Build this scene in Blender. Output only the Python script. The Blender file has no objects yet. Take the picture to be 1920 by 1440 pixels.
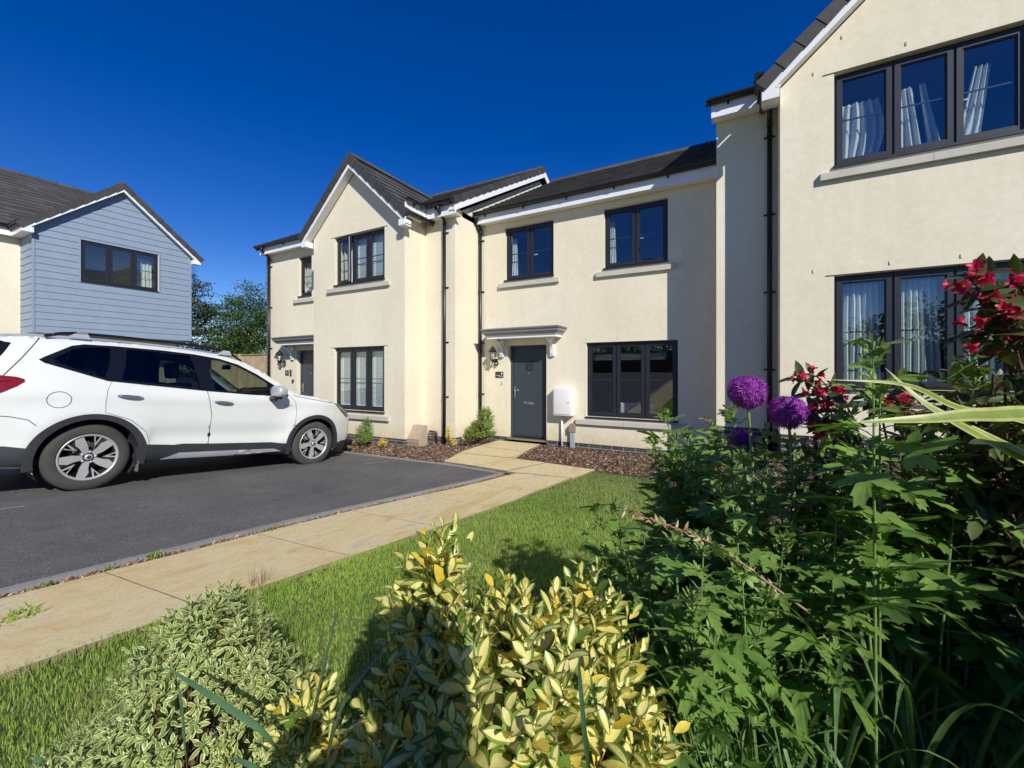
import bpy, bmesh, math, random
import numpy as np
from mathutils import Vector, Matrix, noise
from mathutils.geometry import tessellate_polygon, delaunay_2d_cdt
PI = math.pi
R = math.radians
random.seed(7)
rng = np.random.default_rng(7)
scene = bpy.context.scene
COL = scene.collection

# ------------------------------------------------------------------ camera, world, sun, exposure
YAW = R(29.0)
FPX = 785.0 / 1920.0
cam_d = bpy.data.cameras.new("camera")
cam_d.sensor_width = 36.0
cam_d.lens = 36.0 * FPX
cam_d.shift_y = -23.0 / 1920.0
cam_d.clip_start = 0.02
cam_d.clip_end = 2000.0
cam = bpy.data.objects.new("camera", cam_d)
cam.rotation_euler = (PI / 2, 0, YAW)
COL.objects.link(cam)
scene.camera = cam

SUN_AZ = 52.0      # light travels towards +Y, turned 52 degrees to the left
SUN_EL = 34.0
d = Vector((-math.sin(R(SUN_AZ)) * math.cos(R(SUN_EL)), math.cos(R(SUN_AZ)) * math.cos(R(SUN_EL)), -math.sin(R(SUN_EL))))
world = bpy.data.worlds.new("World")
scene.world = world
world.use_nodes = True
wn = world.node_tree
for n in list(wn.nodes): wn.nodes.remove(n)
w_out = wn.nodes.new("ShaderNodeOutputWorld")
w_bg = wn.nodes.new("ShaderNodeBackground")
w_sky = wn.nodes.new("ShaderNodeTexSky")
w_sky.sky_type = 'NISHITA'
w_sky.sun_disc = False
w_sky.sun_elevation = R(SUN_EL)
w_sky.sun_rotation = math.atan2(-d.x, -d.y)
w_sky.altitude = 300
w_sky.air_density = 1.0
w_sky.dust_density = 0.0
w_sky.ozone_density = 4.0
w_hs = wn.nodes.new("ShaderNodeHueSaturation")
w_hs.inputs['Hue'].default_value = 0.522
w_hs.inputs['Saturation'].default_value = 1.38
w_bg.inputs['Strength'].default_value = 0.09
wn.links.new(w_sky.outputs[0], w_hs.inputs['Color'])
wn.links.new(w_hs.outputs[0], w_bg.inputs[0])
wn.links.new(w_bg.outputs[0], w_out.inputs[0])
sun_d = bpy.data.lights.new("sun", 'SUN')
sun_d.energy = 4.2
sun_d.angle = R(0.53)
sun_d.color = (1.0, 0.955, 0.87)
sun = bpy.data.objects.new("sun", sun_d)
sun.rotation_euler = d.to_track_quat('-Z', 'Y').to_euler()
COL.objects.link(sun)
scene.view_settings.view_transform = 'Standard'
scene.view_settings.look = 'None'
scene.view_settings.exposure = 0.28
scene.view_settings.gamma = 1.0
scene.cycles.max_bounces = 8
scene.cycles.transparent_max_bounces = 16
scene.cycles.caustics_reflective = False
scene.cycles.caustics_refractive = False

# ------------------------------------------------------------------ helpers
def bed(x, y, D):
    """a point in the flower beds: bearing numbers x, y (photo grid) and distance D in metres"""
    r = (x - 960.0) / 785.0 * D
    z = (697.0 - y) / 785.0 * D
    return Vector((r * math.cos(YAW) - D * math.sin(YAW), r * math.sin(YAW) + D * math.cos(YAW), z))

def sstep(t):
    t = max(0.0, min(1.0, t)); return t * t * (3 - 2 * t)

def gz(X, Y):
    """height of the ground"""
    t = 4.5 - max(Y, -12.0)
    s = 0.5 * (t + math.sqrt(t * t + 0.5))
    z = -1.53 + 0.09 * s
    z += 0.42 * sstep((X + 1.4) / 2.6) * sstep((Y - 1.5) / 4.0)
    if Y < -12: z += 0.0
    return z

def socket(node, name):
    return node.inputs[name]

def new_mat(name):
    m = bpy.data.materials.new(name); m.use_nodes = True
    nt = m.node_tree
    for n in list(nt.nodes): nt.nodes.remove(n)
    out = nt.nodes.new("ShaderNodeOutputMaterial")
    return m, nt, out

def N(nt, t, **kw):
    n = nt.nodes.new(t)
    for k, v in kw.items(): setattr(n, k, v)
    return n

def coords(nt, scale=(1, 1, 1), rot=(0, 0, 0), kind='Object'):
    tc = N(nt, "ShaderNodeTexCoord"); mp = N(nt, "ShaderNodeMapping")
    mp.inputs['Scale'].default_value = scale; mp.inputs['Rotation'].default_value = rot
    nt.links.new(tc.outputs[kind], mp.inputs[0]); return mp.outputs[0]

def ramp(nt, fac, stops):
    r = N(nt, "ShaderNodeValToRGB"); e = r.color_ramp.elements
    while len(e) > 1: e.remove(e[0])
    e[0].position = stops[0][0]; e[0].color = (*stops[0][1], 1)
    for p, c in stops[1:]:
        k = e.new(p); k.color = (*c, 1)
    nt.links.new(fac, r.inputs[0]); return r.outputs[0]

def mixc(nt, a, b, fac, mode='MIX'):
    m = N(nt, "ShaderNodeMix", data_type='RGBA', blend_type=mode)
    for s, v in ((m.inputs[0], fac), (m.inputs[6], a), (m.inputs[7], b)):
        if hasattr(v, 'is_linked') or hasattr(v, 'links'): nt.links.new(v, s)
        elif isinstance(v, (int, float)): s.default_value = v
        else: s.default_value = (*v, 1)
    return m.outputs[2]

def noise_t(nt, vec, scale, detail=4, rough=0.6, dist=0.0):
    n = N(nt, "ShaderNodeTexNoise"); n.inputs['Scale'].default_value = scale
    n.inputs['Detail'].default_value = detail; n.inputs['Roughness'].default_value = rough
    n.inputs['Distortion'].default_value = dist
    nt.links.new(vec, n.inputs['Vector']); return n.outputs[0]

def bump(nt, h, strength, dist, prev=None):
    b = N(nt, "ShaderNodeBump"); b.inputs['Strength'].default_value = strength
    b.inputs['Distance'].default_value = dist
    nt.links.new(h, b.inputs['Height'])
    if prev is not None: nt.links.new(prev, b.inputs['Normal'])
    return b.outputs[0]

def principled(nt, out, color, rough=0.6, normal=None, **kw):
    p = N(nt, "ShaderNodeBsdfPrincipled")
    if hasattr(color, 'links'): nt.links.new(color, p.inputs['Base Color'])
    else: p.inputs['Base Color'].default_value = (*color, 1)
    if hasattr(rough, 'links'): nt.links.new(rough, p.inputs['Roughness'])
    else: p.inputs['Roughness'].default_value = rough
    if normal is not None: nt.links.new(normal, p.inputs['Normal'])
    for k, v in kw.items(): p.inputs[k.replace('_', ' ')].default_value = v
    nt.links.new(p.outputs[0], out.inputs[0]); return p

def plain(name, color, rough=0.5, var=0.06, bscale=60, bstr=0.05, **kw):
    """painted or moulded material with slight blotches and a fine surface"""
    m, nt, out = new_mat(name)
    v = coords(nt)
    n1 = noise_t(nt, v, 3.0, 5)
    dark = tuple(c * (1 - 2 * var) for c in color); light = tuple(min(1, c * (1 + var)) for c in color)
    c = ramp(nt, n1, [(0.3, dark), (0.7, light)])
    n2 = noise_t(nt, v, bscale, 3)
    principled(nt, out, c, rough, bump(nt, n2, bstr, 0.01), **kw)
    return m

def mat_render():
    m, nt, out = new_mat("cream_render")
    v = coords(nt)
    n1 = noise_t(nt, v, 0.5, 5, 0.55)
    n2 = noise_t(nt, v, 14, 6, 0.7)
    c = ramp(nt, n1, [(0.35, (0.69, 0.635, 0.495)), (0.52, (0.72, 0.67, 0.53)), (0.66, (0.745, 0.70, 0.565))])
    c = mixc(nt, c, (0.78, 0.76, 0.70), n2, 'MULTIPLY')
    c = mixc(nt, c, c, 0.0)
    vs = coords(nt, (1.6, 1.6, 0.12))
    st = noise_t(nt, vs, 2.2, 4, 0.7)
    stc = ramp(nt, st, [(0.45, (1, 1, 1)), (0.8, (0.90, 0.885, 0.85))])
    c = mixc(nt, c, stc, 0.5, 'MULTIPLY')
    geo = N(nt, "ShaderNodeNewGeometry"); sx = N(nt, "ShaderNodeSeparateXYZ"); nt.links.new(geo.outputs['Position'], sx.inputs[0])
    ad = N(nt, "ShaderNodeMath", operation='MULTIPLY_ADD'); ad.inputs[1].default_value = .45; nt.links.new(noise_t(nt, coords(nt, (4, 4, 4)), 2.0, 5), ad.inputs[0]); nt.links.new(sx.outputs[2], ad.inputs[2])
    sp = ramp(nt, ad.outputs[0], [(0.0, (0.82, 0.76, 0.66)), (0.02, (1, 1, 1))])
    mr_ = N(nt, "ShaderNodeMapRange"); mr_.inputs['From Min'].default_value = -1.25; mr_.inputs['From Max'].default_value = -.85; nt.links.new(ad.outputs[0], mr_.inputs['Value'])
    sp = ramp(nt, mr_.outputs[0], [(0.0, (0.86, 0.80, 0.70)), (1.0, (1, 1, 1))])
    c = mixc(nt, c, sp, 1.0, 'MULTIPLY')
    g = mixc(nt, c, (1.22, 1.22, 1.22), 1.0, 'MULTIPLY')
    n3 = noise_t(nt, v, 220, 4, 0.75)
    n4 = noise_t(nt, v, 3, 3)
    b = bump(nt, n3, 0.25, 0.003)
    b = bump(nt, n4, 0.25, 0.02, b)
    principled(nt, out, g, 0.93, b)
    return m

def mat_tarmac():
    m, nt, out = new_mat("tarmac")
    v = coords(nt)
    n1 = noise_t(nt, v, 1.2, 6, 0.65)
    n2 = noise_t(nt, v, 140, 3, 0.8)
    vo = N(nt, "ShaderNodeTexVoronoi"); vo.inputs['Scale'].default_value = 95
    nt.links.new(v, vo.inputs['Vector'])
    c = ramp(nt, n1, [(0.25, (0.078, 0.077, 0.077)), (0.5, (0.102, 0.100, 0.098)), (0.75, (0.135, 0.130, 0.122))])
    sp = ramp(nt, n2, [(0.35, (0.45, 0.45, 0.45)), (0.52, (1, 1, 1)), (0.68, (2.0, 2.0, 1.9))])
    c = mixc(nt, c, sp, 1.0, 'MULTIPLY')
    vo2 = N(nt, "ShaderNodeTexVoronoi"); vo2.inputs['Scale'].default_value = 55; nt.links.new(v, vo2.inputs['Vector'])
    ag = ramp(nt, vo2.outputs['Color'], [(0.0, (0.75, 0.75, 0.76)), (0.75, (1.0, 1.0, 1.0)), (0.9, (1.7, 1.65, 1.55)), (1.0, (2.4, 2.3, 2.1))])
    c = mixc(nt, c, ag, 0.55, 'MULTIPLY')
    oil = ramp(nt, noise_t(nt, v, 0.9, 3, 0.5, 0.5), [(0.60, (1, 1, 1)), (0.72, (0.70, 0.70, 0.70))])
    c = mixc(nt, c, oil, 1.0, 'MULTIPLY')
    vs = coords(nt, (1.2, 0.15, 1))
    d_ = noise_t(nt, vs, 2.0, 5, 0.7, 0.6)
    dd = ramp(nt, d_, [(0.5, (0, 0, 0)), (0.8, (0.6, 0.6, 0.6))])
    c = mixc(nt, c, (0.16, 0.15, 0.13), dd)
    b = bump(nt, vo.outputs['Distance'], 0.55, 0.006)
    principled(nt, out, c, 0.85, b)
    return m

def mat_slab():
    m, nt, out = new_mat("sandstone_paving")
    v = coords(nt)
    vs = coords(nt, (2.8, 0.9, 1.0), (0, 0, R(10)))
    n1 = noise_t(nt, vs, 1.3, 6, 0.62, 1.2)
    n2 = noise_t(nt, vs, 7.0, 6, 0.7, 2.2)
    n3 = noise_t(nt, v, 60, 5, 0.8)
    c = ramp(nt, n1, [(0.34, (0.57, 0.42, 0.18)), (0.44, (0.64, 0.51, 0.26)), (0.54, (0.66, 0.56, 0.32)), (0.64, (0.56, 0.48, 0.31))])
    o = ramp(nt, n2, [(0.52, (0, 0, 0)), (0.70, (0.55, 0.55, 0.55))])
    c = mixc(nt, c, (0.52, 0.33, 0.12), o)
    k = ramp(nt, noise_t(nt, vs, 22, 4, 0.6, 3.0), [(0.60, (1, 1, 1)), (0.67, (0.45, 0.40, 0.33))])
    c = mixc(nt, c, k, 0.8, 'MULTIPLY')
    f = ramp(nt, n3, [(0.3, (0.90, 0.90, 0.90)), (0.7, (1.06, 1.06, 1.06))])
    c = mixc(nt, c, f, 1.0, 'MULTIPLY')
    b = bump(nt, n2, 0.22, 0.010)
    b = bump(nt, n3, 0.22, 0.003, b)
    principled(nt, out, c, 0.9, b)
    return m

def mat_brick():
    m, nt, out = new_mat("dark_brick")
    tc = N(nt, "ShaderNodeTexCoord"); sp = N(nt, "ShaderNodeSeparateXYZ"); cb = N(nt, "ShaderNodeCombineXYZ")
    ad = N(nt, "ShaderNodeMath", operation='ADD')
    nt.links.new(tc.outputs['Object'], sp.inputs[0])
    nt.links.new(sp.outputs[0], ad.inputs[0]); nt.links.new(sp.outputs[1], ad.inputs[1])
    nt.links.new(ad.outputs[0], cb.inputs[0]); nt.links.new(sp.outputs[2], cb.inputs[1])
    bt = N(nt, "ShaderNodeTexBrick")
    bt.inputs['Scale'].default_value = 1.0; bt.inputs['Brick Width'].default_value = 0.225
    bt.inputs['Row Height'].default_value = 0.075; bt.inputs['Mortar Size'].default_value = 0.007
    bt.inputs['Color1'].default_value = (0.045, 0.047, 0.055, 1); bt.inputs['Color2'].default_value = (0.075, 0.07, 0.075, 1)
    bt.inputs['Mortar'].default_value = (0.33, 0.31, 0.28, 1)
    nt.links.new(cb.outputs[0], bt.inputs['Vector'])
    n3 = noise_t(nt, tc.outputs['Object'], 30, 5)
    c = mixc(nt, bt.outputs[0], ramp(nt, n3, [(0.3, (0.75, 0.75, 0.75)), (0.7, (1.2, 1.2, 1.2))]), 1.0, 'MULTIPLY')
    inv = N(nt, "ShaderNodeMath", operation='SUBTRACT'); inv.inputs[0].default_value = 1.0
    nt.links.new(bt.outputs['Fac'], inv.inputs[1])
    principled(nt, out, c, 0.8, bump(nt, inv.outputs[0], 0.6, 0.006))
    return m

def mat_tile(name="roof_tile", k=1.0):
    m, nt, out = new_mat(name)
    v = coords(nt)
    oi = N(nt, "ShaderNodeAttribute"); oi.attribute_name = "tint"
    n1 = noise_t(nt, v, 9, 6, 0.7)
    c = ramp(nt, n1, [(0.25, (0.050 * k, 0.048 * k, 0.047 * k)), (0.75, (0.088 * k, 0.084 * k, 0.080 * k))])
    c = mixc(nt, c, oi.outputs['Color'], 1.0, 'MULTIPLY')
    principled(nt, out, c, 0.72, bump(nt, noise_t(nt, v, 90, 4), 0.35, 0.004))
    return m

def mat_glass(name="window_glass", ior=2.35, tint=(0.84, 0.92, 0.90), rough=0.0, wave=0.02):
    m, nt, out = new_mat(name)
    fr = N(nt, "ShaderNodeFresnel")
    ge = N(nt, "ShaderNodeNewGeometry"); mr = N(nt, "ShaderNodeMapRange")     # same reflectance from either side of the sheet
    mr.inputs['To Min'].default_value = ior; mr.inputs['To Max'].default_value = 1.0 / ior
    nt.links.new(ge.outputs['Backfacing'], mr.inputs['Value']); nt.links.new(mr.outputs[0], fr.inputs[0])
    tr = N(nt, "ShaderNodeBsdfTransparent"); tr.inputs[0].default_value = (*tint, 1)
    gl = N(nt, "ShaderNodeBsdfGlossy"); gl.inputs['Roughness'].default_value = rough
    gl.inputs[0].default_value = (0.92, 0.94, 1.0, 1)
    v = coords(nt); b = bump(nt, noise_t(nt, v, 1.6, 2), wave, 0.05)
    nt.links.new(b, gl.inputs['Normal'])
    mx = N(nt, "ShaderNodeMixShader")
    nt.links.new(fr.outputs[0], mx.inputs[0]); nt.links.new(tr.outputs[0], mx.inputs[1]); nt.links.new(gl.outputs[0], mx.inputs[2])
    nt.links.new(mx.outputs[0], out.inputs[0])
    return m

def mat_leaf(name, color, color2, rough=0.42, trans=0.3, tcol=None, spec=0.45, vein=0.0):
    """leaf: two greens by a per-leaf random value, partly translucent"""
    m, nt, out = new_mat(name)
    at = N(nt, "ShaderNodeAttribute"); at.attribute_name = "tint"
    v = coords(nt)
    n = noise_t(nt, v, 45, 3)
    c = mixc(nt, color, color2, at.outputs['Fac'])
    c = mixc(nt, c, ramp(nt, n, [(0.3, (0.8, 0.8, 0.8)), (0.7, (1.15, 1.15, 1.15))]), 1.0, 'MULTIPLY')
    p = N(nt, "ShaderNodeBsdfPrincipled")
    nt.links.new(c, p.inputs['Base Color']); p.inputs['Roughness'].default_value = rough
    p.inputs['Specular IOR Level'].default_value = spec
    nt.links.new(bump(nt, n, 0.15, 0.003), p.inputs['Normal'])
    t = N(nt, "ShaderNodeBsdfTranslucent")
    tc_ = mixc(nt, c, tcol or (1.25, 1.35, 0.5), 1.0, 'MULTIPLY')
    nt.links.new(tc_, t.inputs[0])
    mx = N(nt, "ShaderNodeMixShader"); mx.inputs[0].default_value = trans
    nt.links.new(p.outputs[0], mx.inputs[1]); nt.links.new(t.outputs[0], mx.inputs[2])
    nt.links.new(mx.outputs[0], out.inputs[0])
    return m

M = {}
M['render'] = mat_render()
M['tarmac'] = mat_tarmac()
M['slab'] = mat_slab()
M['brick'] = mat_brick()
M['tile'] = mat_tile()
M['verge'] = mat_tile("verge_tile", 0.75)
M['glass'] = mat_glass()
M['white_pvc'] = plain("white_plastic", (0.84, 0.85, 0.86), 0.35, 0.02)
M['frame'] = plain("anthracite_frame", (0.020, 0.022, 0.030), 0.42, 0.05, 90, 0.04)
M['black'] = plain("black_plastic", (0.012, 0.012, 0.013), 0.35, 0.05)
M['door'] = plain("grey_door", (0.042, 0.055, 0.068), 0.45, 0.05, 40, 0.05)
M['stone'] = plain("cast_stone", (0.56, 0.53, 0.45), 0.85, 0.05, 120, 0.2)
M['lead'] = plain("grey_canopy", (0.30, 0.30, 0.29), 0.6, 0.04)
M['lead_roof'] = plain("canopy_lead", (0.16, 0.17, 0.18), 0.6, 0.06)
M['chrome'] = plain("chrome", (0.72, 0.73, 0.75), 0.12, 0.01, 60, 0.0, Metallic=1.0)
M['alu'] = plain("aluminium", (0.5, 0.5, 0.5), 0.35, 0.03, 60, 0.02, Metallic=1.0)
M['kerb'] = plain("concrete_edging", (0.27, 0.265, 0.25), 0.9, 0.1, 80, 0.4)
M['joint'] = plain("sand_joint", (0.24, 0.20, 0.13), 0.95, 0.15, 60, 0.4)
M['soil'] = plain("garden_soil", (0.060, 0.042, 0.030), 0.95, 0.25, 30, 0.8)
M['turf'] = plain("turf_soil", (0.11, 0.14, 0.04), 0.95, 0.2, 50, 0.6)
M['beige'] = plain("beige_box", (0.42, 0.335, 0.25), 0.55, 0.04)
M['taupe'] = plain("taupe_cowl", (0.30, 0.255, 0.20), 0.55, 0.04)
M['galv'] = plain("galvanised_pipe", (0.36, 0.40, 0.44), 0.5, 0.06)
M['meter'] = plain("meter_box_white", (0.80, 0.80, 0.79), 0.45, 0.02)
M['room'] = plain("room_paint", (0.42, 0.40, 0.36), 0.9, 0.04)
M['curtain'] = mat_leaf("curtain_cloth", (0.80, 0.84, 0.82), (0.86, 0.88, 0.86), 0.9, 0.3, (1.0, 1.0, 1.0), 0.1)
M['shutter'] = plain("shutter_white", (0.88, 0.91, 0.89), 0.5, 0.02)
M['wood'] = plain("fence_wood", (0.46, 0.35, 0.21), 0.85, 0.15, 25, 0.4)
M['clad'] = plain("blue_grey_cladding", (0.245, 0.312, 0.405), 0.65, 0.03, 50, 0.12)
M['gap'] = plain("dark_gap", (0.008, 0.008, 0.009), 0.8, 0.0)

class MB:
    """collects faces (with material slots) and builds one mesh object"""
    def __init__(s, mtx=None):
        s.v = []; s.f = []; s.m = []; s.sm = []; s.t = []; s.M = mtx or Matrix.Identity(4); s.tint = 1.0
    def pt(s, p):
        s.v.append(s.M @ Vector(p)); return len(s.v) - 1
    def face(s, pts, mi=0, smooth=False):
        s.f.append([s.pt(p) for p in pts]); s.m.append(mi); s.sm.append(smooth); s.t.append(s.tint)
    def facei(s, idx, mi=0, smooth=False):
        s.f.append(list(idx)); s.m.append(mi); s.sm.append(smooth); s.t.append(s.tint)
    def box(s, x0, x1, y0, y1, z0, z1, mi=0, bev=0.0, mt=None):
        c = [(x, y, z) for x in (x0, x1) for y in (y0, y1) for z in (z0, z1)]
        if mt is not None: c = [mt @ Vector(p) for p in c]
        if bev > 0:
            s.bevbox(x0, x1, y0, y1, z0, z1, bev, mi, mt); return
        i = [s.pt(p) for p in c]
        for q in ((0, 1, 3, 2), (4, 6, 7, 5), (0, 4, 5, 1), (2, 3, 7, 6), (0, 2, 6, 4), (1, 5, 7, 3)):
            s.facei([i[k] for k in q], mi)
    def bevbox(s, x0, x1, y0, y1, z0, z1, b, mi=0, mt=None):
        bm = bmesh.new(); bmesh.ops.create_cube(bm, size=1)
        for v in bm.verts:
            v.co = Vector(((x0 + x1) / 2 + v.co.x * (x1 - x0), (y0 + y1) / 2 + v.co.y * (y1 - y0), (z0 + z1) / 2 + v.co.z * (z1 - z0)))
        bmesh.ops.bevel(bm, geom=bm.edges[:], offset=b, segments=2, affect='EDGES', profile=0.6)
        s.add_bm(bm, mi, mt, True)
    def add_bm(s, bm, mi=0, mt=None, smooth=False):
        o = len(s.v)
        bm.verts.index_update()
        for v in bm.verts:
            p = v.co if mt is None else mt @ v.co
            s.v.append(s.M @ p)
        for f in bm.faces:
            s.facei([o + v.index for v in f.verts], mi, smooth)
        bm.free()
    def prism(s, poly, axis, a0, a1, mi=0):
        """poly: list of 2d points; axis 'x','y','z' gives the extrusion axis"""
        def mk(p, a):
            return {'x': (a, p[0], p[1]), 'y': (p[0], a, p[1]), 'z': (p[0], p[1], a)}[axis]
        n = len(poly)
        A = [s.pt(mk(p, a0)) for p in poly]; B = [s.pt(mk(p, a1)) for p in poly]
        s.facei(A, mi); s.facei(B[::-1], mi)
        for i in range(n):
            j = (i + 1) % n; s.facei([A[j], A[i], B[i], B[j]], mi)
    def tube(s, pts, r, n=8, mi=0, cap=True, smooth=True):
        pts = [Vector(p) for p in pts]; rings = []
        rr = r if hasattr(r, '__len__') else [r] * len(pts)
        up = None
        for i, p in enumerate(pts):
            a = pts[max(0, i - 1)]; b = pts[min(len(pts) - 1, i + 1)]
            t = (b - a).normalized()
            if up is None:
                up = Vector((0, 0, 1)) if abs(t.z) < 0.9 else Vector((1, 0, 0))
            sx = t.cross(up)
            if sx.length < 1e-5: sx = t.orthogonal()
            sx.normalize(); up = sx.cross(t).normalized()
            rings.append([s.pt(p + (sx * math.cos(k * 2 * PI / n) + up * math.sin(k * 2 * PI / n)) * rr[i]) for k in range(n)])
        for a, b in zip(rings[:-1], rings[1:]):
            for k in range(n):
                s.facei([a[k], a[(k + 1) % n], b[(k + 1) % n], b[k]], mi, smooth)
        if cap:
            s.facei(rings[0][::-1], mi); s.facei(rings[-1], mi)
    def lathe(s, prof, n=24, mi=0, mt=None, close=False, smooth=True):
        """prof: (radius, height) pairs about local Z"""
        rings = []
        for (r_, h) in prof:
            ring = []
            for k in range(n):
                a = 2 * PI * k / n; p = Vector((r_ * math.cos(a), r_ * math.sin(a), h))
                ring.append(s.pt(mt @ p if mt is not None else p))
            rings.append(ring)
        if close: rings.append(rings[0])
        for a, b in zip(rings[:-1], rings[1:]):
            for k in range(n): s.facei([a[k], a[(k + 1) % n], b[(k + 1) % n], b[k]], mi, smooth)
    def build(s, name, mats, parent=None, loc=(0, 0, 0)):
        if not isinstance(mats, (list, tuple)): mats = [mats]
        me = bpy.data.meshes.new(name)
        me.from_pydata([tuple(v) for v in s.v], [], s.f)
        for m in mats: me.materials.append(M[m] if isinstance(m, str) else m)
        me.polygons.foreach_set('material_index', s.m)
        me.polygons.foreach_set('use_smooth', s.sm)
        if any(t != 1.0 for t in s.t):
            a = me.attributes.new('tint', 'FLOAT', 'FACE'); a.data.foreach_set('value', s.t)
        else:
            a = me.attributes.new('tint', 'FLOAT', 'FACE'); a.data.foreach_set('value', [1.0] * len(s.f))
        me.validate(); me.update()
        o = bpy.data.objects.new(name, me); COL.objects.link(o)
        o.location = loc
        if parent is not None: o.parent = parent
        return o

def np_mesh(name, verts, faces, mats, parent=None, midx=None, tint=None, smooth=True):
    """verts (n,3), faces (m,k) numpy arrays -> object"""
    me = bpy.data.meshes.new(name)
    nv, nf, k = len(verts), len(faces), faces.shape[1]
    me.vertices.add(nv); me.vertices.foreach_set('co', np.asarray(verts, dtype=np.float32).ravel())
    me.loops.add(nf * k); me.loops.foreach_set('vertex_index', faces.astype(np.int32).ravel())
    me.polygons.add(nf)
    me.polygons.foreach_set('loop_start', np.arange(0, nf * k, k, dtype=np.int32))
    me.polygons.foreach_set('loop_total', np.full(nf, k, dtype=np.int32))
    for m in mats: me.materials.append(M[m] if isinstance(m, str) else m)
    if midx is not None: me.polygons.foreach_set('material_index', midx.astype(np.int32))
    me.polygons.foreach_set('use_smooth', np.full(nf, smooth))
    a = me.attributes.new('tint', 'FLOAT', 'FACE')
    a.data.foreach_set('value', (tint if tint is not None else np.ones(nf)).astype(np.float32))
    me.update(calc_edges=True)
    o = bpy.data.objects.new(name, me); COL.objects.link(o)
    if parent is not None: o.parent = parent
    return o

def thing(name, label, cat, loc=(0, 0, 0), rot=(0, 0, 0), group=None):
    o = bpy.data.objects.new(name, None); COL.objects.link(o)
    o.empty_display_size = 0.1
    o.location = loc; o.rotation_euler = rot
    o['label'] = label; o['category'] = cat
    if group: o['group'] = group
    return o

def tag(o, label=None, cat=None, group=None, kind=None):
    if label: o['label'] = label
    if cat: o['category'] = cat
    if group: o['group'] = group
    if kind: o['kind'] = kind
    return o

def inpoly(x, y, P):
    c = False; n = len(P); j = n - 1
    for i in range(n):
        xi, yi = P[i]; xj, yj = P[j]
        if (yi > y) != (yj > y) and x < (xj - xi) * (y - yi) / (yj - yi) + xi: c = not c
        j = i
    return c

def cdt(outer, holes=(), step=0.0, jitter=0.0):
    """triangulate a polygon with holes; step > 0 adds inner grid points"""
    V = []; Ed = []
    for P in [outer] + list(holes):
        o = len(V)
        Q = []
        for i in range(len(P)):
            a, b = P[i], P[(i + 1) % len(P)]
            L = math.hypot(b[0] - a[0], b[1] - a[1]); k = max(1, int(L / step)) if step > 0 else 1
            for j in range(k): Q.append((a[0] + (b[0] - a[0]) * j / k, a[1] + (b[1] - a[1]) * j / k))
        V += Q
        Ed += [(o + i, o + (i + 1) % len(Q)) for i in range(len(Q))]
    if step > 0:
        xs = [p[0] for p in outer]; ys = [p[1] for p in outer]
        y = min(ys) + step / 2; r = 0
        while y < max(ys):
            x = min(xs) + step / 2 * (1 + r % 2); r += 1
            while x < max(xs):
                if inpoly(x, y, outer) and not any(inpoly(x, y, h) for h in holes): V.append((x, y))
                x += step
            y += step
    r_ = delaunay_2d_cdt([Vector(p) for p in V], Ed, [], 0, 1e-5)
    vv, ff = r_[0], r_[2]
    out = []
    for f in ff:
        cx = sum(vv[i].x for i in f) / len(f); cy = sum(vv[i].y for i in f) / len(f)
        if inpoly(cx, cy, outer) and not any(inpoly(cx, cy, h) for h in holes): out.append(list(f))
    return [(v.x, v.y) for v in vv], out

# ================================================================== GROUND
def ground_sheet(name, poly, mat_, dz, step=0.4, holes=(), kind='structure'):
    vv, ff = cdt(poly, holes, step)
    mb = MB()
    for (x, y) in vv: mb.pt((x, y, gz(x, y) + dz))
    for f in ff: mb.facei(f, 0, True)
    o = mb.build(name, mat_)
    for p in o.data.polygons:
        pass
    if kind: o['kind'] = kind
    return o

# big ground sheet reaching the horizon (soil near the beds, grass further out)
def mat_ground():
    m, nt, out = new_mat("rough_ground")
    v = coords(nt)
    c = ramp(nt, noise_t(nt, v, 0.35, 6), [(0.3, (0.05, 0.065, 0.025)), (0.7, (0.085, 0.10, 0.04))])
    principled(nt, out, c, 0.95, bump(nt, noise_t(nt, v, 25, 5), 0.6, 0.03))
    return m
mb = MB()
xs = [-600, -200, -80, -40] + [-24 + i * 0.8 for i in range(46)] + [20, 60, 200, 600]
ys = [-600, -200, -60, -30, -18] + [-12 + i * 0.8 for i in range(36)] + [24, 40, 80, 200, 600]
gi = [[mb.pt((x, y, gz(max(-30, min(20, x)), y) - 0.03)) for y in ys] for x in xs]
for i in range(len(xs) - 1):
    for j in range(len(ys) - 1):
        mb.facei([gi[i][j], gi[i + 1][j], gi[i + 1][j + 1], gi[i][j + 1]], 0, True)
tag(mb.build("ground", mat_ground()), kind='structure')

KERB = [(-3.42, -8.0), (-3.42, -3.0), (-3.42, 0.0), (-3.47, 1.2), (-3.49, 2.2), (-3.45, 3.2), (-3.36, 4.2), (-3.13, 5.33)]
TAR = KERB + [(-4.1, 5.42), (-5.2, 5.36), (-6.3, 5.32), (-8.2, 5.3), (-8.35, 5.2), (-8.35, -8.0)]
ground_sheet("driveway", TAR, 'tarmac', 0.004)
ground_sheet("road", [(-30, -14), (12, -14), (12, -8.02), (-30, -8.02)], 'tarmac', 0.004, 1.0)
ground_sheet("lawn_soil", [(-2.9, -8), (-2.9, 5), (-2.45, 6.28), (0.6, 6.3), (3.5, 6.3), (3.5, -8)], 'turf', -0.012)
ground_sheet("mulch_soil", [(-12.2, 5.36), (-3.2, 5.36), (-3.3, 6.0), (-2.4, 6.22), (4.9, 6.2), (4.9, 8.1), (-12.2, 8.1)], 'soil', -0.006)
ground_sheet("far_driveway", [(-10.0, -8.0), (-10.0, 5.2), (-17.4, 6.4), (-17.4, -8.0)], 'tarmac', 0.002, 0.6)

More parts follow.
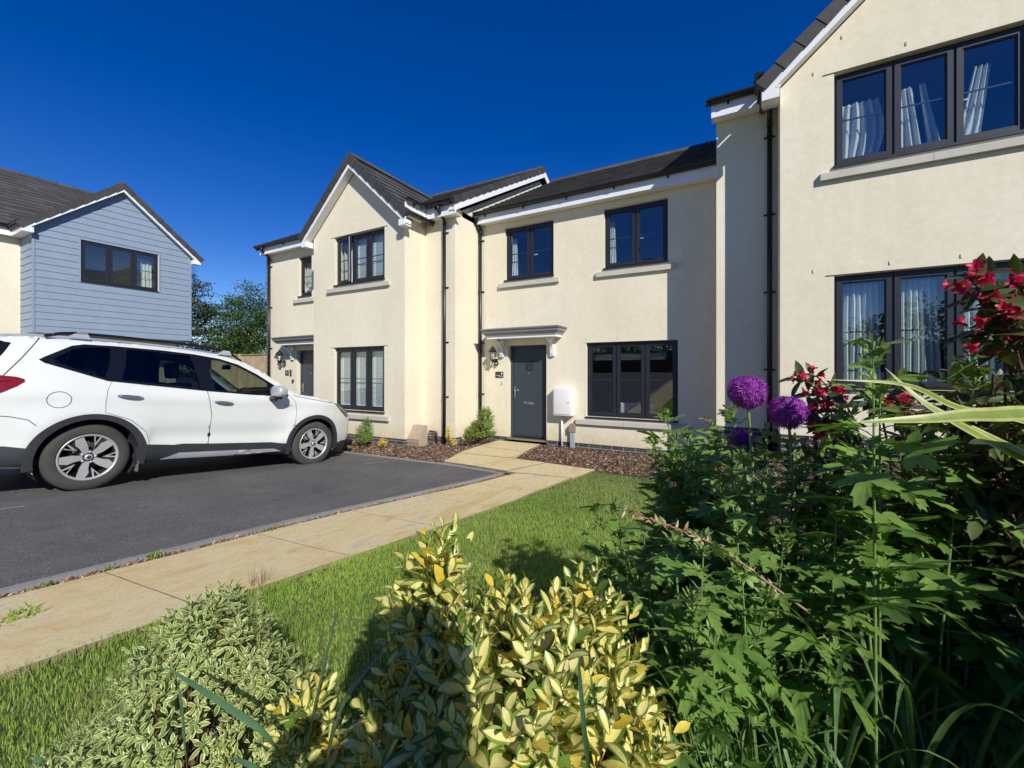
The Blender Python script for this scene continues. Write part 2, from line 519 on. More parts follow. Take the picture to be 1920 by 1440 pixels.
BEDL = [(.35, -3), (.20, 0.0), (-.08, .9), (-.32, 1.5), (-.66, 3.0), (-.85, 4.6), (-.95, 6.3)]
ground_sheet("flower_bed", BEDL + [(4.9, 6.3), (4.9, -3)], 'soil', 0.004, 0.4)
# kerb edging stones
def strip(poly, w, h, mb, dz=0.0, mi=0):
    n = len(poly)
    L = [];
    for i in range(n):
        a = Vector(poly[max(0, i - 1)]); b = Vector(poly[min(n - 1, i + 1)])
        t = (b - a).normalized(); nn = Vector((-t.y, t.x))
        p = Vector(poly[i]); L.append((p - nn * w / 2, p + nn * w / 2))
    for (a0, a1), (b0, b1) in zip(L[:-1], L[1:]):
        q = [(a0, 0), (a1, 0), (b1, 0), (b0, 0)]
        T = [mb.pt((p.x, p.y, gz(p.x, p.y) + h + dz)) for p, _ in q]
        B = [mb.pt((p.x, p.y, gz(p.x, p.y) - 0.05)) for p, _ in q]
        mb.facei(T, mi)
        for i in range(4):
            j = (i + 1) % 4; mb.facei([T[j], T[i], B[i], B[j]], mi)
def resample(P, step):
    out = []
    for a, b in zip(P[:-1], P[1:]):
        a = Vector(a); b = Vector(b); k = max(1, round((b - a).length / step))
        for j in range(k): out.append(tuple(a.lerp(b, j / k)))
    out.append(tuple(P[-1])); return out
mb = MB()
kp = resample(KERB, 0.9)
for a, b in zip(kp[:-1], kp[1:]):
    A = Vector(a); B = Vector(b); e = (B - A).normalized() * 0.004
    mb.tint = random.uniform(0.9, 1.1)
    strip([tuple(A + e), tuple((A + B) / 2), tuple(B - e)], 0.055, 0.022 + random.uniform(-.002, .002), mb)
kp = resample([(-3.13, 5.36), (-4.1, 5.45), (-5.2, 5.39), (-6.3, 5.35), (-8.2, 5.33)], 0.9)
for a, b in zip(kp[:-1], kp[1:]):
    A = Vector(a); B = Vector(b); e = (B - A).normalized() * 0.004
    strip([tuple(A + e), tuple((A + B) / 2), tuple(B - e)], 0.055, 0.020 + random.uniform(-.002, .002), mb)
tag(mb.build("kerb", 'kerb'), kind='structure')

# paving: individual riven slabs of irregular length laid on a sand bed
PATH_L = [(-3.30, -8.0), (-3.30, 0.2), (-3.34, 1.5), (-3.35, 2.6), (-3.28, 3.6), (-3.1, 4.8), (-2.95, 5.45)]
PATH_R = [(-2.46, -8.0), (-2.46, 0.4), (-2.40, 1.5), (-2.33, 3.0), (-2.26, 4.6), (-2.12, 5.6), (-1.98, 6.24)]
def at_y(P, y):
    for a, b in zip(P[:-1], P[1:]):
        if a[1] <= y <= b[1]: return a[0] + (b[0] - a[0]) * (y - a[1]) / (b[1] - a[1])
    return P[-1][0] if y > P[-1][1] else P[0][0]
bedpoly = PATH_L + [(-3.15, 5.52), (-4.1, 5.56), (-4.42, 5.58), (-4.72, 6.6), (-4.72, 7.93), (-3.68, 7.93), (-3.52, 6.55), (-3.42, 6.36), (-1.98, 6.26)] + PATH_R[::-1]
ground_sheet("path_bed", bedpoly, 'joint', 0.001, 0.4)
mb = MB()
def slab(quad, h):
    c = sum((Vector(q) for q in quad), Vector((0, 0))) / 4
    g = 0.006
    Q = []
    for q in quad:
        dv = Vector(q) - c; Q.append(c + dv * (1 - g / max(.1, dv.length)))
    mb.tint = 1.0
    # subdivided riven top
    n = 6; idx = []
    for i in range(n + 1):
        row = []
        for j in range(n + 1):
            s_, t_ = i / n, j / n
            p = Q[0].lerp(Q[1], s_).lerp(Q[3].lerp(Q[2], s_), t_)
            edge = min(s_, 1 - s_, t_, 1 - t_)
            zz = gz(p.x, p.y) + h + 0.0035 * noise.noise(Vector((p.x * 3, p.y * 3, 0))) 
            row.append(mb.pt((p.x, p.y, zz)))
        idx.append(row)
    for i in range(n):
        for j in range(n): mb.facei([idx[i][j], idx[i + 1][j], idx[i + 1][j + 1], idx[i][j + 1]], 0, True)
    bd = [idx[i][0] for i in range(n)] + [idx[n][j] for j in range(n)] + [idx[i][n] for i in range(n, 0, -1)] + [idx[0][j] for j in range(n, 0, -1)]
    hi = [mb.pt(mb.v[k]) for k in bd]; lo = [mb.pt(mb.v[k] - Vector((0, 0, 0.03))) for k in bd]
    for i in range(len(bd)):
        j = (i + 1) % len(bd); mb.facei([hi[j], hi[i], lo[i], lo[j]], 1)
y = -8.0
while y < 5.3:
    L = 0.9
    y1 = min(y + L, 5.45)
    sk = 0.10
    slab([(at_y(PATH_L, y), y), (at_y(PATH_R, y), y + sk), (at_y(PATH_R, y1), y1 + sk), (at_y(PATH_L, y1), y1)], 0.022)
    y = y1
slab([(-3.13, 5.47), (-2.10, 5.57), (-1.99, 6.24), (-2.85, 6.32)], 0.022)
slab([(-3.75, 5.54), (-3.15, 5.50), (-2.87, 6.33), (-3.44, 6.36)], 0.023)
slab([(-4.40, 5.58), (-3.77, 5.55), (-3.46, 6.37), (-4.62, 6.30)], 0.021)
slab([(-4.63, 6.32), (-3.47, 6.39), (-3.60, 7.00), (-4.71, 7.05)], 0.023)
slab([(-4.71, 7.07), (-3.61, 7.02), (-3.69, 7.90), (-4.72, 7.90)], 0.022)
tag(mb.build("path", ['slab', 'joint']), kind='structure')
mb = MB()
y = -7.0
while y < 4.9:
    slab([(-9.55, y), (-8.45, y), (-8.45, y + 0.9), (-9.55, y + 0.9)], 0.02); y += 0.9
tag(mb.build("far_path", ['slab', 'joint']), kind='structure')
# faded white bay marking
mb = MB()
for (a, b) in (((-5.71, 1.18), (-5.70, 0.2)), ((-5.23, 5.15), (-5.42, 4.80))):
    A = Vector(a); B = Vector(b); n = 6
    for i in range(n):
        p = A.lerp(B, i / n); q = A.lerp(B, (i + 0.96) / n)
        mb.face([(p.x - .02, p.y, gz(p.x, p.y) + .008), (q.x - .02, q.y, gz(q.x, q.y) + .008), (q.x + .02, q.y, gz(q.x, q.y) + .008), (p.x + .02, p.y, gz(p.x, p.y) + .008)])
tag(mb.build("road_marking", plain("worn_marking", (0.33, 0.32, 0.29), 0.9, 0.2)), kind='structure')

# ================================================================== HOUSES
class Facade:
    """local frame: u to the right seen from outside, w outwards, z up"""
    def __init__(s, origin, u, out):
        u = Vector(u); o = Vector(out)
        s.M = Matrix(((u.x, o.x, 0, origin[0]), (u.y, o.y, 0, origin[1]), (u.z, o.z, 1, 0), (0, 0, 0, 1)))
def FY(Y): return Facade((0, Y, 0), (1, 0, 0), (0, -1, 0))     # facade parallel to the terrace, u = X
def FX(X): return Facade((X, 0, 0), (0, 1, 0), (1, 0, 0))      # facade facing +X, u = Y

def wall_panel(mb, outline, holes, w=0.0, reveal=0.13, mi=0, back=0.25):
    """front skin with holes, reveals and an inner skin"""
    hp = [[(a, c), (b, c), (b, d_), (a, d_)] for (a, b, c, d_) in holes]
    for ww in (w, w - back):
        tri = tessellate_polygon([[Vector((p[0], p[1], 0)) for p in P] for P in [outline] + hp])
        allp = [p for P in [outline] + hp for p in P]
        idx = [mb.pt((p[0], ww, p[1])) for p in allp]
        for t in tri: mb.facei([idx[k] for k in t], mi)
    for P in hp:
        for i in range(4):
            a, b = P[i], P[(i + 1) % 4]
            mb.face([(a[0], w, a[1]), (b[0], w, b[1]), (b[0], w - back, b[1]), (a[0], w - back, a[1])], mi)
    n = len(outline)
    for i in range(n):
        a, b = outline[i], outline[(i + 1) % n]
        mb.face([(a[0], w, a[1]), (b[0], w, b[1]), (b[0], w - back, b[1]), (a[0], w - back, a[1])], mi)

def window(fac, house, u0, u1, z0, z1, cols, label=None, rec=0.075, open_col=None, shutters=(), w_face=0.0, bars=True):
    w0 = w_face - rec - 0.07; w1 = w_face - rec
    mb = MB(fac.M); fw = 0.042
    mb.box(u0, u1, w0, w1, z1 - fw, z1); mb.box(u0, u1, w0, w1, z0, z0 + fw)
    mb.box(u0, u0 + fw, w0, w1, z0 + fw, z1 - fw); mb.box(u1 - fw, u1, w0, w1, z0 + fw, z1 - fw)
    edges = [u0 + fw]
    tot = u1 - u0 - 2 * fw
    for i in range(cols - 1):
        c = u0 + fw + tot * (i + 1) / cols
        mb.box(c - 0.021, c + 0.021, w0, w1, z0 + fw, z1 - fw)
        edges += [c - 0.021, c + 0.021]
    edges.append(u1 - fw)
    mb.box(u0 - 0.012, u1 + 0.012, w0, w_face + 0.028, z0 - 0.034, z0 - 0.002)         # dark cill
    wo = mb.build("window", 'frame', house)
    if label: wo['label'] = label
    for i in range(cols):
        a, b = edges[2 * i], edges[2 * i + 1]
        a0, b0 = a - 0.008, b + 0.008; c0, c1 = z0 + fw - 0.008, z1 - fw + 0.008
        sw = 0.052
        opn = (open_col == i)
        mt = None
        if opn:
            mt = Matrix.Translation((a0, w1, 0)) @ Matrix.Rotation(R(9), 4, 'Z') @ Matrix.Translation((-a0, -w1, 0))
        s_ = MB(fac.M)
        for bx in ((a0, b0, c1 - sw, c1), (a0, b0, c0, c0 + sw), (a0, a0 + sw, c0 + sw, c1 - sw), (b0 - sw, b0, c0 + sw, c1 - sw)):
            s_.box(bx[0], bx[1], w1 - 0.035, w1 + 0.016, bx[2], bx[3], 0, 0.0, mt)
            # inner bead
        for bx in ((a0 + sw, b0 - sw, c1 - sw - .012, c1 - sw), (a0 + sw, b0 - sw, c0 + sw, c0 + sw + .012), (a0 + sw, a0 + sw + .012, c0 + sw + .012, c1 - sw - .012), (b0 - sw - .012, b0 - sw, c0 + sw + .012, c1 - sw - .012)):
            s_.box(bx[0], bx[1], w1 - 0.03, w1 + 0.006, bx[2], bx[3], 0, 0.0, mt)
        s_.build("casement", 'frame', wo)
        g_ = MB(fac.M)
        q = [(a0 + sw, w1 - 0.012, c0 + sw), (b0 - sw, w1 - 0.012, c0 + sw), (b0 - sw, w1 - 0.012, c1 - sw), (a0 + sw, w1 - 0.012, c1 - sw)]
        if mt: q = [mt @ Vector(p) for p in q]
        g_.face(q)
        g_.build("pane", 'glass', wo)
        if bars:
            g_ = MB(fac.M); zm = (c0 + c1) / 2
            g_.box(a0 + sw, b0 - sw, w1 - 0.024, w1 - 0.014, zm - 0.009, zm + 0.009, 0, 0.0, mt)
            g_.build("glazing_bar", 'frame', wo)
        if opn:
            g_ = MB(fac.M)
            g_.box(b0 - 0.012, b0 - 0.001, w1 - 0.03, w1 + 0.02, c0 + .01, c1 - .01, 0, 0.0, mt)
            g_.build("casement_edge", 'white_pvc', wo)
        if i in shutters:
            g_ = MB(fac.M); x0, x1 = a0 + 0.01, b0 - 0.01; wsh = w1 - 0.13
            for bx in ((x0, x1, c0, c0 + .06), (x0, x1, c1 - .06, c1), (x0, x0 + .045, c0 + .06, c1 - .06), (x1 - .045, x1, c0 + .06, c1 - .06)):
                g_.box(bx[0], bx[1], wsh, wsh + .028, bx[2], bx[3])
            zz = c0 + .09
            while zz < c1 - .08:
                m2 = Matrix.Translation((0, wsh + .014, zz)) @ Matrix.Rotation(R(62), 4, 'X')
                g_.box(x0 + .045, x1 - .045, -.030, .030, -.004, .004, 0, 0.0, m2)
                zz += .052
            g_.build("shutter", 'shutter', wo)
    return wo

def stone_sill(fac, house, u0, u1, z1, h=0.10, out=0.055, w=0.0, split=None):
    mb = MB(fac.M)
    parts = [(u0, split - .002), (split + .002, u1)] if split else [(u0, u1)]
    for a, b in parts:
        mb.prism([(w + 0.002, z1 - h), (w + out, z1 - h), (w + out, z1 - 0.014), (w + 0.002, z1 + 0.004)], 'x', a, b)
    return mb.build("sill", 'stone', house)

def roof_slope(mb, e0, e1, up, length, exposure=0.29, tw=0.30, thick=0.020, lap=0.05):
    """interlocking flat tiles as separate slabs from the eave line e0-e1 upwards"""
    e0 = Vector(e0); e1 = Vector(e1); up = Vector(up).normalized()
    ux = (e1 - e0); W = ux.length; ux.normalize(); nn = ux.cross(up).normalized()
    if nn.z < 0: nn = -nn
    k = int(math.ceil(length / exposure))
    for r_ in range(k):
        off = (tw / 2 if r_ % 2 else 0)
        x = -off
        y0 = r_ * exposure; y1 = min(length + 0.01, y0 + exposure + lap)
        while x < W:
            a = max(0, x) + .0015; b = min(W, x + tw) - .0015
            if b - a > .02:
                mb.tint = random.uniform(0.78, 1.25)
                dz = random.uniform(0, .002)
                def P(u, s_, h): return e0 + ux * u + up * s_ + nn * h
                lo0, lo1 = thick * .9 + dz, thick * 1.9 + dz
                hi0, hi1 = -.004, thick * .75
                c = [P(a, y0, lo0), P(b, y0, lo0), P(b, y0, lo1), P(a, y0, lo1), P(a, y1, hi0), P(b, y1, hi0), P(b, y1, hi1), P(a, y1, hi1)]
                i = [mb.pt(p) for p in c]
                for q in ((0, 1, 2, 3), (7, 6, 5, 4), (3, 2, 6, 7), (0, 4, 5, 1), (0, 3, 7, 4), (1, 5, 6, 2)): mb.facei([i[t] for t in q])
            x += tw
    mb.tint = 1.0
    # deck under the tiles
    th = .06
    c = [e0, e1, e1 + up * length, e0 + up * length]
    c2 = [p - nn * th for p in c]; c = [p - nn * .008 for p in c]
    i = [mb.pt(p) for p in c + c2]
    for q in ((0, 1, 2, 3), (7, 6, 5, 4), (0, 4, 5, 1), (1, 5, 6, 2), (2, 6, 7, 3), (3, 7, 4, 0)): mb.facei([i[t] for t in q])

def ridge_tiles(mb, a, b, r_=0.11, seg=0.45):
    a = Vector(a); b = Vector(b); L = (b - a).length; t = (b - a) / L; sx = t.cross(Vector((0, 0, 1))).normalized()
    n = max(1, round(L / seg))
    for i in range(n):
        p = a + t * (L * i / n + .003); q = a + t * (L * (i + 1) / n - .003)
        mb.tint = random.uniform(.8, 1.2)
        pr = [(-r_ * 1.15, -.085), (-r_ * .62, .0), (-r_ * .2, .035), (r_ * .2, .035), (r_ * .62, .0), (r_ * 1.15, -.085)]
        A = [mb.pt(p + sx * x + Vector((0, 0, z))) for x, z in pr]; B = [mb.pt(q + sx * x + Vector((0, 0, z))) for x, z in pr]
        for k in range(5): mb.facei([A[k], A[k + 1], B[k + 1], B[k]])
        mb.facei(A[::-1]); mb.facei(B)
        c = q
        mb.tint = .6
        mb.box(-.022, .022, -.008, .008, .03, .062, 0, 0, Matrix.Translation(c) @ Matrix(((t.x, sx.x, 0, 0), (t.y, sx.y, 0, 0), (0, 0, 1, 0), (0, 0, 0, 1))))
    mb.tint = 1.0

def verge_units(mb, foot, top, out, drop=0.13, width=0.10, seg=0.30):
    """dark cloaked verge pieces stepping up a gable edge; out = outward unit vector"""
    foot = Vector(foot); top = Vector(top); out = Vector(out); L = (top - foot).length; t = (top - foot) / L
    up = Vector((0, 0, 1)); nn = (up - t * up.dot(t)).normalized()
    n = max(1, round(L / seg)); s_ = L / n
    for i in range(n):
        mb.tint = random.uniform(.85, 1.15)
        a = foot + t * (s_ * i - .03); b = foot + t * (s_ * (i + 1) + .01)
        # lower end stands proud
        h0, h1 = .048, .034
        o0, o1 = .016, .006
        c = [a + out * o0 + nn * h0, a - out * width + nn * h0, a - out * width - nn * .03, a + out * o0 - nn * drop,
             b + out * o1 + nn * h1, b - out * width + nn * h1, b - out * width - nn * .03, b + out * o1 - nn * (drop - .014)]
        k = [mb.pt(p) for p in c]
        for q in ((0, 1, 2, 3), (7, 6, 5, 4), (0, 4, 5, 1), (1, 5, 6, 2), (2, 6, 7, 3), (3, 7, 4, 0)): mb.facei([k[x] for x in q])
    mb.tint = 1.0

def gutter(house, fac, u0, u1, w, z, r_=0.055, caps=True):
    mb = MB(fac.M)
    prof = [(w + r_ * math.cos(a), z + r_ * math.sin(a) * 1.0) for a in [PI + k * PI / 8 for k in range(9)]]
    inner = [(w + (r_ - .006) * math.cos(a), z + (r_ - .006) * math.sin(a)) for a in [2 * PI - k * PI / 8 for k in range(9)]]
    mb.prism(prof + inner, 'x', u0, u1)
    if caps:
        mb.prism(prof, 'x', u0 - .006, u0); mb.prism(prof, 'x', u1, u1 + .006)
    x = u0 + .25
    while x < u1:
        pr = [(w + (r_ + .008) * math.cos(a), z + (r_ + .008) * math.sin(a)) for a in [PI + k * PI / 8 for k in range(9)]]
        mb.prism(pr, 'x', x - .02, x + .02)
        mb.box(x - .013, x + .013, w - r_ - .03, w - r_ + .01, z - .10, z - .02)
        x += .95
    return mb.build("gutter", 'black', house)

def downpipe(house, fac, u, w_wall, w_top, z_top, z_bot, neck=True, du=0.0):
    mb = MB(fac.M); r_ = .034; wp = w_wall + .055
    pts = [(u + du, w_top, z_top), (u + du, w_top, z_top - .06), (u, wp, z_top - .26), (u, wp, z_top - .34), (u, wp, z_bot)]
    mb.tube(pts[:2] + [(u + du, w_top, z_top - .09)] + [(u, wp, z_top - .24), (u, wp, z_top - .34)], r_, 12)
    mb.tube([(u, wp, z_top - .30), (u, wp, z_bot)], r_ * 1.0, 12)
    for zz in (z_top - .10, z_top - .30):
        pass
    mb.tube([(u, wp, z_top - .36), (u, wp, z_top - .28)], r_ * 1.16, 12)
    o = mb.build("downpipe", 'black', house)
    zz = z_top - .5
    while zz > z_bot + .2:
        b_ = MB(fac.M)
        b_.tube([(u, wp, zz - .015), (u, wp, zz + .015)], r_ * 1.2, 12)
        b_.box(u - .075, u + .075, w_wall + .002, w_wall + .016, zz - .012, zz + .012)
        b_.build("pipe_clip", 'black', o)
        zz -= 1.15
    return o

def door(house, fac, u0, u1, z0, z1, rec=0.11):
    """composite front door with a frame, small square light, letter plate and lever handle"""
    mb = MB(fac.M); w1 = -rec; fw = .055
    mb.box(u0, u0 + fw, w1 - .07, w1, z0 + .04, z1); mb.box(u1 - fw, u1, w1 - .07, w1, z0 + .04, z1)
    mb.box(u0 + fw, u1 - fw, w1 - .07, w1, z1 - fw, z1)
    a, b = u0 + fw + .004, u1 - fw - .004; c, e = z0 + .055, z1 - fw - .004
    mb.box(a, b, w1 - .055, w1 - .016, c, e)
    # raised flat leaf with shallow grooves
    mb.box(a + .03, b - .03, w1 - .016, w1 - .010, c + .03, e - .03)
    d_ = mb.build("door", 'door', house)
    s_ = MB(fac.M); s_.box(u0 - .01, u1 + .01, w1 - .07, 0.06, z0, z0 + .038); s_.build("threshold", 'alu', d_)
    g = MB(fac.M); cu = (a + b) / 2; zz = z1 - .44
    g.box(cu - .075, cu + .075, w1 - .010, w1 - .002, zz - .10, zz + .10)
    g.build("window_surround", 'frame', d_)
    g = MB(fac.M); g.box(cu - .055, cu + .055, w1 - .002, w1 + .001, zz - .08, zz + .08); g.build("pane", plain("door_light_glass", (0.03, 0.035, 0.04), 0.08, 0.0, 60, 0.0), d_)
    g = MB(fac.M)
    g.tube([(cu, w1 - .01, zz - .165), (cu, w1 + .004, zz - .165)], .014, 12); g.build("spyhole", 'chrome', d_)
    g = MB(fac.M); zl = z0 + .78
    g.bevbox(cu - .125, cu + .125, w1 - .010, w1 + .004, zl - .033, zl + .033, .004)
    g.box(cu - .10, cu + .10, w1 + .004, w1 + .009, zl - .020, zl + .020); g.build("letter_plate", 'chrome', d_)
    g = MB(fac.M); hu = a + .055; zh = z0 + 1.02
    g.bevbox(hu - .016, hu + .016, w1 - .010, w1 + .002, zh - .12, zh + .12, .004)
    g.tube([(hu, w1, zh + .04), (hu, w1 + .045, zh + .04), (hu + .02, w1 + .052, zh + .04), (hu + .11, w1 + .05, zh + .04)], .0095, 8)
    g.tube([(hu, w1, zh - .06), (hu, w1 + .008, zh - .06)], .012, 10); g.build("handle", 'chrome', d_)
    return d_

def canopy(house, fac, uc, z, half=0.80, proj=0.34):
    """flat moulded canopy on two curved white brackets"""
    mb = MB(fac.M)
    # moulding profile: (grow, height) - flares upwards
    prof = [(0, 0), (0, .045), (.02, .05), (.03, .075), (.075, .12), (.085, .15), (.085, .17), (.11, .175), (.11, .20)]
    mats_ = [1, 1, 0, 0, 0, 0, 0, 2]
    rings = []
    for g_, h in prof:
        a, b, o = uc - half - g_, uc + half + g_, proj + g_
        rings.append([mb.pt((a, 0.002, z + h)), mb.pt((a, o, z + h)), mb.pt((b, o, z + h)), mb.pt((b, 0.002, z + h))])
    for (r0, r1, mi) in zip(rings[:-1], rings[1:], mats_):
        for k in range(3): mb.facei([r0[k], r0[k + 1], r1[k + 1], r1[k]], mi)
    mb.facei(rings[0][::-1], 1); 
    # lead roof rising to the wall
    a, b, o = uc - half - .11, uc + half + .11, proj + .11
    T = [(a, .002, z + .20), (a, o, z + .20), (b, o, z + .20), (b, .002, z + .20)]
    U = [(a + .14, .002, z + .245), (a + .15, o - .20, z + .235), (b - .15, o - .20, z + .235), (b - .14, .002, z + .245)]
    ti = [mb.pt(p) for p in T]; ui = [mb.pt(p) for p in U]
    for k in range(3): mb.facei([ti[k], ti[k + 1], ui[k + 1], ui[k]], 2)
    mb.facei(ui, 2)
    o_ = mb.build("canopy", ['lead', 'white_pvc', 'lead_roof'], house)
    for s_ in (-1, 1):
        c = MB(fac.M); x = uc + s_ * (half - .20); t = .035
        outer = []
        for k in range(9):
            a = k / 8 * PI / 2
            outer.append((proj * .82 * (1 - math.cos(a)) + .03 * 0 + .0, z - .34 + .34 * math.sin(a)))
        # curved rib: concave quarter arc from wall foot to the front edge
        rib_o = [(.045 + (proj * .80 - .045) * (1 - math.cos(k / 8 * PI / 2)), z - .30 + .29 * math.sin(k / 8 * PI / 2)) for k in range(9)]
        rib_i = [(w_ + .028 * 1.0, z_ - .030) for w_, z_ in rib_o]
        poly = rib_o + rib_i[::-1]
        poly = [(w_, z_) for w_, z_ in poly]
        c.prism([(p[0], min(p[1], z - .001)) for p in poly], 'x', x - t, x + t)
        c.box(x - t - .006, x + t + .006, .002, .045, z - .36, z - .001)
        c.box(x - t, x + t, .045, proj * .86, z - .035, z - .001)
        c.box(x - t - .012, x + t + .012, .002, .055, z - .375, z - .345)
        c.build("canopy_bracket", 'white_pvc', o_)
    return o_

def fascia(house, fac, u0, u1, w_wall, proj, z0, h=0.20):
    mb = MB(fac.M)
    mb.box(u0, u1, w_wall + 0.003, w_wall + proj - .018, z0, z0 + .012)          # soffit
    mb.box(u0, u1, w_wall + proj - .018, w_wall + proj, z0 - .012, z0 + h)
    return mb.build("fascia", 'white_pvc', house)

def bargeboard(mb, foot, apex, other, out, h=0.19, t=0.022):
    """white board following both slopes; points are on the board's lower edge, out = outwards vector"""
    out = Vector(out)
    f, a, o = Vector(foot), Vector(apex), Vector(other)
    up = Vector((0, 0, 1))
    pts_lo = [f, a, o]; k = h / math.cos(math.atan2(a.z - f.z, (Vector((a.x - f.x, a.y - f.y, 0))).length))
    pts_hi = [p + up * k for p in pts_lo]
    A = [mb.pt(p) for p in pts_lo + pts_hi]; B = [mb.pt(p + out * t) for p in pts_lo + pts_hi]
    for (i, j, l, m_) in ((0, 1, 4, 3), (1, 2, 5, 4)):
        mb.facei([B[i], B[j], B[l], B[m_]]); mb.facei([A[i], A[m_], A[l], A[j]])
    for (i, j) in ((0, 1), (1, 2)):
        mb.facei([A[i], A[j], B[j], B[i]]); mb.facei([A[i + 3], B[i + 3], B[j + 3], A[j + 3]])
    for i in (0, 2): mb.facei([A[i], B[i], B[i + 3], A[i + 3]])

def open_box(mb, x0, x1, y0, y1, z0, z1, side='y'):
    """room shell without its window wall"""
    c = [(x, y, z) for x in (x0, x1) for y in (y0, y1) for z in (z0, z1)]
    i = [mb.pt(p) for p in c]
    for k, q in enumerate(((0, 1, 3, 2), (4, 6, 7, 5), (0, 4, 5, 1), (2, 3, 7, 6), (0, 2, 6, 4), (1, 5, 7, 3))):
        if (side == 'y' and k == 2) or (side == 'x' and k == 1): continue
        mb.facei([i[t] for t in q])
def interior(house, x0, x1, y0, y1, z0, zf, z1, dark=False):
    mb = MB()
    open_box(mb, x0, x1, y0, y1, z0, zf - .12); open_box(mb, x0, x1, y0, y1, zf + .02, z1)
    return mb.build("interior", 'room', house)

SL = math.tan(R(29.2)); CS = math.cos(R(29.2)); SN = math.sin(R(29.2))
TG = 0.905; GA = math.atan(TG)      # gable pitch (about 42 degrees)
GROUND = -1.55

# ---------------------------------------------------------------- centre house
C = thing("terraced_house", "cream rendered middle house with grey front door, flat canopy and wide black three-pane window", "house", (-2.9, 12, GROUND), group="houses of the cream terrace")
def reparent_loc(root):
    for ch in root.children:
        ch.location = (ch.location[0] - root.location[0], ch.location[1] - root.location[1], ch.location[2] - root.location[2])
f = FY(7.95)
mb = MB(f.M)
holesC = [(-2.73, -1.03, -.88, .57), (-4.58, -3.43, 2.0, 3.14), (-2.37, -1.20, 2.0, 3.14), (-4.5, -3.59, -1.46, .57)]
wall_panel(mb, [(-5.26, -1.42), (-4.5, -1.42), (-4.5, -1.46), (-3.59, -1.46), (-3.59, -1.42), (-.38, -1.42), (-.38, 3.42), (-5.26, 3.42)], holesC[:3])
# the door hole runs to the bottom so it is cut as a notch
mb2 = MB(f.M)
wall_panel(mb2, [(-5.26, -1.42), (-4.5, -1.42), (-4.5, .57), (-3.59, .57), (-3.59, -1.42), (-.38, -1.42), (-.38, 3.42), (-5.26, 3.42)], holesC[:3])
mb2.box(-5.26, -.38, -8.6, -8.4, GROUND, 3.42)
mb2.box(-5.26, -5.2, -8.4, -.25, GROUND, 3.42); mb2.box(-.44, -.38, -8.4, -.25, GROUND, 3.42)
mb2.build("wall", 'render', C)
mb = MB(f.M)
mb.box(-5.26, -4.5, -.25, -.012, GROUND - .1, -1.421); mb.box(-3.59, -.38, -.25, -.012, GROUND - .1, -1.421)
mb.build("brick_plinth", 'brick', C)
window(f, C, -2.73, -1.03, -.88, .57, 3)
window(f, C, -4.58, -3.43, 2.0, 3.14, 2)
window(f, C, -2.37, -1.20, 2.0, 3.14, 2)
stone_sill(f, C, -2.93, -.84, -.935, split=-1.98)
stone_sill(f, C, -4.72, -3.30, 1.935, split=-4.0)
stone_sill(f, C, -2.52, -1.06, 1.935, split=-1.78)
door(C, f, -4.5, -3.59, -1.46, .57)
canopy(C, f, -4.04, .70)
fascia(C, f, -5.18, -.38, 0, .20, 3.28, .19)
gutter(C, f, -5.22, -.40, .27, 3.50)
downpipe(C, f, -5.19, 0, .25, 3.45, -1.50)
mb = MB()
EY = 7.95 - .26; EZ = 3.49
roof_slope(mb, (-5.15, EY, EZ), (-.40, EY, EZ), (0, CS, SN), (11.8 - EY) / CS)
roof_slope(mb, (-5.15, 2 * 11.8 - EY, EZ), (-.40, 2 * 11.8 - EY, EZ), (0, -CS, SN), (11.8 - EY) / CS)
rz = EZ + (11.8 - EY) * SL
ridge_tiles(mb, (-5.15, 11.8, rz + .05), (-.40, 11.8, rz + .05))
mb.build("roof", 'tile', C)
interior(C, -5.1, -.45, 8.22, 12.6, -1.42, 1.35, 3.4)

# ---------------------------------------------------------------- left house
Lh = thing("terraced_house", "cream rendered house with a projecting front gable behind the white car", "house", (-8.5, 12, GROUND), group="houses of the cream terrace")
f7 = FY(7.05); fb = FY(6.4)
mb = MB(f7.M)
# main wall pieces either side of the bay
wall_panel(mb, [(-11.77, -1.38), (-10.54, -1.38), (-10.54, .57), (-9.63, .57), (-9.63, -1.38), (-8.92, -1.38), (-8.92, 3.42), (-11.77, 3.42)], [(-10.45, -9.91, 2.02, 3.06)])
wall_panel(mb, [(-6.05, -1.38), (-5.26, -1.38), (-5.26, 3.42), (-6.05, 3.42)], [])
mb.box(-5.52, -5.262, -.9, -.25, GROUND, 3.42)                                   # return to the centre house
mb.box(-11.77, -5.27, -9.5, -9.3, GROUND, 3.42); mb.box(-11.77, -11.71, -9.3, -.25, GROUND, 3.42)
mb.box(-5.34, -5.27, -9.3, -.95, GROUND, 3.42)
mb.M = fb.M
cx = (-8.92 - 6.05) / 2
gh = (8.92 - 6.05) / 2
wall_panel(mb, [(-8.92, -1.38), (-6.05, -1.38), (-6.05, 3.12), (cx, 3.12 + gh * TG), (-8.92, 3.12)], [(-8.18, -6.61, 1.97, 3.05), (-8.2, -6.62, -.85, .54)])
mb.M = Matrix.Identity(4)
mb.box(-6.30, -6.052, 6.652, 7.05, -1.38, 3.30); mb.box(-8.918, -8.67, 6.652, 7.05, -1.38, 3.30)
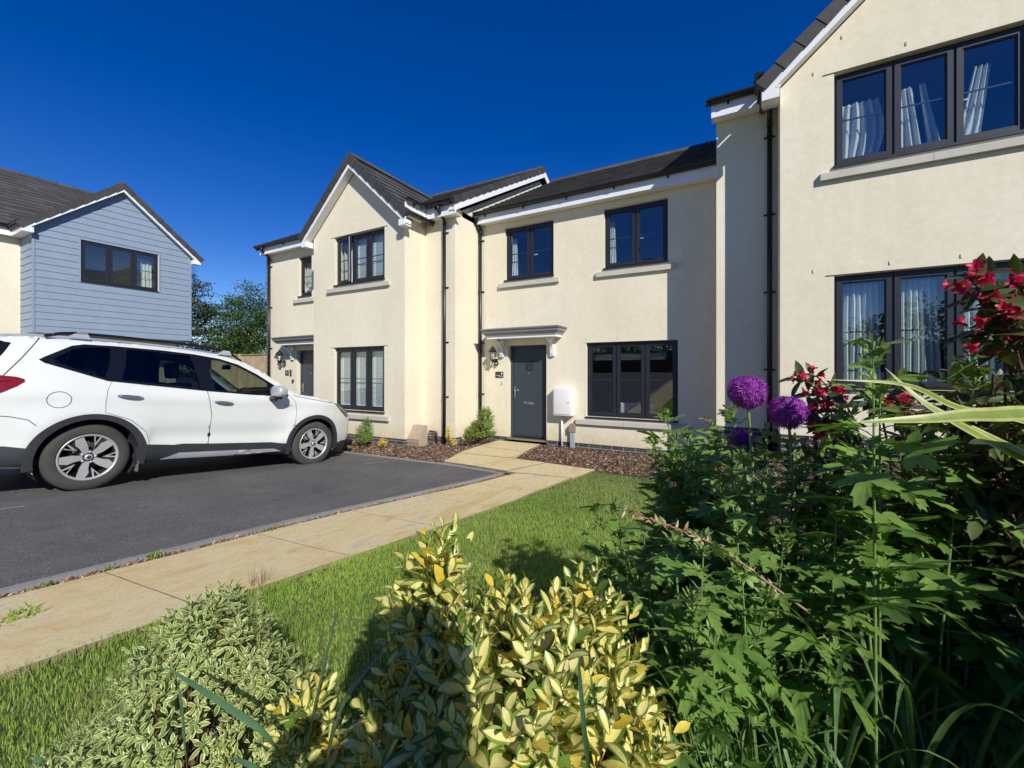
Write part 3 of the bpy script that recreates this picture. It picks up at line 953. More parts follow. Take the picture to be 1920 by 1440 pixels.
# party gable above the centre roof
mb.M = Matrix.Identity(4)
mb.prism([(7.06, 3.3), (15.2, 3.3), (11.2, 3.42 + 4.15 * SL - .12)], 'x', -5.46, -5.262)
mb.prism([(7.06, 3.3), (15.2, 3.3), (11.2, 3.42 + 4.15 * SL - .12)], 'x', -11.77, -11.6)
mb.build("wall", 'render', Lh)
mb = MB()
mb.box(-11.77, -10.54, 7.062, 7.3, GROUND - .1, -1.381); mb.box(-9.63, -8.92, 7.062, 7.3, GROUND - .1, -1.381); mb.box(-6.06, -5.27, 7.062, 7.3, GROUND - .1, -1.381)
mb.box(-8.908, -6.062, 6.412, 7.06, GROUND - .1, -1.381)
mb.box(-5.5, -5.272, 7.3, 7.95, GROUND - .1, -1.381)
mb.box(-11.94, -11.772, 7.07, 7.4, GROUND - .1, 3.3)
mb.build("brick_plinth", 'brick', Lh)
window(f7, Lh, -10.45, -9.91, 2.02, 3.06, 1)
window(fb, Lh, -8.18, -6.61, 1.97, 3.05, 3, open_col=0, shutters=(1, 2))
window(fb, Lh, -8.2, -6.62, -.85, .54, 3, shutters=(0, 1, 2))
stone_sill(f7, Lh, -10.62, -9.78, 1.94)
stone_sill(fb, Lh, -8.40, -6.44, 1.90, split=-7.4)
stone_sill(fb, Lh, -8.40, -6.46, -.93)
door(Lh, f7, -10.54, -9.63, -1.46, .57)
canopy(Lh, f7, -10.08, .70)
# eaves either side of the bay, along the bay sides and barge boards
fascia(Lh, f7, -11.9, -9.10, 0, .20, 3.28, .19)
fascia(Lh, f7, -5.86, -5.10, 0, .20, 3.22, .20)
fsd = FX(-6.05)
fascia(Lh, fsd, 6.22, 6.84, 0, .19, 3.17, .20)
gutter(Lh, f7, -12.0, -9.10, .27, 3.50)
gutter(Lh, f7, -5.86, -5.2, .27, 3.46)
gutter(Lh, fsd, 6.22, 6.78, .25, 3.44)
downpipe(Lh, f7, -11.70, 0, .27, 3.46, -1.5)
downpipe(Lh, f7, -5.50, 0, .27, 3.42, -1.5)
mb = MB()
bf = 6.4 - .17
foot_l = (-8.92 - .20, bf, 3.12 - .20 * TG); foot_r = (-6.05 + .20, bf, 3.12 - .20 * TG); apx = (cx, bf, 3.12 + gh * TG)
bargeboard(mb, foot_l, apx, foot_r, (0, -1, 0))
# soffit behind the barge board
for s_ in (-1, 1):
    fx = cx + s_ * (gh + .2)
    mb.face([(fx, bf, foot_l[2] + .02), (cx, bf, apx[2] + .02), (cx, 6.397, apx[2] + .02), (fx, 6.397, foot_l[2] + .02)])
    a, b = (fx - .02, fx + .18 * -s_) if s_ > 0 else (fx + .18, fx + .02)
    mb.box(min(a, b), max(a, b), bf - .024, 6.397, foot_l[2] - .02, foot_l[2] + .10)
# barge board of the party verge, facing the centre house
vx = -5.26 + .13
EYL = 7.05 - .26
bargeboard(mb, (vx, EYL + .04, 3.26), (vx, 11.2, 3.26 + (11.16 - EYL) * SL), (vx, 15.3, 3.26), (1, 0, 0), .17)
mb.face([(vx, EYL + .04, 3.29), (vx, 11.2, 3.29 + (11.16 - EYL) * SL), (-5.26, 11.2, 3.29 + (11.16 - EYL) * SL), (-5.26, EYL + .04, 3.29)])
mb.build("bargeboard", 'white_pvc', Lh)
mb = MB()
roof_slope(mb, (-11.95, EYL, EZ), (cx - gh - .1, EYL, EZ), (0, CS, SN), 1.0)
roof_slope(mb, (-11.95, EYL + 1.0 * CS, EZ + 1.0 * SN), (-5.17, EYL + 1.0 * CS, EZ + 1.0 * SN), (0, CS, SN), (11.2 - EYL) / CS - 1.0)
roof_slope(mb, (-6.0, EYL, EZ), (-5.17, EYL, EZ), (0, CS, SN), 1.02)
roof_slope(mb, (-11.95, 22.4 - EYL, EZ), (-5.17, 22.4 - EYL, EZ), (0, -CS, SN), (11.2 - EYL) / CS)
rzL = EZ + (11.2 - EYL) * SL
ridge_tiles(mb, (-11.95, 11.2, rzL + .05), (-5.17, 11.2, rzL + .05))
# bay roof
gs = math.sin(GA); gc = math.cos(GA)
be = gh + .24; bz = 3.12 - .24 * TG + .26
sl_len = be / gc
roof_slope(mb, (cx + be, bf + .05, bz), (cx + be, 9.3, bz), (-gc, 0, gs), sl_len)
roof_slope(mb, (cx - be, bf + .05, bz), (cx - be, 9.3, bz), (gc, 0, gs), sl_len)
ridge_tiles(mb, (cx, bf - .02, bz + be * TG + .05), (cx, 9.25, bz + be * TG + .05))
mb.build("roof", 'tile', Lh)
vb = bf - .03
mb = MB(); verge_units(mb, (cx + be, vb, bz), (cx, vb, bz + be * TG), (0, -1, 0))
mb.build("verge", 'verge', Lh)
mb = MB(); verge_units(mb, (cx - be, vb, bz), (cx, vb, bz + be * TG), (0, -1, 0))
mb.build("verge", 'verge', Lh)
mb = MB(); verge_units(mb, (-5.098, EYL, EZ), (-5.098, 11.2, rzL), (1, 0, 0), drop=.10)
mb.build("verge", 'verge', Lh)
mb = MB(); verge_units(mb, (-11.97, EYL, EZ), (-11.97, 11.2, rzL), (-1, 0, 0), drop=.10)
mb.build("verge", 'verge', Lh)
interior(Lh, -11.6, -8.95, 7.35, 11.6, -1.40, 1.35, 3.4)
interior(Lh, -8.6, -6.35, 6.68, 11.6, -1.40, 1.35, 3.4)

# ---------------------------------------------------------------- right house (stands .63 m higher)
Rh = thing("terraced_house", "tall cream rendered house with a big front gable, nearest and furthest right, curtained windows", "house", (2, 12, GROUND), group="houses of the cream terrace")
fr = FY(6.76); f3 = FY(7.3)
H = .63
gx0, gx1 = .43, 3.95; gcx = (gx0 + gx1) / 2; ghw = (gx1 - gx0) / 2
mb = MB(fr.M)
wall_panel(mb, [(gx0, -.85), (gx1, -.85), (gx1, 3.85), (gcx, 3.85 + ghw * TG), (gx0, 3.85)], [(1.02, 2.76, 2.66, 3.74 + .12), (1.02, 2.76, -.22, 1.24)])
mb.M = f3.M
wall_panel(mb, [(-.38, -.85), (gx0, -.85), (gx0, 4.05), (-.38, 4.05)], [])
wall_panel(mb, [(gx1, -.85), (5.4, -.85), (5.4, 4.05), (gx1, 4.05)], [])
mb.M = Matrix.Identity(4)
mb.box(gx0 + .001, gx0 + .25, 7.012, 7.32, -.85, 3.92); mb.box(gx1 - .25, gx1 - .001, 7.012, 7.32, -.85, 3.92)
mb.box(-.379, -.12, 7.552, 15.8, GROUND, 4.05); mb.box(5.15, 5.4, 7.552, 15.8, GROUND, 4.05); mb.box(-.38, 5.4, 15.8, 16.0, GROUND, 4.05)
mb.prism([(7.4, 4.0), (15.4, 4.0), (11.4, 4.05 + 4.0 * SL - .1)], 'x', -.379, -.15)
mb.prism([(7.4, 4.0), (15.4, 4.0), (11.4, 4.05 + 4.0 * SL - .1)], 'x', 5.15, 5.4)
mb.build("wall", 'render', Rh)
mb = MB()
mb.box(-.378, gx0 + .01, 7.312, 7.6, GROUND - .1, -.851); mb.box(gx0 + .012, gx1 - .012, 6.772, 7.31, GROUND - .1, -.851); mb.box(gx1, 5.4, 7.312, 7.6, GROUND - .1, -.851)
mb.build("brick_plinth", 'brick', Rh)
window(fr, Rh, 1.02, 2.76, 2.66, 3.86, 3)
window(fr, Rh, 1.02, 2.76, -.22, 1.24, 3)
stone_sill(fr, Rh, .87, 2.92, 2.585, split=1.95)
stone_sill(fr, Rh, .87, 2.92, -.29, split=1.95)
fascia(Rh, f3, -.44, gx0 - .19, 0, .20, 3.90, .20)
gutter(Rh, f3, -.46, gx0 - .14, .27, 4.13)
fl = Facade((gx0, 0, 0), (0, -1, 0), (-1, 0, 0))
fascia(Rh, fl, -7.1, -6.59, 0, .19, 3.80, .20)
gutter(Rh, fl, -7.05, -6.60, .25, 4.07)
downpipe(Rh, f3, gx0 - .10, 0, .20, 3.98, -1.15)
mb = MB()
bf = 6.76 - .17
fz = 3.85 - .20 * TG
bargeboard(mb, (gx0 - .2, bf, fz), (gcx, bf, 3.85 + ghw * TG), (gx1 + .2, bf, fz), (0, -1, 0))
for s_ in (-1, 1):
    fx = gcx + s_ * (ghw + .2)
    mb.face([(fx, bf, fz + .02), (gcx, bf, 3.85 + ghw * TG + .02), (gcx, 6.757, 3.85 + ghw * TG + .02), (fx, 6.757, fz + .02)])
    a, b = (fx - .18, fx + .02) if s_ > 0 else (fx - .02, fx + .18)
    mb.box(a, b, bf - .024, 6.757, fz - .02, fz + .10)
mb.build("bargeboard", 'white_pvc', Rh)
mb = MB()
EYR = 7.3 - .26; EZR = 4.12
roof_slope(mb, (-.52, EYR, EZR), (gx0 + .1, EYR, EZR), (0, CS, SN), 1.0)
roof_slope(mb, (gx1, EYR, EZR), (5.5, EYR, EZR), (0, CS, SN), 1.0)
roof_slope(mb, (-.52, EYR + CS, EZR + SN), (5.5, EYR + CS, EZR + SN), (0, CS, SN), (11.4 - EYR) / CS - 1.0)
roof_slope(mb, (-.52, 22.8 - EYR, EZR), (5.5, 22.8 - EYR, EZR), (0, -CS, SN), (11.4 - EYR) / CS)
rzR = EZR + (11.4 - EYR) * SL
ridge_tiles(mb, (-.52, 11.4, rzR + .05), (5.5, 11.4, rzR + .05))
be = ghw + .24; bz = 3.85 - .24 * TG + .26
roof_slope(mb, (gcx + be, bf + .05, bz), (gcx + be, 9.6, bz), (-gc, 0, gs), be / gc)
roof_slope(mb, (gcx - be, bf + .05, bz), (gcx - be, 9.6, bz), (gc, 0, gs), be / gc)
ridge_tiles(mb, (gcx, bf - .02, bz + be * TG + .05), (gcx, 9.5, bz + be * TG + .05))
mb.build("roof", 'tile', Rh)
vb = bf - .03
mb = MB(); verge_units(mb, (gcx + be, vb, bz), (gcx, vb, bz + be * TG), (0, -1, 0))
mb.build("verge", 'verge', Rh)
mb = MB(); verge_units(mb, (gcx - be, vb, bz), (gcx, vb, bz + be * TG), (0, -1, 0))
mb.build("verge", 'verge', Rh)
interior(Rh, gx0 + .3, gx1 - .3, 7.02, 11.6, -.75, 1.98, 4.1)

# ---------------------------------------------------------------- blue clad house
Bh = thing("clad_house", "house with an overhanging blue-grey boarded upper gable, behind the white car", "house", (-20, 5.5, GROUND), group=None)
XB = -17.0; XM = -18.06
fx = FX(XB); fm = FX(XM)
y0, y1, yc = 3.66, 7.38, 5.52
bz0 = 1.08; bze = 3.98; BT = 0.86
bhw = (y1 - y0) / 2
mb = MB(fx.M)
# boards: one overlapping course after another, cut to the gable and the window
wz0, wz1, wy0, wy1 = 2.66, 3.88, 4.61, 6.46
exp_ = .192; k = 0; z = bz0
while z < bze + bhw * BT:
    za, zb = z, min(z + exp_, bze + bhw * BT)
    def span(zz):
        if zz <= bze: return y0, y1
        q = (zz - bze) / BT; return y0 + q, y1 - q
    a0, a1 = span(za); b0, b1 = span(zb)
    segs = []
    if zb <= wz0 or za >= wz1: segs = [(a0, a1, b0, b1, za, zb)]
    else:
        segs = [(a0, wy0 - .01, b0, wy0 - .01, za, zb), (wy1 + .01, a1, wy1 + .01, b1, za, zb)]
        if za < wz0: segs.append((wy0 - .01, wy1 + .01, wy0 - .01, wy1 + .01, za, wz0))
        if zb > wz1: segs.append((wy0 - .01, wy1 + .01, wy0 - .01, wy1 + .01, wz1, zb))
    for (p, q, r_, s_, u, v) in segs:
        w_u = .020 - .014 * (u - za) / exp_; w_v = .020 - .014 * (v - za) / exp_
        mb.face([(p, w_u, u), (q, w_u, u), (s_, w_v, v), (r_, w_v, v)])
        mb.face([(p, 0, u), (q, 0, u), (q, w_u, u), (p, w_u, u)])
    z += exp_
mb.M = Matrix.Identity(4)
z = bz0
while z < bze - .05:
    za, zb = z, min(z + exp_, bze)
    for yy, sg in ((y0, -1), (y1, 1)):
        mb.face([(XM, yy + sg * .02, za), (XB + .02, yy + sg * .02, za), (XB + .006, yy + sg * .006, zb), (XM, yy + sg * .006, zb)])
        mb.face([(XM, yy, za), (XB, yy, za), (XB, yy + sg * .02, za), (XM, yy + sg * .02, za)])
    z += exp_
mb.build("cladding", 'clad', Bh)
mb = MB(fx.M)
wall_panel(mb, [(y0, bz0), (y1, bz0), (y1, bze), (yc, bze + bhw * BT), (y0, bze)], [(wy0, wy1, wz0, wz1)], w=-.003)
mb.M = Matrix.Identity(4)
mb.box(XM, XB - .003, y0 + .003, y0 + .2, bz0, bze); mb.box(XM, XB - .003, y1 - .2, y1 - .003, bz0, bze)
mb.box(XM + .01, XB - .01, y0 + .01, y1 - .01, bz0 + .02, bz0 + .12)
mb.M = fm.M
wall_panel(mb, [(-8.0, GROUND), (y1, GROUND), (y1, 4.0), (-8.0, 4.0)], [(4.3, 6.6, -1.3, .65)])
mb.M = Matrix.Identity(4)
mb.box(XM - 8, XM - .25, y1 - .25, y1, GROUND, 4.0)
mb.box(XM - 8, XM - 7.8, -8, y1, GROUND, 4.0)
# entrance canopy wall that throws the slanting shade
mb.build("wall", 'render', Bh)
mb = MB(); mb.M = fx.M
for (a, b, c, e) in ((wy0 - .05, wy0 - .011, wz0 - .03, wz1 + .04), (wy1 + .011, wy1 + .05, wz0 - .03, wz1 + .04)):
    mb.box(a, b, 0, .03, c, e)
mb.M = Matrix.Identity(4)
for yy, sg in ((y0, -1), (y1, 1)):
    a, b = sorted((yy + sg * .024, yy - sg * .03))
    mb.box(XB - .01, XB + .026, a, b, bz0 - .01, bze - .10)
mb.build("corner_trim", 'clad', Bh)
window(fx, Bh, wy0, wy1, wz0, wz1, 3, rec=.03)
window(fm, Bh, 4.3, 6.6, -1.3, .65, 2, rec=.05)
mb = MB()
bx = XB + .16
fz = bze - .22 * BT
bargeboard(mb, (bx, y0 - .22, fz), (bx, yc, bze + bhw * BT), (bx, y1 + .22, fz), (1, 0, 0), .16)
for s_ in (-1, 1):
    fy_ = yc + s_ * (bhw + .22)
    mb.face([(bx, fy_, fz + .02), (bx, yc, bze + bhw * BT + .02), (XB + .003, yc, bze + bhw * BT + .02), (XB + .003, fy_, fz + .02)])
    a, b = (fy_ - .20, fy_ + .02) if s_ > 0 else (fy_ - .02, fy_ + .20)
    mb.box(XB + .022, bx + .024, a, b, fz - .02, fz + .12)
mb.build("bargeboard", 'white_pvc', Bh)
fascia(Bh, fm, -8.0, y0 - .02, 0, .22, 3.80, .20)
fsd = Facade((0, y0, 0), (1, 0, 0), (0, -1, 0))
fascia(Bh, fsd, XM + .2, XB + .16, 0, .22, 3.80, .20)
gutter(Bh, fm, -8.0, y0 - .25, .29, 4.05)
gutter(Bh, fsd, XM + .3, XB + .10, .28, 4.05)
mb = MB()
bl = math.hypot(1, BT); bec = 1 / bl; bes = BT / bl
be = bhw + .30; bz = bze - .30 * BT + .24
roof_slope(mb, (bx - .02, yc - be, bz), (XM - 2.9, yc - be, bz), (0, bec, bes), be / bec)
roof_slope(mb, (XM - 2.9, yc + be, bz), (bx - .02, yc + be, bz), (0, -bec, bes), be / bec)
ridge_tiles(mb, (bx, yc, bz + be * BT + .05), (XM - 2.9, yc, bz + be * BT + .05))
MS = math.tan(R(33)); MC = math.cos(R(33)); MN = math.sin(R(33))
ex = XM + .28
mz = 4.06
roof_slope(mb, (ex, -8.2, mz), (ex, 4.55, mz), (-MC, 0, MN), 1.6)
roof_slope(mb, (ex - 1.6 * MC, -8.2, mz + 1.6 * MN), (ex - 1.6 * MC, 7.6, mz + 1.6 * MN), (-MC, 0, MN), 3.55)
roof_slope(mb, (ex - 5.15 * 2 * MC, -8.2, mz), (ex - 5.15 * 2 * MC, 7.6, mz), (MC, 0, MN), 5.15)
ridge_tiles(mb, (ex - 5.15 * MC, -8.2, mz + 5.15 * MN + .05), (ex - 5.15 * MC, 7.6, mz + 5.15 * MN + .05))
mb.build("roof", 'tile', Bh)
vb = bf - .03
mb = MB(); verge_units(mb, (bx + .03, yc - be, bz), (bx + .03, yc, bz + be * BT), (1, 0, 0))
mb.build("verge", 'verge', Bh)
mb = MB(); verge_units(mb, (bx + .03, yc + be, bz), (bx + .03, yc, bz + be * BT), (1, 0, 0))
mb.build("verge", 'verge', Bh)
mb = MB(); open_box(mb, XM - 3, XB - .26, y0 + .22, y1 - .22, 1.25, 4.0, 'x')
open_box(mb, XM - 4, XM - .27, 3.9, 7.0, -1.45, 1.0, 'x')
mb.build("interior", 'room', Bh)
for root in (C, Lh, Rh, Bh): reparent_loc(root)
# ================================================================== CAR
M['paint'] = plain("white_car_paint", (0.69, 0.71, 0.685), 0.25, 0.012, 60, 0.0, Coat_Weight=0.8, Coat_Roughness=0.04)
M['trim'] = plain("car_black_trim", (0.030, 0.032, 0.038), 0.55, 0.08, 150, 0.12)
M['gloss'] = plain("car_gloss_black", (0.008, 0.008, 0.010), 0.08, 0.0, 60, 0.0)
M['silver'] = plain("car_silver_trim", (0.50, 0.52, 0.55), 0.38, 0.02, 60, 0.02, Metallic=0.3)
M['rubber'] = plain("tyre_rubber", (0.055, 0.053, 0.050), 0.85, 0.15, 40, 0.15)
M['alloy'] = plain("machined_alloy", (0.47, 0.465, 0.45), 0.36, 0.02, 60, 0.02, Metallic=0.35)
M['alloy_dark'] = plain("dark_alloy", (0.022, 0.022, 0.024), 0.35, 0.05)
M['cabin'] = plain("cabin_cloth", (0.020, 0.020, 0.022), 0.8, 0.1)
M['privacy'] = mat_glass("privacy_glass", 1.5, (0.16, 0.18, 0.18), 0.0, 0.0)
M['carglass'] = mat_glass("car_glass", 1.5, (0.62, 0.70, 0.64), 0.0, 0.0)
M['redlens'] = plain("red_lens", (0.20, 0.008, 0.008), 0.12, 0.08, 60, 0.0, Coat_Weight=0.6)
M['headglass'] = mat_glass("lamp_glass", 1.5, (0.8, 0.82, 0.84), 0.02, 0.0)
car = thing("parked_car", "white estate SUV with black wheel arch trim parked nose-in on the tarmac driveway", "car",
            (-6.15 - .90, 1.72, -1.275), (-math.atan(.093), 0, R(-1.2)))

TOP = [(-.93, 1.02), (-.90, 1.18), (-.84, 1.34), (-.74, 1.50), (-.66, 1.58), (-.42, 1.61), (.16, 1.645), (.75, 1.66), (1.18, 1.65), (1.44, 1.615), (1.70, 1.52), (1.97, 1.37), (2.26, 1.19),
       (2.40, 1.135), (2.67, 1.105), (3.0, 1.05), (3.25, .98), (3.42, .90), (3.54, .78), (3.575, .62), (3.57, .45), (3.53, .30), (3.45, .21)]
BOT = [(3.15, .19), (2.2, .23), (.45, .25), (-.45, .27), (-.80, .31), (-.93, .38)]
REAR = [(-.965, .50), (-.975, .70), (-.96, .88)]
SIL = TOP + BOT + REAR
def catmull(P, n=5, closed=True):
    out = []; L = len(P)
    for i in range(L):
        p0, p1, p2, p3 = (Vector(P[(i - 1) % L]), Vector(P[i]), Vector(P[(i + 1) % L]), Vector(P[(i + 2) % L]))
        for k in range(n):
            t = k / n
            q = .5 * ((2 * p1) + (-p0 + p2) * t + (2 * p0 - 5 * p1 + 4 * p2 - p3) * t * t + (-p0 + 3 * p1 - 3 * p2 + p3) * t ** 3)
            out.append((q.x, q.y))
    return out
SILS = catmull(SIL, 3)
def segdist(p, P):
    best = 9; n = len(P)
    for i in range(n):
        a = P[i]; b = P[(i + 1) % n]
        dx, dy = b[0] - a[0], b[1] - a[1]; L2 = dx * dx + dy * dy + 1e-12
        t = max(0, min(1, ((p[0] - a[0]) * dx + (p[1] - a[1]) * dy) / L2))
        dd = math.hypot(p[0] - a[0] - t * dx, p[1] - a[1] - t * dy)
        best = min(best, dd)
    return best
def wid(y, h):
    w = .900
    if h > 1.10: w -= .30 * (h - 1.10) + .22 * (h - 1.10) ** 2
    w -= (.055 if h > .86 else .022) * ((h - .86) / .42) ** 2 if h < 1.10 else .055 * (.24 / .42) ** 2
    # crease above the sill
    w -= .022 * math.exp(-((h - .56) / .10) ** 2) * (1 if .5 < y < 2.2 else 0.3)
    w += .014 * math.exp(-((h - 1.02) / .07) ** 2)
    # flared wings
    for c in (0.0, 2.67):
        r_ = math.hypot(y - c, (h - .36))
        w += .028 * math.exp(-((r_ - .47) / .16) ** 2)
    if y > 2.45: w -= .30 * ((y - 2.45) / 1.12) ** 2.3
    if y < -.15: w -= .17 * ((-.15 - y) / .82) ** 2.2
    return w
def X(y, h, off=0.0, rnd=True):
    w = wid(y, h)
    if rnd:
        dd = segdist((y, h), SILS); r_ = .085
        if dd < r_: w -= r_ * .75 * (1 - math.sqrt(max(0, 1 - (1 - dd / r_) ** 2)))
    return w + off
def arch(c, r_, zc=.355, n=28, bottom=.10):
    pts = []
    for k in range(n + 1):
        a = R(-12) + k / n * R(204)
        pts.append((c + r_ * math.cos(a), zc + r_ * math.sin(a)))
    return [(c + r_ * .98, bottom)] + pts + [(c - r_ * .98, bottom)]
def clip_poly_outline(outer, holes): return outer, holes
DLO = [(-.44, 1.365), (-.40, 1.40), (-.20, 1.545), (-.10, 1.575), (.15, 1.592), (.60, 1.605), (.95, 1.60), (1.25, 1.575), (1.48, 1.52), (1.72, 1.405), (1.95, 1.265), (2.17, 1.125), (2.15, 1.095),
       (1.6, 1.103), (1.05, 1.125), (.55, 1.155), (.08, 1.185), (-.40, 1.335)]
RD = [(.125, 1.19), (.085, 1.08), (.075, .95), (.08, .84), (.30, .76), (.46, .62), (.52, .44), (1.135, .40), (1.125, .83), (1.085, 1.00), (1.055, 1.132)]
FD = [(1.065, 1.132), (1.095, 1.00), (1.135, .83), (1.145, .40), (2.235, .38), (2.285, .62), (2.30, .90), (2.27, 1.02), (2.20, 1.09), (2.17, 1.112)]
def grow(P, g):
    cx_ = sum(p[0] for p in P) / len(P); n = len(P); out = []
    area = sum(P[i][0] * P[(i + 1) % n][1] - P[(i + 1) % n][0] * P[i][1] for i in range(n))
    s_ = 1 if area > 0 else -1
    for i in range(n):
        a, b, c = Vector(P[i - 1]), Vector(P[i]), Vector(P[(i + 1) % n])
        t = ((b - a).normalized() + (c - b).normalized()); t = t.normalized() if t.length > 1e-6 else (c - b).normalized()
        nn = Vector((t.y, -t.x)) * s_
        q = b + nn * g; out.append((q.x, q.y))
    return out
def panel(mb, poly, holes=(), off=0.0, step=.035, side=1, mi=0, smooth=True, depth=0.0, rnd=True):
    vv, ff = cdt(poly, holes, step)
    base = len(mb.v)
    for (y, h) in vv: mb.pt((side * X(y, h, off, rnd), y, h))
    for t in ff:
        q = [base + k for k in t]
        if side < 0: q = q[::-1]
        mb.facei(q, mi, smooth)
    if depth > 0:
        for P in [poly] + list(holes):
            n = len(P)
            Q = []
            for i in range(n):
                a, b = P[i], P[(i + 1) % n]; L = math.hypot(b[0] - a[0], b[1] - a[1]); k = max(1, int(L / step))
                Q += [(a[0] + (b[0] - a[0]) * j / k, a[1] + (b[1] - a[1]) * j / k) for j in range(k)]
            n = len(Q)
            for i in range(n):
                a, b = Q[i], Q[(i + 1) % n]
                mb.face([(side * X(a[0], a[1], off, rnd), a[0], a[1]), (side * X(b[0], b[1], off, rnd), b[0], b[1]),
                         (side * X(b[0], b[1], off - depth, rnd), b[0], b[1]), (side * X(a[0], a[1], off - depth, rnd), a[0], a[1])], mi)
def surf_line(mb, pts, width, off, side=1, mi=0):
    P = resample(pts, .03)
    for i, (a, b) in enumerate(zip(P[:-1], P[1:])):
        t = Vector((b[0] - a[0], b[1] - a[1])).normalized(); nn = Vector((-t.y, t.x)) * width / 2
        q = [(a[0] - nn.x, a[1] - nn.y), (b[0] - nn.x, b[1] - nn.y), (b[0] + nn.x, b[1] + nn.y), (a[0] + nn.x, a[1] + nn.y)]
        mb.face([(side * X(y, h, off), y, h) for y, h in q], mi)

ARC = .415
# silhouette with the wheel arches cut from its lower edge
def sil_arched():
    P = list(SILS)
    out = []
    for p in P: out.append(p)
    return out
holesA = [arch(0.0, ARC, bottom=.0), arch(2.67, ARC, bottom=.0)]
def body_poly():
    """outer silhouette walked with arches merged in"""
    P = SILS; out = []
    def in_arch(p):
        for c in (2.67, 0.0):
            if abs(p[0] - c) < ARC and math.hypot(p[0] - c, max(0, p[1] - .355)) < ARC and p[1] < .5: return c
        return None
    done = set()
    for p in P:
        c = in_arch(p)
        if c is None: out.append(p)
        elif c not in done:
            done.add(c)
            n = 30; yb = p[1]
            for k in range(n + 1):
                a = R(-20) + k / n * R(220)
                out.append((c + ARC * math.cos(a), .355 + ARC * math.sin(a)))
    return out
BP = body_poly()
body = MB()
for side in (1, -1):
    panel(body, BP, [grow(DLO, -.002), grow(RD, .006), grow(FD, .006)], 0.0, .04, side)
# upper shell: roof, screen surround, bonnet, nose, tailgate, rear bumper
loop = [p for p in SILS]
i0 = min(range(len(loop)), key=lambda i: (loop[i][0] - 3.45) ** 2 + (loop[i][1] - .21) ** 2)
start = min(range(len(loop)), key=lambda i: (loop[i][0] + .93) ** 2 + (loop[i][1] - .38) ** 2)
seq = []
i = start
while True:
    seq.append(loop[i % len(loop)])
    if i % len(loop) == i0: break
    i += 1
def crown(y, h):
    """bulge of the centre line beyond the side silhouette: (dy, dh)"""
    if h > 1.45 and -.7 < y < 1.5: return 0.0, .055
    if y > 3.3 and h < .9: return .10, 0.0
    if y > 2.3: return .02, .045
    if y > 1.4: return .09, .045
    if y < -.6 and h > 1.0: return -.05, .02
    if y < -.6: return -.06, 0.0
    return 0, .05
NW = 14
def shell_rows(seq_):
    rows = []
    cr = [crown(*p) for p in seq_]
    for _ in range(6):
        cr = [tuple((cr[max(0, k - 1)][j] + cr[k][j] * 2 + cr[min(len(cr) - 1, k + 1)][j]) / 4 for j in (0, 1)) for k in range(len(cr))]
    for (y, h), (dy, dh) in zip(seq_, cr):
        w = X(y, h); row = []
        for k in range(NW + 1):
            t = -1 + 2 * k / NW; t = math.sin(t * PI / 2)
            b = (1 - abs(t) ** 2.6)
            row.append((w * t, y + dy * b, h + dh * b))
        rows.append(row)
    return rows
rows = shell_rows(seq)
screen = MB(); rearw = MB()
for k in range(len(rows) - 1):
    (y, h) = seq[k]; (yb, hb) = seq[k + 1]
    my, mh = (y + yb) / 2, (h + hb) / 2
    is_scr = 1.50 < my < 2.22 and mh > 1.12
    is_rear = -.92 < my < -.70 and 1.14 < mh < 1.54
    for j in range(NW):
        q = [rows[k][j], rows[k + 1][j], rows[k + 1][j + 1], rows[k][j + 1]]
        if (is_scr or is_rear) and 1 <= j < NW - 1: (screen if is_scr else rearw).face(q, 0, True)
        else: body.face(q, 0, True)
# underside and inner liner of the arches
body.face([(-.8, -.8, .30), (.8, -.8, .30), (.8, 3.3, .22), (-.8, 3.3, .22)], 1)
for side in (1, -1):
    for c in (0.0, 2.67):
        n = 24
        for k in range(n):
            a = R(-30) + k / n * R(240); b = R(-30) + (k + 1) / n * R(240)
            pa = (c + ARC * math.cos(a), .355 + ARC * math.sin(a)); pb = (c + ARC * math.cos(b), .355 + ARC * math.sin(b))
            wa, wb = X(*pa, rnd=False) - .005, X(*pb, rnd=False) - .005
            body.face([(side * wa, *pa), (side * wb, *pb), (side * .52, *pb), (side * .52, *pa)], 1, True)
        pts = [(side * .52, c + ARC * math.cos(R(-30) + k / 24 * R(240)), .355 + ARC * math.sin(R(-30) + k / 24 * R(240))) for k in range(25)]
        body.face(pts, 1)
    # dark jamb behind the door gaps
    for P in (RD, FD):
        n = len(P)
        for i in range(n):
            a, b = P[i], P[(i + 1) % n]
            t = Vector((b[0] - a[0], b[1] - a[1])).normalized(); nn = Vector((-t.y, t.x)) * .012
            qq = [(a[0] - nn.x, a[1] - nn.y), (b[0] - nn.x, b[1] - nn.y), (b[0] + nn.x, b[1] + nn.y), (a[0] + nn.x, a[1] + nn.y)]
            body.face([(side * (X(y, h) - .014), y, h) for y, h in qq], 2)
b_ = body.build("body", ['paint', 'trim', 'gap'], car)
for v_ in (0,):
    bm = bmesh.new(); bm.from_mesh(b_.data); bmesh.ops.remove_doubles(bm, verts=bm.verts, dist=.0008); bm.to_mesh(b_.data); bm.free()
screen.build("windscreen", 'carglass', car)
rearw.build("rear_window", 'privacy', car)

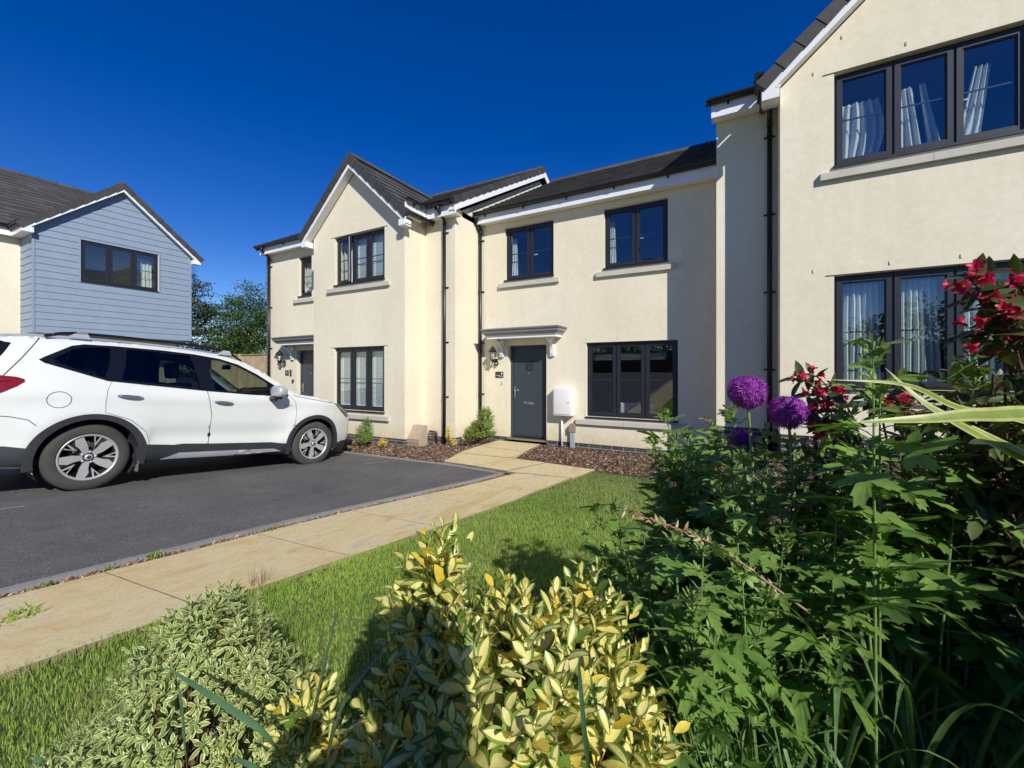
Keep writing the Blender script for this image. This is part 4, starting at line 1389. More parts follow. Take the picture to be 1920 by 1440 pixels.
FRG = [(1.165, 1.135), (1.125, 1.30), (1.07, 1.555), (1.27, 1.545), (1.46, 1.495), (1.70, 1.385), (1.90, 1.262), (1.90, 1.122), (1.5, 1.125)]
RRG = [(.20, 1.205), (.235, 1.36), (.26, 1.565), (.60, 1.575), (.90, 1.572), (.945, 1.36), (.985, 1.16), (.60, 1.182)]
QG = [(-.36, 1.365), (-.19, 1.505), (-.08, 1.545), (.115, 1.56), (.10, 1.36), (.055, 1.215)]
WT = [(1.945, 1.122), (1.945, 1.232), (2.115, 1.128)]
for side in (1, -1):
    tr = MB()
    panel(tr, DLO, [FRG, RRG, QG], .004, .05, side, depth=.03)
    tr.build("window_trim", 'gloss', car)
    for nm, P, mt_ in (("rear_quarter_window", QG, 'privacy'),):
        g = MB(); panel(g, P, (), -.010, .05, side); g.build(nm, mt_, car)
    for nm, P, gl, gm, hy, hh in (("rear_door", RD, RRG, 'privacy', .275, 1.022), ("front_door", FD, FRG, 'carglass', 1.255, .985)):
        dd = MB(); panel(dd, P, (), 0.0, .04, side, depth=.012)
        do = dd.build(nm, 'paint', car)
        g = MB(); panel(g, gl, (), -.010, .05, side); g.build("side_window", gm, do)
        hd = MB(); pts = []
        for k in range(9):
            t = k / 8; pts.append((side * (X(hy - .115 + .23 * t, hh) + .012 + .024 * math.sin(t * PI) ** .5), hy - .115 + .23 * t, hh + .006 - .012 * t))
        hd.tube(pts, [.008, .013, .015, .016, .016, .016, .015, .013, .008], 8)
        hd.build("handle", 'chrome', do)
    # sill cladding, arch trims, bumper bottoms
    s_ = MB()
    panel(s_, [(.40, .255), (2.30, .235), (2.245, .385), (2.10, .395), (1.97, .415), (1.155, .44), (.85, .455), (.76, .445), (.46, .47), (.385, .44)], (), .014, .05, side, depth=.03)
    s_.build("sill_trim", 'trim', car)
    s_ = MB(); panel(s_, [(.64, .275), (.72, .305), (.82, .345), (1.40, .335), (2.01, .318), (2.12, .275), (1.40, .262)], (), .026, .05, side, depth=.02)
    s_.build("silver_strip", 'silver', car)
    for c in (0.0, 2.67):
        n = 40; O = []; I = []
        for k in range(n + 1):
            a = R(-14) + k / n * R(208)
            O.append((c + .485 * math.cos(a), .355 + .468 * math.sin(a))); I.append((c + (ARC - .005) * math.cos(a), .355 + (ARC - .005) * math.sin(a)))
        s_ = MB(); panel(s_, O + I[::-1], (), .016, .06, side, depth=.03, rnd=False)
        s_.build("wheel_arch_trim", 'trim', car)
    s_ = MB()
    panel(s_, [(-.44, .30), (-.44, .475), (-.60, .505), (-.93, .515), (-.955, .42), (-.90, .35), (-.80, .31)], (), .012, .05, side, depth=.03)
    s_.build("bumper_trim", 'trim', car)
    s_ = MB(); panel(s_, [(3.12, .20), (3.12, .34), (3.30, .36), (3.56, .37), (3.53, .29), (3.45, .21)], (), .010, .05, side, depth=.03)
    s_.build("bumper_trim", 'trim', car)
    # lamps
    s_ = MB(); panel(s_, [(-.955, .95), (-.80, .975), (-.68, 1.01), (-.575, 1.085), (-.525, 1.135), (-.53, 1.16), (-.58, 1.178), (-.74, 1.190), (-.89, 1.195), (-.93, 1.10)], (), .006, .04, side, depth=.02)
    tl = s_.build("tail_light", 'redlens', car)
    s_ = MB(); surf_line(s_, [(-.93, 1.10), (-.62, 1.135)], .006, .010, side); surf_line(s_, [(-.93, 1.06), (-.70, 1.092)], .006, .010, side); s_.build("lens_rib", 'gloss', tl)
    HL = [(3.02, 1.025), (3.20, .99), (3.36, .925), (3.43, .87), (3.44, .79), (3.40, .765), (3.28, .835), (3.14, .93)]
    s_ = MB(); panel(s_, HL, (), .003, .03, side, depth=.02); hl = s_.build("headlight", 'alloy_dark', car)
    s_ = MB(); panel(s_, grow(HL, -.004), (), .010, .03, side); s_.build("lens", 'headglass', hl)
    s_ = MB(); surf_line(s_, [(3.14, .965), (3.30, .885), (3.40, .80)], .016, .006, side); surf_line(s_, [(3.22, .965), (3.36, .90)], .012, .006, side); s_.build("reflector", 'chrome', hl)
    # mirror
    mmt = Matrix.Translation((side * 1.03, 1.90, 1.165))
    bm = bmesh.new(); bmesh.ops.create_uvsphere(bm, u_segments=20, v_segments=14, radius=1)
    for v in bm.verts:
        x, y, z = v.co
        sx = abs(x) ** .75 * (1 if x > 0 else -1); sy = abs(y) ** .8 * (1 if y > 0 else -1); sz = abs(z) ** .75 * (1 if z > 0 else -1)
        v.co = Vector((sx * .135, sy * .125 * (1 if y > 0 else .45) , sz * .088))
    mo = MB(); mo.add_bm(bm, 0, mmt, True)
    mir = mo.build("wing_mirror", 'silver', car)
    mo = MB(); mo.tube([(side * .87, 1.97, 1.06), (side * .95, 1.93, 1.045), (side * 1.0, 1.905, 1.10)], [.03, .032, .04], 10)
    mo.bevbox(min(side * .93, side * 1.10), max(side * .93, side * 1.10), 1.84, 1.95, 1.055, 1.085, .01); mo.build("mirror_foot", 'gloss', mir)
    # roof rail
    rr = MB(); pts = []
    for k in range(19):
        t = k / 18; y = -.40 + 1.95 * t
        base_h = np.interp(y, [-.45, .16, .75, 1.18, 1.44, 1.7], [1.615, 1.65, 1.665, 1.655, 1.62, 1.53])
        hgt = base_h + .055 * min(1, t / .09, (1 - t) / .16) ** .7
        pts.append((side * (.655 - .01 * t), y, hgt))
    rr.tube(pts, .017, 8)
    ro = rr.build("roof_rail", 'gloss', car)
    rr = MB()
    for y in (-.18, 1.28): rr.prism([(y - .05, 1.64), (y + .13, 1.64), (y + .10, 1.70), (y + .02, 1.70)], 'x', side * .655 - .014, side * .655 + .014)
    rr.build("rail_foot", 'silver', ro)
    # interior: front seats, doors
for sx in (-.37, .37):
    s_ = MB()
    s_.bevbox(sx - .25, sx + .25, 1.05, 1.60, .45, .62, .05)
    s_.bevbox(sx - .25, sx + .25, -.07, .10, .0, .68, .05, 0, Matrix.Translation((0, 1.06, .55)) @ Matrix.Rotation(R(14), 4, 'X'))
    s_.bevbox(sx - .13, sx + .13, -.05, .05, .0, .21, .04, 0, Matrix.Translation((0, .86, 1.27)) @ Matrix.Rotation(R(10), 4, 'X'))
    s_.build("front_seat", 'cabin', car)
s_ = MB(); s_.bevbox(-.62, .62, .10, .62, .42, .60, .05)
s_.bevbox(-.62, .62, -.06, .08, .0, .62, .05, 0, Matrix.Translation((0, .10, .55)) @ Matrix.Rotation(R(16), 4, 'X'))
for sx in (-.40, 0, .40): s_.bevbox(sx - .12, sx + .12, -.04, .04, .0, .16, .03, 0, Matrix.Translation((0, -.08, 1.18)))
s_.build("rear_seat", 'cabin', car)
s_ = MB(); s_.bevbox(-.78, .78, 1.95, 2.35, .60, 1.08, .05); s_.box(-.80, .80, -.85, 2.3, .30, .36); s_.build("dashboard", 'cabin', car)
s_ = MB()
ring = [(.37 + .18 * math.cos(a), 1.74 + .05 * math.sin(a), 1.02 + .175 * math.sin(a)) for a in [k * 2 * PI / 24 for k in range(25)]]
s_.tube(ring, .015, 8); s_.tube([(.37, 1.95, .93), (.37, 1.75, 1.01)], .03, 8); s_.box(.21, .53, 1.735, 1.765, 1.0, 1.035); s_.build("steering_wheel", 'cabin', car)
s_ = MB(); s_.bevbox(-.11, .11, 1.66, 1.69, 1.47, 1.54, .012); s_.tube([(0, 1.68, 1.54), (0, 1.74, 1.60)], .008, 6); s_.build("rear_view_mirror", 'cabin', car)
for side in (1, -1):
    s_ = MB()
    surf_line(s_, [(-.43, 1.60), (-.455, 1.55), (-.55, 1.37), (-.66, 1.185)], .008, .002, side)
    surf_line(s_, [(2.24, 1.12), (2.45, 1.085), (2.75, 1.05), (3.0, 1.02)], .007, .001, side)
    surf_line(s_, [(-.93, .80), (-.75, .80), (-.60, .79), (-.48, .76), (-.42, .70)], .007, .001, side)
    s_.build("panel_gap", 'gap', car)
    s_ = MB(); panel(s_, [(-.62, 1.515), (-.655, 1.43), (-.745, 1.25), (-.845, 1.25), (-.815, 1.36), (-.735, 1.485), (-.69, 1.53)], (), .003, .04, side); s_.build("rear_window_edge", 'gloss', car)
s_ = MB()
ring = [(-.285 + .088 * math.cos(a), .965 + .082 * math.sin(a)) for a in [k * 2 * PI / 32 for k in range(33)]]
surf_line(s_, ring, .006, .001, 1); s_.build("fuel_flap", 'gap', car)
s_ = MB(); surf_line(s_, [(2.10, .965), (2.22, .963)], .020, .004, 1); s_.build("wing_badge", 'silver', car)
# rear bumper and number plate recess
s_ = MB(); s_.bevbox(-.62, .62, -1.06, -.90, .33, .50, .03); s_.build("bumper_trim", 'trim', car)
s_ = MB(); s_.bevbox(-.55, .55, 3.56, 3.70, .24, .36, .03); s_.bevbox(-.40, .40, 3.60, 3.70, .50, .80, .03); s_.build("grille", 'gloss', car)
# wheels
def wheel(side, yc_, rot):
    w = MB()
    mt = Matrix.Translation((side * .875, yc_, .355)) @ Matrix.Rotation(side * PI / 2, 4, 'Y')
    # +Z of the wheel points outwards
    R0, R1 = .355, .240
    w.lathe([(R1, -.20), (R1 + .05, -.215), (R0 - .02, -.205), (R0, -.185), (R0 + .001, -.10), (R0, -.025), (R0 - .018, -.006), (R0 - .05, .006), (R1 + .03, .008), (R1 + .012, .004), (R1, -.012)], 64, 0, mt)
    for zz in (-.165, -.12, -.08, -.045):
        w.lathe([(R0 + .002, zz - .003), (R0 + .0035, zz), (R0 + .002, zz + .003)], 64, 1, mt)
    root = w.build("wheel", ['rubber', 'gap'], car)
    t = MB(); t.lathe([(R1 + .02, .0075), (R1 + .045, .0095), (R1 + .06, .0085)], 64, 0, mt); t.build("tyre_lettering_band", 'rubber', root)
    r_ = MB()
    r_.lathe([(R1, -.19), (R1 - .03, -.185), (R1 - .035, -.06), (R1 - .018, -.014)], 48, 1, mt)
    r_.lathe([(R1 - .018, -.014), (R1 - .008, .004), (R1 + .006, .007), (R1 + .006, -.01)], 48, 0, mt)
    r_.lathe([(.0, -.022), (.062, -.022), (.075, -.03), (.085, -.05)], 32, 1, mt)
    m0 = mt
    for k in range(5):
        a = rot + k * 2 * PI / 5
        m1 = m0 @ Matrix.Rotation(a, 4, 'Z')
        def plate(P, z0, z1, mi):
            A = [r_.pt(m1 @ Vector((p[0], p[1], z1 if len(p) < 3 else p[2]))) for p in P]; B = [r_.pt(m1 @ Vector((p[0], p[1], z0))) for p in P]
            r_.facei(A, mi)
            for i in range(len(P)):
                j = (i + 1) % len(P); r_.facei([A[i], B[i], B[j], A[j]], 1)
        # broad machined blade
        plate([(.045, -.026, -.018), (.12, -.046, -.010), (.222, -.052, -.006), (.226, .020, -.006), (.165, .040, -.008), (.12, .026, -.010), (.045, .022, -.018)], -.045, -.006, 0)
        # dark flank
        plate([(.11, .026, -.018), (.165, .042, -.016), (.227, .022, -.014), (.225, .058, -.018), (.15, .062, -.022)], -.05, -.016, 1)
        # forked thin spoke beside it
        m1 = m0 @ Matrix.Rotation(a + R(29), 4, 'Z')
        plate([(.115, -.010, -.016), (.232, -.034, -.006), (.234, -.020, -.006), (.15, .002, -.012)], -.045, -.010, 0)
        plate([(.115, -.010, -.016), (.15, -.002, -.012), (.232, .022, -.006), (.230, .036, -.006)], -.045, -.010, 0)
        m1 = m0 @ Matrix.Rotation(a + R(33), 4, 'Z')
        r_.lathe([(.013, -.02), (.013, -.008), (.0, -.006)], 8, 0, m1 @ Matrix.Translation((.057, 0, 0)))
    r_.build("rim", ['alloy', 'alloy_dark'], root)
    c_ = MB(); c_.lathe([(.034, -.022), (.034, .0), (.026, .006), (.0, .007)], 24, 0, mt); c_.build("hub_cap", 'alloy', root)
    c_ = MB(); c_.lathe([(.018, .0075), (.0, .0085)], 16, 0, mt); c_.build("hub_badge", plain("badge_blue", (.02, .03, .08), .3, 0), root)
    dsc = MB(); dsc.lathe([(.04, -.10), (.155, -.095), (.155, -.11)], 32, 0, mt); dsc.box(-.16, -.09, -.06, .06, -.13, -.075, 1, 0, mt @ Matrix.Rotation(R(20), 4, 'Z'))
    dsc.build("brake_disc", [plain("brake_steel", (.13, .11, .09), .5, .1, 60, 0, Metallic=.5), 'alloy'], root)
for side in (1, -1):
    wheel(side, 0.0, R(-80)); wheel(side, 2.67, R(-78))
s_ = MB(); s_.box(.62, .90, .415, .425, .16, .50); s_.build("mud_flap", plain("dusty_flap", (.20, .17, .12), .9, .15), car)
# ================================================================== FIXTURES ON THE WALLS
def lantern(x, y, ztop, label):
    """traditional six sided wall lantern hanging above a dark wall plate with a sensor"""
    t = thing("wall_lantern", label, "lantern", (x, y, ztop - .30), group="black wall lanterns beside the front doors")
    c = -.16                                            # distance of the lantern axis from the wall
    mb = MB()
    def ring(r_, z, n=6): return [(r_ * math.cos(k * 2 * PI / n), c + r_ * math.sin(k * 2 * PI / n), z) for k in range(n)]
    def loft(a, b, mi=0):
        ia = [mb.pt(p) for p in a]; ib = [mb.pt(p) for p in b]
        for k in range(len(a)): mb.facei([ia[k], ia[(k + 1) % len(a)], ib[(k + 1) % len(b)], ib[k]], mi)
    prof = [(.105, .17), (.092, .185), (.060, .235), (.030, .255), (.022, .262), (.022, .275), (.008, .282), (.006, .305)]
    for (r0, z0), (r1, z1) in zip(prof[:-1], prof[1:]): loft(ring(r0, z0), ring(r1, z1))
    mb.face(ring(.105, .17)[::-1])
    mb.build("lantern_roof", 'black', t)
    mb = MB()
    for k in range(6):
        a = k * 2 * PI / 6
        mb.tube([(.088 * math.cos(a), c + .088 * math.sin(a), .17), (.052 * math.cos(a), c + .052 * math.sin(a), -.01)], .0055, 5)
    prof = [(.054, -.015), (.058, -.005), (.054, .0)]
    for (r0, z0), (r1, z1) in zip(prof[:-1], prof[1:]): loft(ring(r0, z0), ring(r1, z1))
    loft(ring(.030, -.04), ring(.054, -.015)); loft(ring(.006, -.085), ring(.030, -.04))
    loft(ring(.092, .160), ring(.092, .172))
    mb.build("lantern_cage", 'black', t)
    mb = MB(); loft(ring(.083, .165), ring(.048, .0)); mb.build("lantern_glass", mat_glass("lantern_glass", 1.5, (.9, .9, .88), .05, 0.0), t)
    mb = MB(); mb.tube([(0, c, 0), (0, c, .05)], .016, 8); mb.tube([(0, c, .05), (0, c, .075), (0, c, .115), (0, c, .125)], [.02, .03, .026, .008], 10); mb.build("bulb", 'white_pvc', t)
    mb = MB()
    mb.bevbox(-.042, .042, -.03, -.002, -.13, .02, .012)
    mb.tube([(0, -.02, -.03), (0, -.075, -.055), (0, -.13, -.050), (0, c, -.03)], .012, 8)
    mb.tube([(.035, -.03, -.09), (.035, -.075, -.09)], [.036, .034], 16)
    mb.build("wall_plate", 'black', t)
    mb = MB(); mb.tube([(.035, -.075, -.09), (.035, -.082, -.09)], [.018, .010], 12); mb.build("sensor", 'white_pvc', t)
    return t
lantern(-4.80, 7.95, .57, "black wall lantern left of the middle house's front door")
lantern(-11.05, 7.05, .60, "black wall lantern beside the further front door, above the car bonnet")

def text_obj(name, s, size, loc, mat_, parent, ext=.0015):
    cu = bpy.data.curves.new(name, 'FONT'); cu.body = s; cu.size = size; cu.extrude = ext; cu.align_x = 'CENTER'; cu.align_y = 'CENTER'
    o = bpy.data.objects.new(name, cu)
    COL.objects.link(o)
    dg = bpy.context.evaluated_depsgraph_get(); me = bpy.data.meshes.new_from_object(o.evaluated_get(dg))
    bpy.data.objects.remove(o); me.materials.clear(); me.materials.append(M[mat_])
    me.transform(Matrix.Rotation(PI / 2, 4, 'X'))
    o = bpy.data.objects.new(name, me); COL.objects.link(o); o.location = loc; o.parent = parent
    return o
M['slate'] = plain("slate_plaque", (0.035, 0.037, 0.045), 0.5, 0.1)
t = thing("number_plaque", "small slate plaque with the number 6, under the lantern", "sign", (-4.72, 7.948, -.065))
mb = MB(); mb.bevbox(-.10, .10, -.012, 0, -.065, .065, .003); mb.build("plate", 'slate', t)
text_obj("number", "6", .085, (.065, -.0135, .022), 'white_pvc', t)
mb = MB()
for (a, b, z) in ((-.085, .02, -.018), (-.01, .085, -.036)):
    x = a
    while x < b:
        w = random.uniform(.004, .009); mb.box(x, x + w, -.0145, -.012, z - random.uniform(.003, .005), z + random.uniform(.003, .006)); x += w + .004
mb.build("small_lettering", 'white_pvc', t)
t = thing("bell_stub", "tiny doorbell cable stub under the number plaque", "doorbell", (-4.66, 7.948, -.25))
mb = MB(); mb.tube([(0, 0, .04), (0, -.012, .03), (0, -.012, -.02)], .004, 6); mb.box(-.014, .014, -.02, 0, -.028, -.018); mb.build("cable", 'beige', t)
t = thing("number_plaque", "small square dark house number plaque behind the car bonnet", "sign", (-10.95, 7.048, -.03))
mb = MB(); mb.bevbox(-.075, .075, -.012, 0, -.07, .07, .003); mb.build("plate", 'slate', t)
text_obj("number", "5", .085, (0, -.0135, .0), 'white_pvc', t)
t = thing("video_doorbell", "slim black doorbell right of the square house number", "doorbell", (-10.78, 7.048, -.03))
mb = MB(); mb.bevbox(-.028, .028, -.028, 0, -.085, .085, .010); mb.build("housing", 'black', t)
mb = MB(); mb.tube([(0, -.028, -.045), (0, -.032, -.045)], .015, 12); mb.build("button", 'silver', t)
t = thing("key_safe", "tiny dark box on the wall below the slim doorbell", "key box", (-10.68, 7.048, -.25))
mb = MB(); mb.bevbox(-.025, .025, -.035, 0, -.04, .04, .006); mb.build("housing", 'black', t)

t = thing("meter_box", "white electricity meter box on the wall between grey door and wide window", "meter box", (-3.17, 7.948, -.88))
mb = MB(); mb.bevbox(-.20, .20, -.165, 0, 0, .565, .008); mb.build("box", 'meter', t)
mb = MB(); mb.bevbox(-.175, .165, -.176, -.163, .028, .535, .004)
mb.build("door", 'meter', t)
mb = MB(); mb.tube([(.13, -.178, .27), (.13, -.182, .27)], .011, 12); mb.build("lock", 'black', t)
mb = MB(); mb.tube([(-.055, -.045, 0), (-.055, -.045, -.66)], .019, 10); mb.build("conduit", 'white_pvc', t)
t = thing("cable_cowl", "brown domed cowl on a galvanised duct below the meter box", "cable duct", (-3.0, 7.948, -1.2))
mb = MB()
arcp = [(-.065, 0), (.065, 0)] + [(.065 * math.cos(a), .105 + .065 * math.sin(a)) for a in [k * PI / 10 for k in range(11)]]
mb.prism(arcp, 'y', -.085, 0); mb.build("cowl", 'taupe', t)
mb = MB(); mb.box(-.042, .042, -.07, -.012, -.34, -.002); mb.build("duct", 'galv', t)
# beige gas box in the corner, with black pipe frame
t = thing("gas_meter_box", "beige sloping gas meter box standing in the mulch against the wall", "meter box", (-5.93, 6.74, -1.54))
mb = MB()
prf = [(0.0, .0), (0.0, .43), (-.10, .43), (-.26, .17), (-.26, .09), (-.245, .0)]
mb.prism(prf, 'x', -.19, .19); mb.build("housing", 'beige', t)
mb = MB(); mb.prism([(-.09, .438), (-.272, .165), (-.255, .16), (-.085, .425)], 'x', -.185, .185); mb.prism([(-.262, .155), (-.268, .155), (-.268, .10), (-.262, .10)], 'x', -.17, .17)
mb.build("lid", 'beige', t)
t = thing("waste_pipe", "bent dark waste pipe on the brick plinth beside the gas box", "pipe", (-5.70, 7.0, -1.54))
mb = MB(); mb.tube([(-.20, -.01, .27), (-.02, -.01, .26), (0.0, -.01, .235), (0, -.01, 0)], .020, 10); mb.build("pipe", plain("brown_pipe", (.05, .04, .035), .5), t)

# small weep vents and cable ties in the render above the windows
for (x, y, z, root) in ((1.10, 6.757, 4.30, Rh), (1.72, 6.757, 3.98, Rh), (.80, 6.757, 3.93, Rh), (.80, 6.757, 1.33, Rh), (1.57, 6.757, 1.34, Rh), (2.2, 6.757, 1.34, Rh),
                        (-2.72, 7.947, .63, C), (-2.1, 7.947, .65, C), (-7.55, 6.397, .62, Lh), (-7.0, 6.397, .63, Lh)):
    mb = MB(); mb.box(x - .008, x + .008, y - .006, y, z - .022, z + .022); o = mb.build("weep_vent", 'stone' if root is Rh and z > 3 else 'render', root)
    o.location = (-root.location[0], -root.location[1], -root.location[2])
# thin render stop bead over the windows
for (x0, x1, y, z, root) in ((.93, 2.85, 6.757, 1.247, Rh), (-2.80, -.96, 7.947, .577, C), (-8.28, -6.52, 6.397, .547, Lh), (-8.28, -6.52, 6.397, 3.057, Lh), (.90, 2.85, 6.757, 3.867, Rh)):
    mb = MB(); mb.box(x0, x1, y - .005, y, z - .003, z + .004); o = mb.build("stop_bead", 'frame' if root is not C else 'render', root)
    o.location = (-root.location[0], -root.location[1], -root.location[2])

# ------------------------------------------------------------------ things seen through the windows
def curtain(label, x0, x1, z0, z1, y, folds=5, amp=.03, xt0=None, xt1=None, group=None, bulge=0.0, axis='x'):
    """hanging pleated cloth; xt0..xt1 is the width at its top"""
    xt0 = x0 if xt0 is None else xt0; xt1 = x1 if xt1 is None else xt1
    nu, nv = folds * 8, 14; V = []; F = []
    ph = random.uniform(0, 6)
    for j in range(nv + 1):
        t = j / nv
        for i in range(nu + 1):
            s_ = i / nu
            a = x0 + (xt0 - x0) * t; b = x1 + (xt1 - x1) * t
            w = b - a
            x = a + w * s_ + bulge * math.sin(t * PI) * (s_ - .2)
            dpt = amp * math.sin(s_ * folds * 2 * PI + ph + .6 * math.sin(3 * t + s_ * 5)) * (1.1 - .4 * t) + .012 * math.sin(s_ * 17 + t * 4)
            p = (x, y + dpt, z0 + (z1 - z0) * t + .01 * math.sin(s_ * 9 + ph) * (1 if j == 0 else 0))
            V.append(p if axis == 'x' else (y - dpt, x, p[2]))
    for j in range(nv):
        for i in range(nu):
            k = j * (nu + 1) + i; F.append((k, k + 1, k + nu + 2, k + nu + 1))
    o = np_mesh("curtain", np.array(V), np.array(F), ['curtain'])
    return tag(o, label, "curtain", group)
GU = "curtains in the upper window of the right house"; GL_ = "curtains in the lower window of the right house"
curtain("pale curtain in left pane of the right house's upper window", 1.09, 1.46, 2.70, 3.52, 6.985, 5, .035, 1.12, 1.50, GU, .10)
curtain("pale gathered curtain at the left side of the right house's upper middle pane", 1.63, 1.94, 2.68, 3.55, 6.985, 4, .03, 1.62, 1.84, GU)
curtain("narrow leaning curtain strip in the right house's upper middle pane", 2.0, 2.12, 2.68, 3.56, 6.99, 2, .025, 1.90, 1.96, GU)
curtain("pale curtain in right pane of the right house's upper window", 2.2, 2.42, 2.68, 3.60, 6.985, 3, .025, 2.38, 2.52, GU)
curtain("pleated pale curtain in left pane of the right house's lower window", 1.06, 1.52, -.20, 1.14, 6.975, 7, .035, 1.06, 1.50, GL_)
curtain("pleated pale curtain in middle pane of the right house's lower window", 1.64, 2.10, -.20, 1.14, 6.975, 7, .035, 1.64, 2.06, GL_)
curtain("pleated pale curtain in right pane of the right house's lower window", 2.2, 2.68, -.20, 1.14, 6.975, 7, .035, 2.2, 2.66, GL_)
curtain("white curtain in the middle house's upper left window", -4.52, -4.34, 2.0, 2.95, 8.17, 3, .02, -4.50, -4.40)
curtain("white curtain in the middle house's upper right window", -2.32, -2.17, 2.0, 2.95, 8.17, 3, .02, -2.30, -2.22)
curtain("light curtain behind the open casement of the gabled house", -8.12, -7.72, 2.0, 2.95, 6.62, 5, .02)
curtain("light curtain in the middle pane of the gabled house's upper window", -7.62, -7.25, 2.0, 2.92, 6.62, 5, .02)
curtain("light curtain in the narrow upstairs window above the far door", -10.4, -9.96, 2.05, 2.95, 7.27, 5, .02)
curtain("white curtain in the right pane of the blue boarded house's window", 5.90, 6.38, 2.68, 3.70, XB - .30, 5, .03, axis='y')

t = thing("roller_blind", "rolled up pale blind inside the middle house's wide window", "blind", (-2.0, 8.35, .30))
mb = MB(); mb.tube([(-.72, 0, .03), (.72, 0, .03)], .035, 12); mb.box(-.70, .70, -.004, .004, -.05, .03); mb.build("cloth", 'curtain', t)
mb = MB(); mb.box(-.70, .70, -.008, .008, -.065, -.05); mb.build("bottom_bar", 'white_pvc', t)
t = thing("armchair", "pale armchair back inside the middle house's wide window", "armchair", (-1.95, 8.75, -1.42))
mb = MB(); mb.bevbox(-.38, .38, -.05, .10, .35, .78, .05); mb.bevbox(-.36, .36, .10, .65, .2, .45, .05); mb.bevbox(-.46, -.36, -.05, .65, .15, .62, .04); mb.bevbox(.36, .46, -.05, .65, .15, .62, .04)
mb.build("upholstery", 'curtain', t)
mb = MB()
for a in (-.4, .4):
    for b in (0, .6): mb.tube([(a, b, 0), (a, b, .18)], .02, 8)
mb.build("legs", 'black', t)
for (x, zz, lab) in ((-3.30 - .65, 2.55, None), ):
    pass
def win_handle(x, y, z, house):
    mb = MB(); mb.bevbox(x, x + .11, y, y + .018, z - .009, z + .009, .003); o = mb.build("window_handle", 'white_pvc', house)
    o.location = (-house.location[0], -house.location[1], -house.location[2])
win_handle(-3.98, 8.12, 2.52, C); win_handle(-1.75, 8.12, 2.53, C); win_handle(2.20, 6.93, 3.22, Rh)

# ------------------------------------------------------------------ fence behind the car
t = thing("wooden_fence", "tall light timber close-boarded fence beyond the white car", "fence", (-11.98, 9.0, -1.5))
mb = MB(); x = 0.0; i = 0
while x > -7.8:
    w = .12; h = 2.12 + random.uniform(-.01, .01)
    mb.tint = random.uniform(.8, 1.15)
    mb.prism([(x - w, -.022 + (.008 if i % 2 else 0)), (x, -.010 + (.008 if i % 2 else 0)), (x, .002), (x - w, .002)], 'z', 0, h)
    x -= .105; i += 1
mb.build("boards", 'wood', t)
mb = MB(); mb.box(-7.8, 0, -.05, .01, 2.13, 2.16); mb.build("capping_rail", 'wood', t)
for k in range(4):
    mb = MB(); mb.box(-.1 - 2.4 * k - .05, -.1 - 2.4 * k + .05, -.09, -.026, 0, 2.18); mb.build("post", 'wood', t)
# ================================================================== PLANTS
def nrm(a): return a / np.maximum(np.linalg.norm(a, axis=-1, keepdims=True), 1e-9)
def leaf_t(L, W, nu=5, cols=(-1, 0, 1), fold=.25, curl=.15, wmax=.45, tip=1.0, twist=0.0, margin=None, wave=0.0):
    """leaf blade along +Y, top side +Z; margin = first/last column get material 1; returns triangles"""
    V = []; F = []; MI = []
    for i in range(nu + 1):
        t = i / nu
        w = (math.sin(PI * min(1, t ** (math.log(.5) / math.log(wmax)))) ** .8) * W / 2 if 0 < t < 1 else (.06 * W if t == 0 else .0)
        for s_ in cols:
            x = s_ * w; z = abs(s_) * w * fold - curl * L * t * t + wave * W * math.sin(t * 9 + s_ * 2) * abs(s_)
            V.append((x, t * L, z))
    n = len(cols)
    for i in range(nu):
        for j in range(n - 1):
            a = i * n + j; mi = 1 if margin and (j == 0 or j == n - 2) else 0
            if i < nu - 1: F += [(a, a + 1, a + n + 1), (a, a + n + 1, a + n)]; MI += [mi, mi]
            else:
                F += [(a, a + 1, a + n)]; MI += [mi]
                # tip row is collapsed; use the middle vertex
    V = np.array(V); F = np.array(F)
    # collapse the tip row
    last = nu * n; F = np.where(F >= last, last + n // 2, F)
    return V, F, np.array(MI)
def palm_t(L, seed=0, cup=.10, droop=.18):
    """five lobed toothed mallow leaf, stalk at the origin, main lobe along +Y"""
    r_ = random.Random(seed); P = []
    lobes = [(-118, .52), (-62, .74), (0, 1.0), (62, .74), (118, .52)]
    ang = []; k = 60
    for i in range(k + 1):
        a = -158 + 316 * i / k
        rad = .22
        for (c, h) in lobes:
            dlt = abs(a - c) / (30 if c else 27)
            if dlt < 1: rad = max(rad, .30 + (h - .30) * (1 - dlt ** 1.25))
        rad *= 1 + .10 * (1 if i % 2 else -1)
        ang.append((math.radians(a), rad * L))
    V = [(0, 0, 0)]
    for (a, rd) in ang:
        V.append((math.sin(a) * rd * .5, math.cos(a) * rd * .5, 0)); V.append((math.sin(a) * rd, math.cos(a) * rd, 0))
    V = np.array(V)
    for i in range(len(V)):
        x, y, _ = V[i]; rd = math.hypot(x, y); a = math.degrees(math.atan2(x, y))
        z = -droop * rd * rd / L
        nearest = min(lobes, key=lambda q: abs(q[0] - a))
        z += cup * rd * (min(1, abs(a - nearest[0]) / 30)) * .8
        V[i, 2] = z
    F = []
    for i in range(k):
        a, b = 1 + 2 * i, 3 + 2 * i
        F += [(0, b, a), (a, b, b + 1), (a, b + 1, a + 1)]
    F = np.array(F)[:, ::-1]
    return V, F, np.zeros(len(F), int)
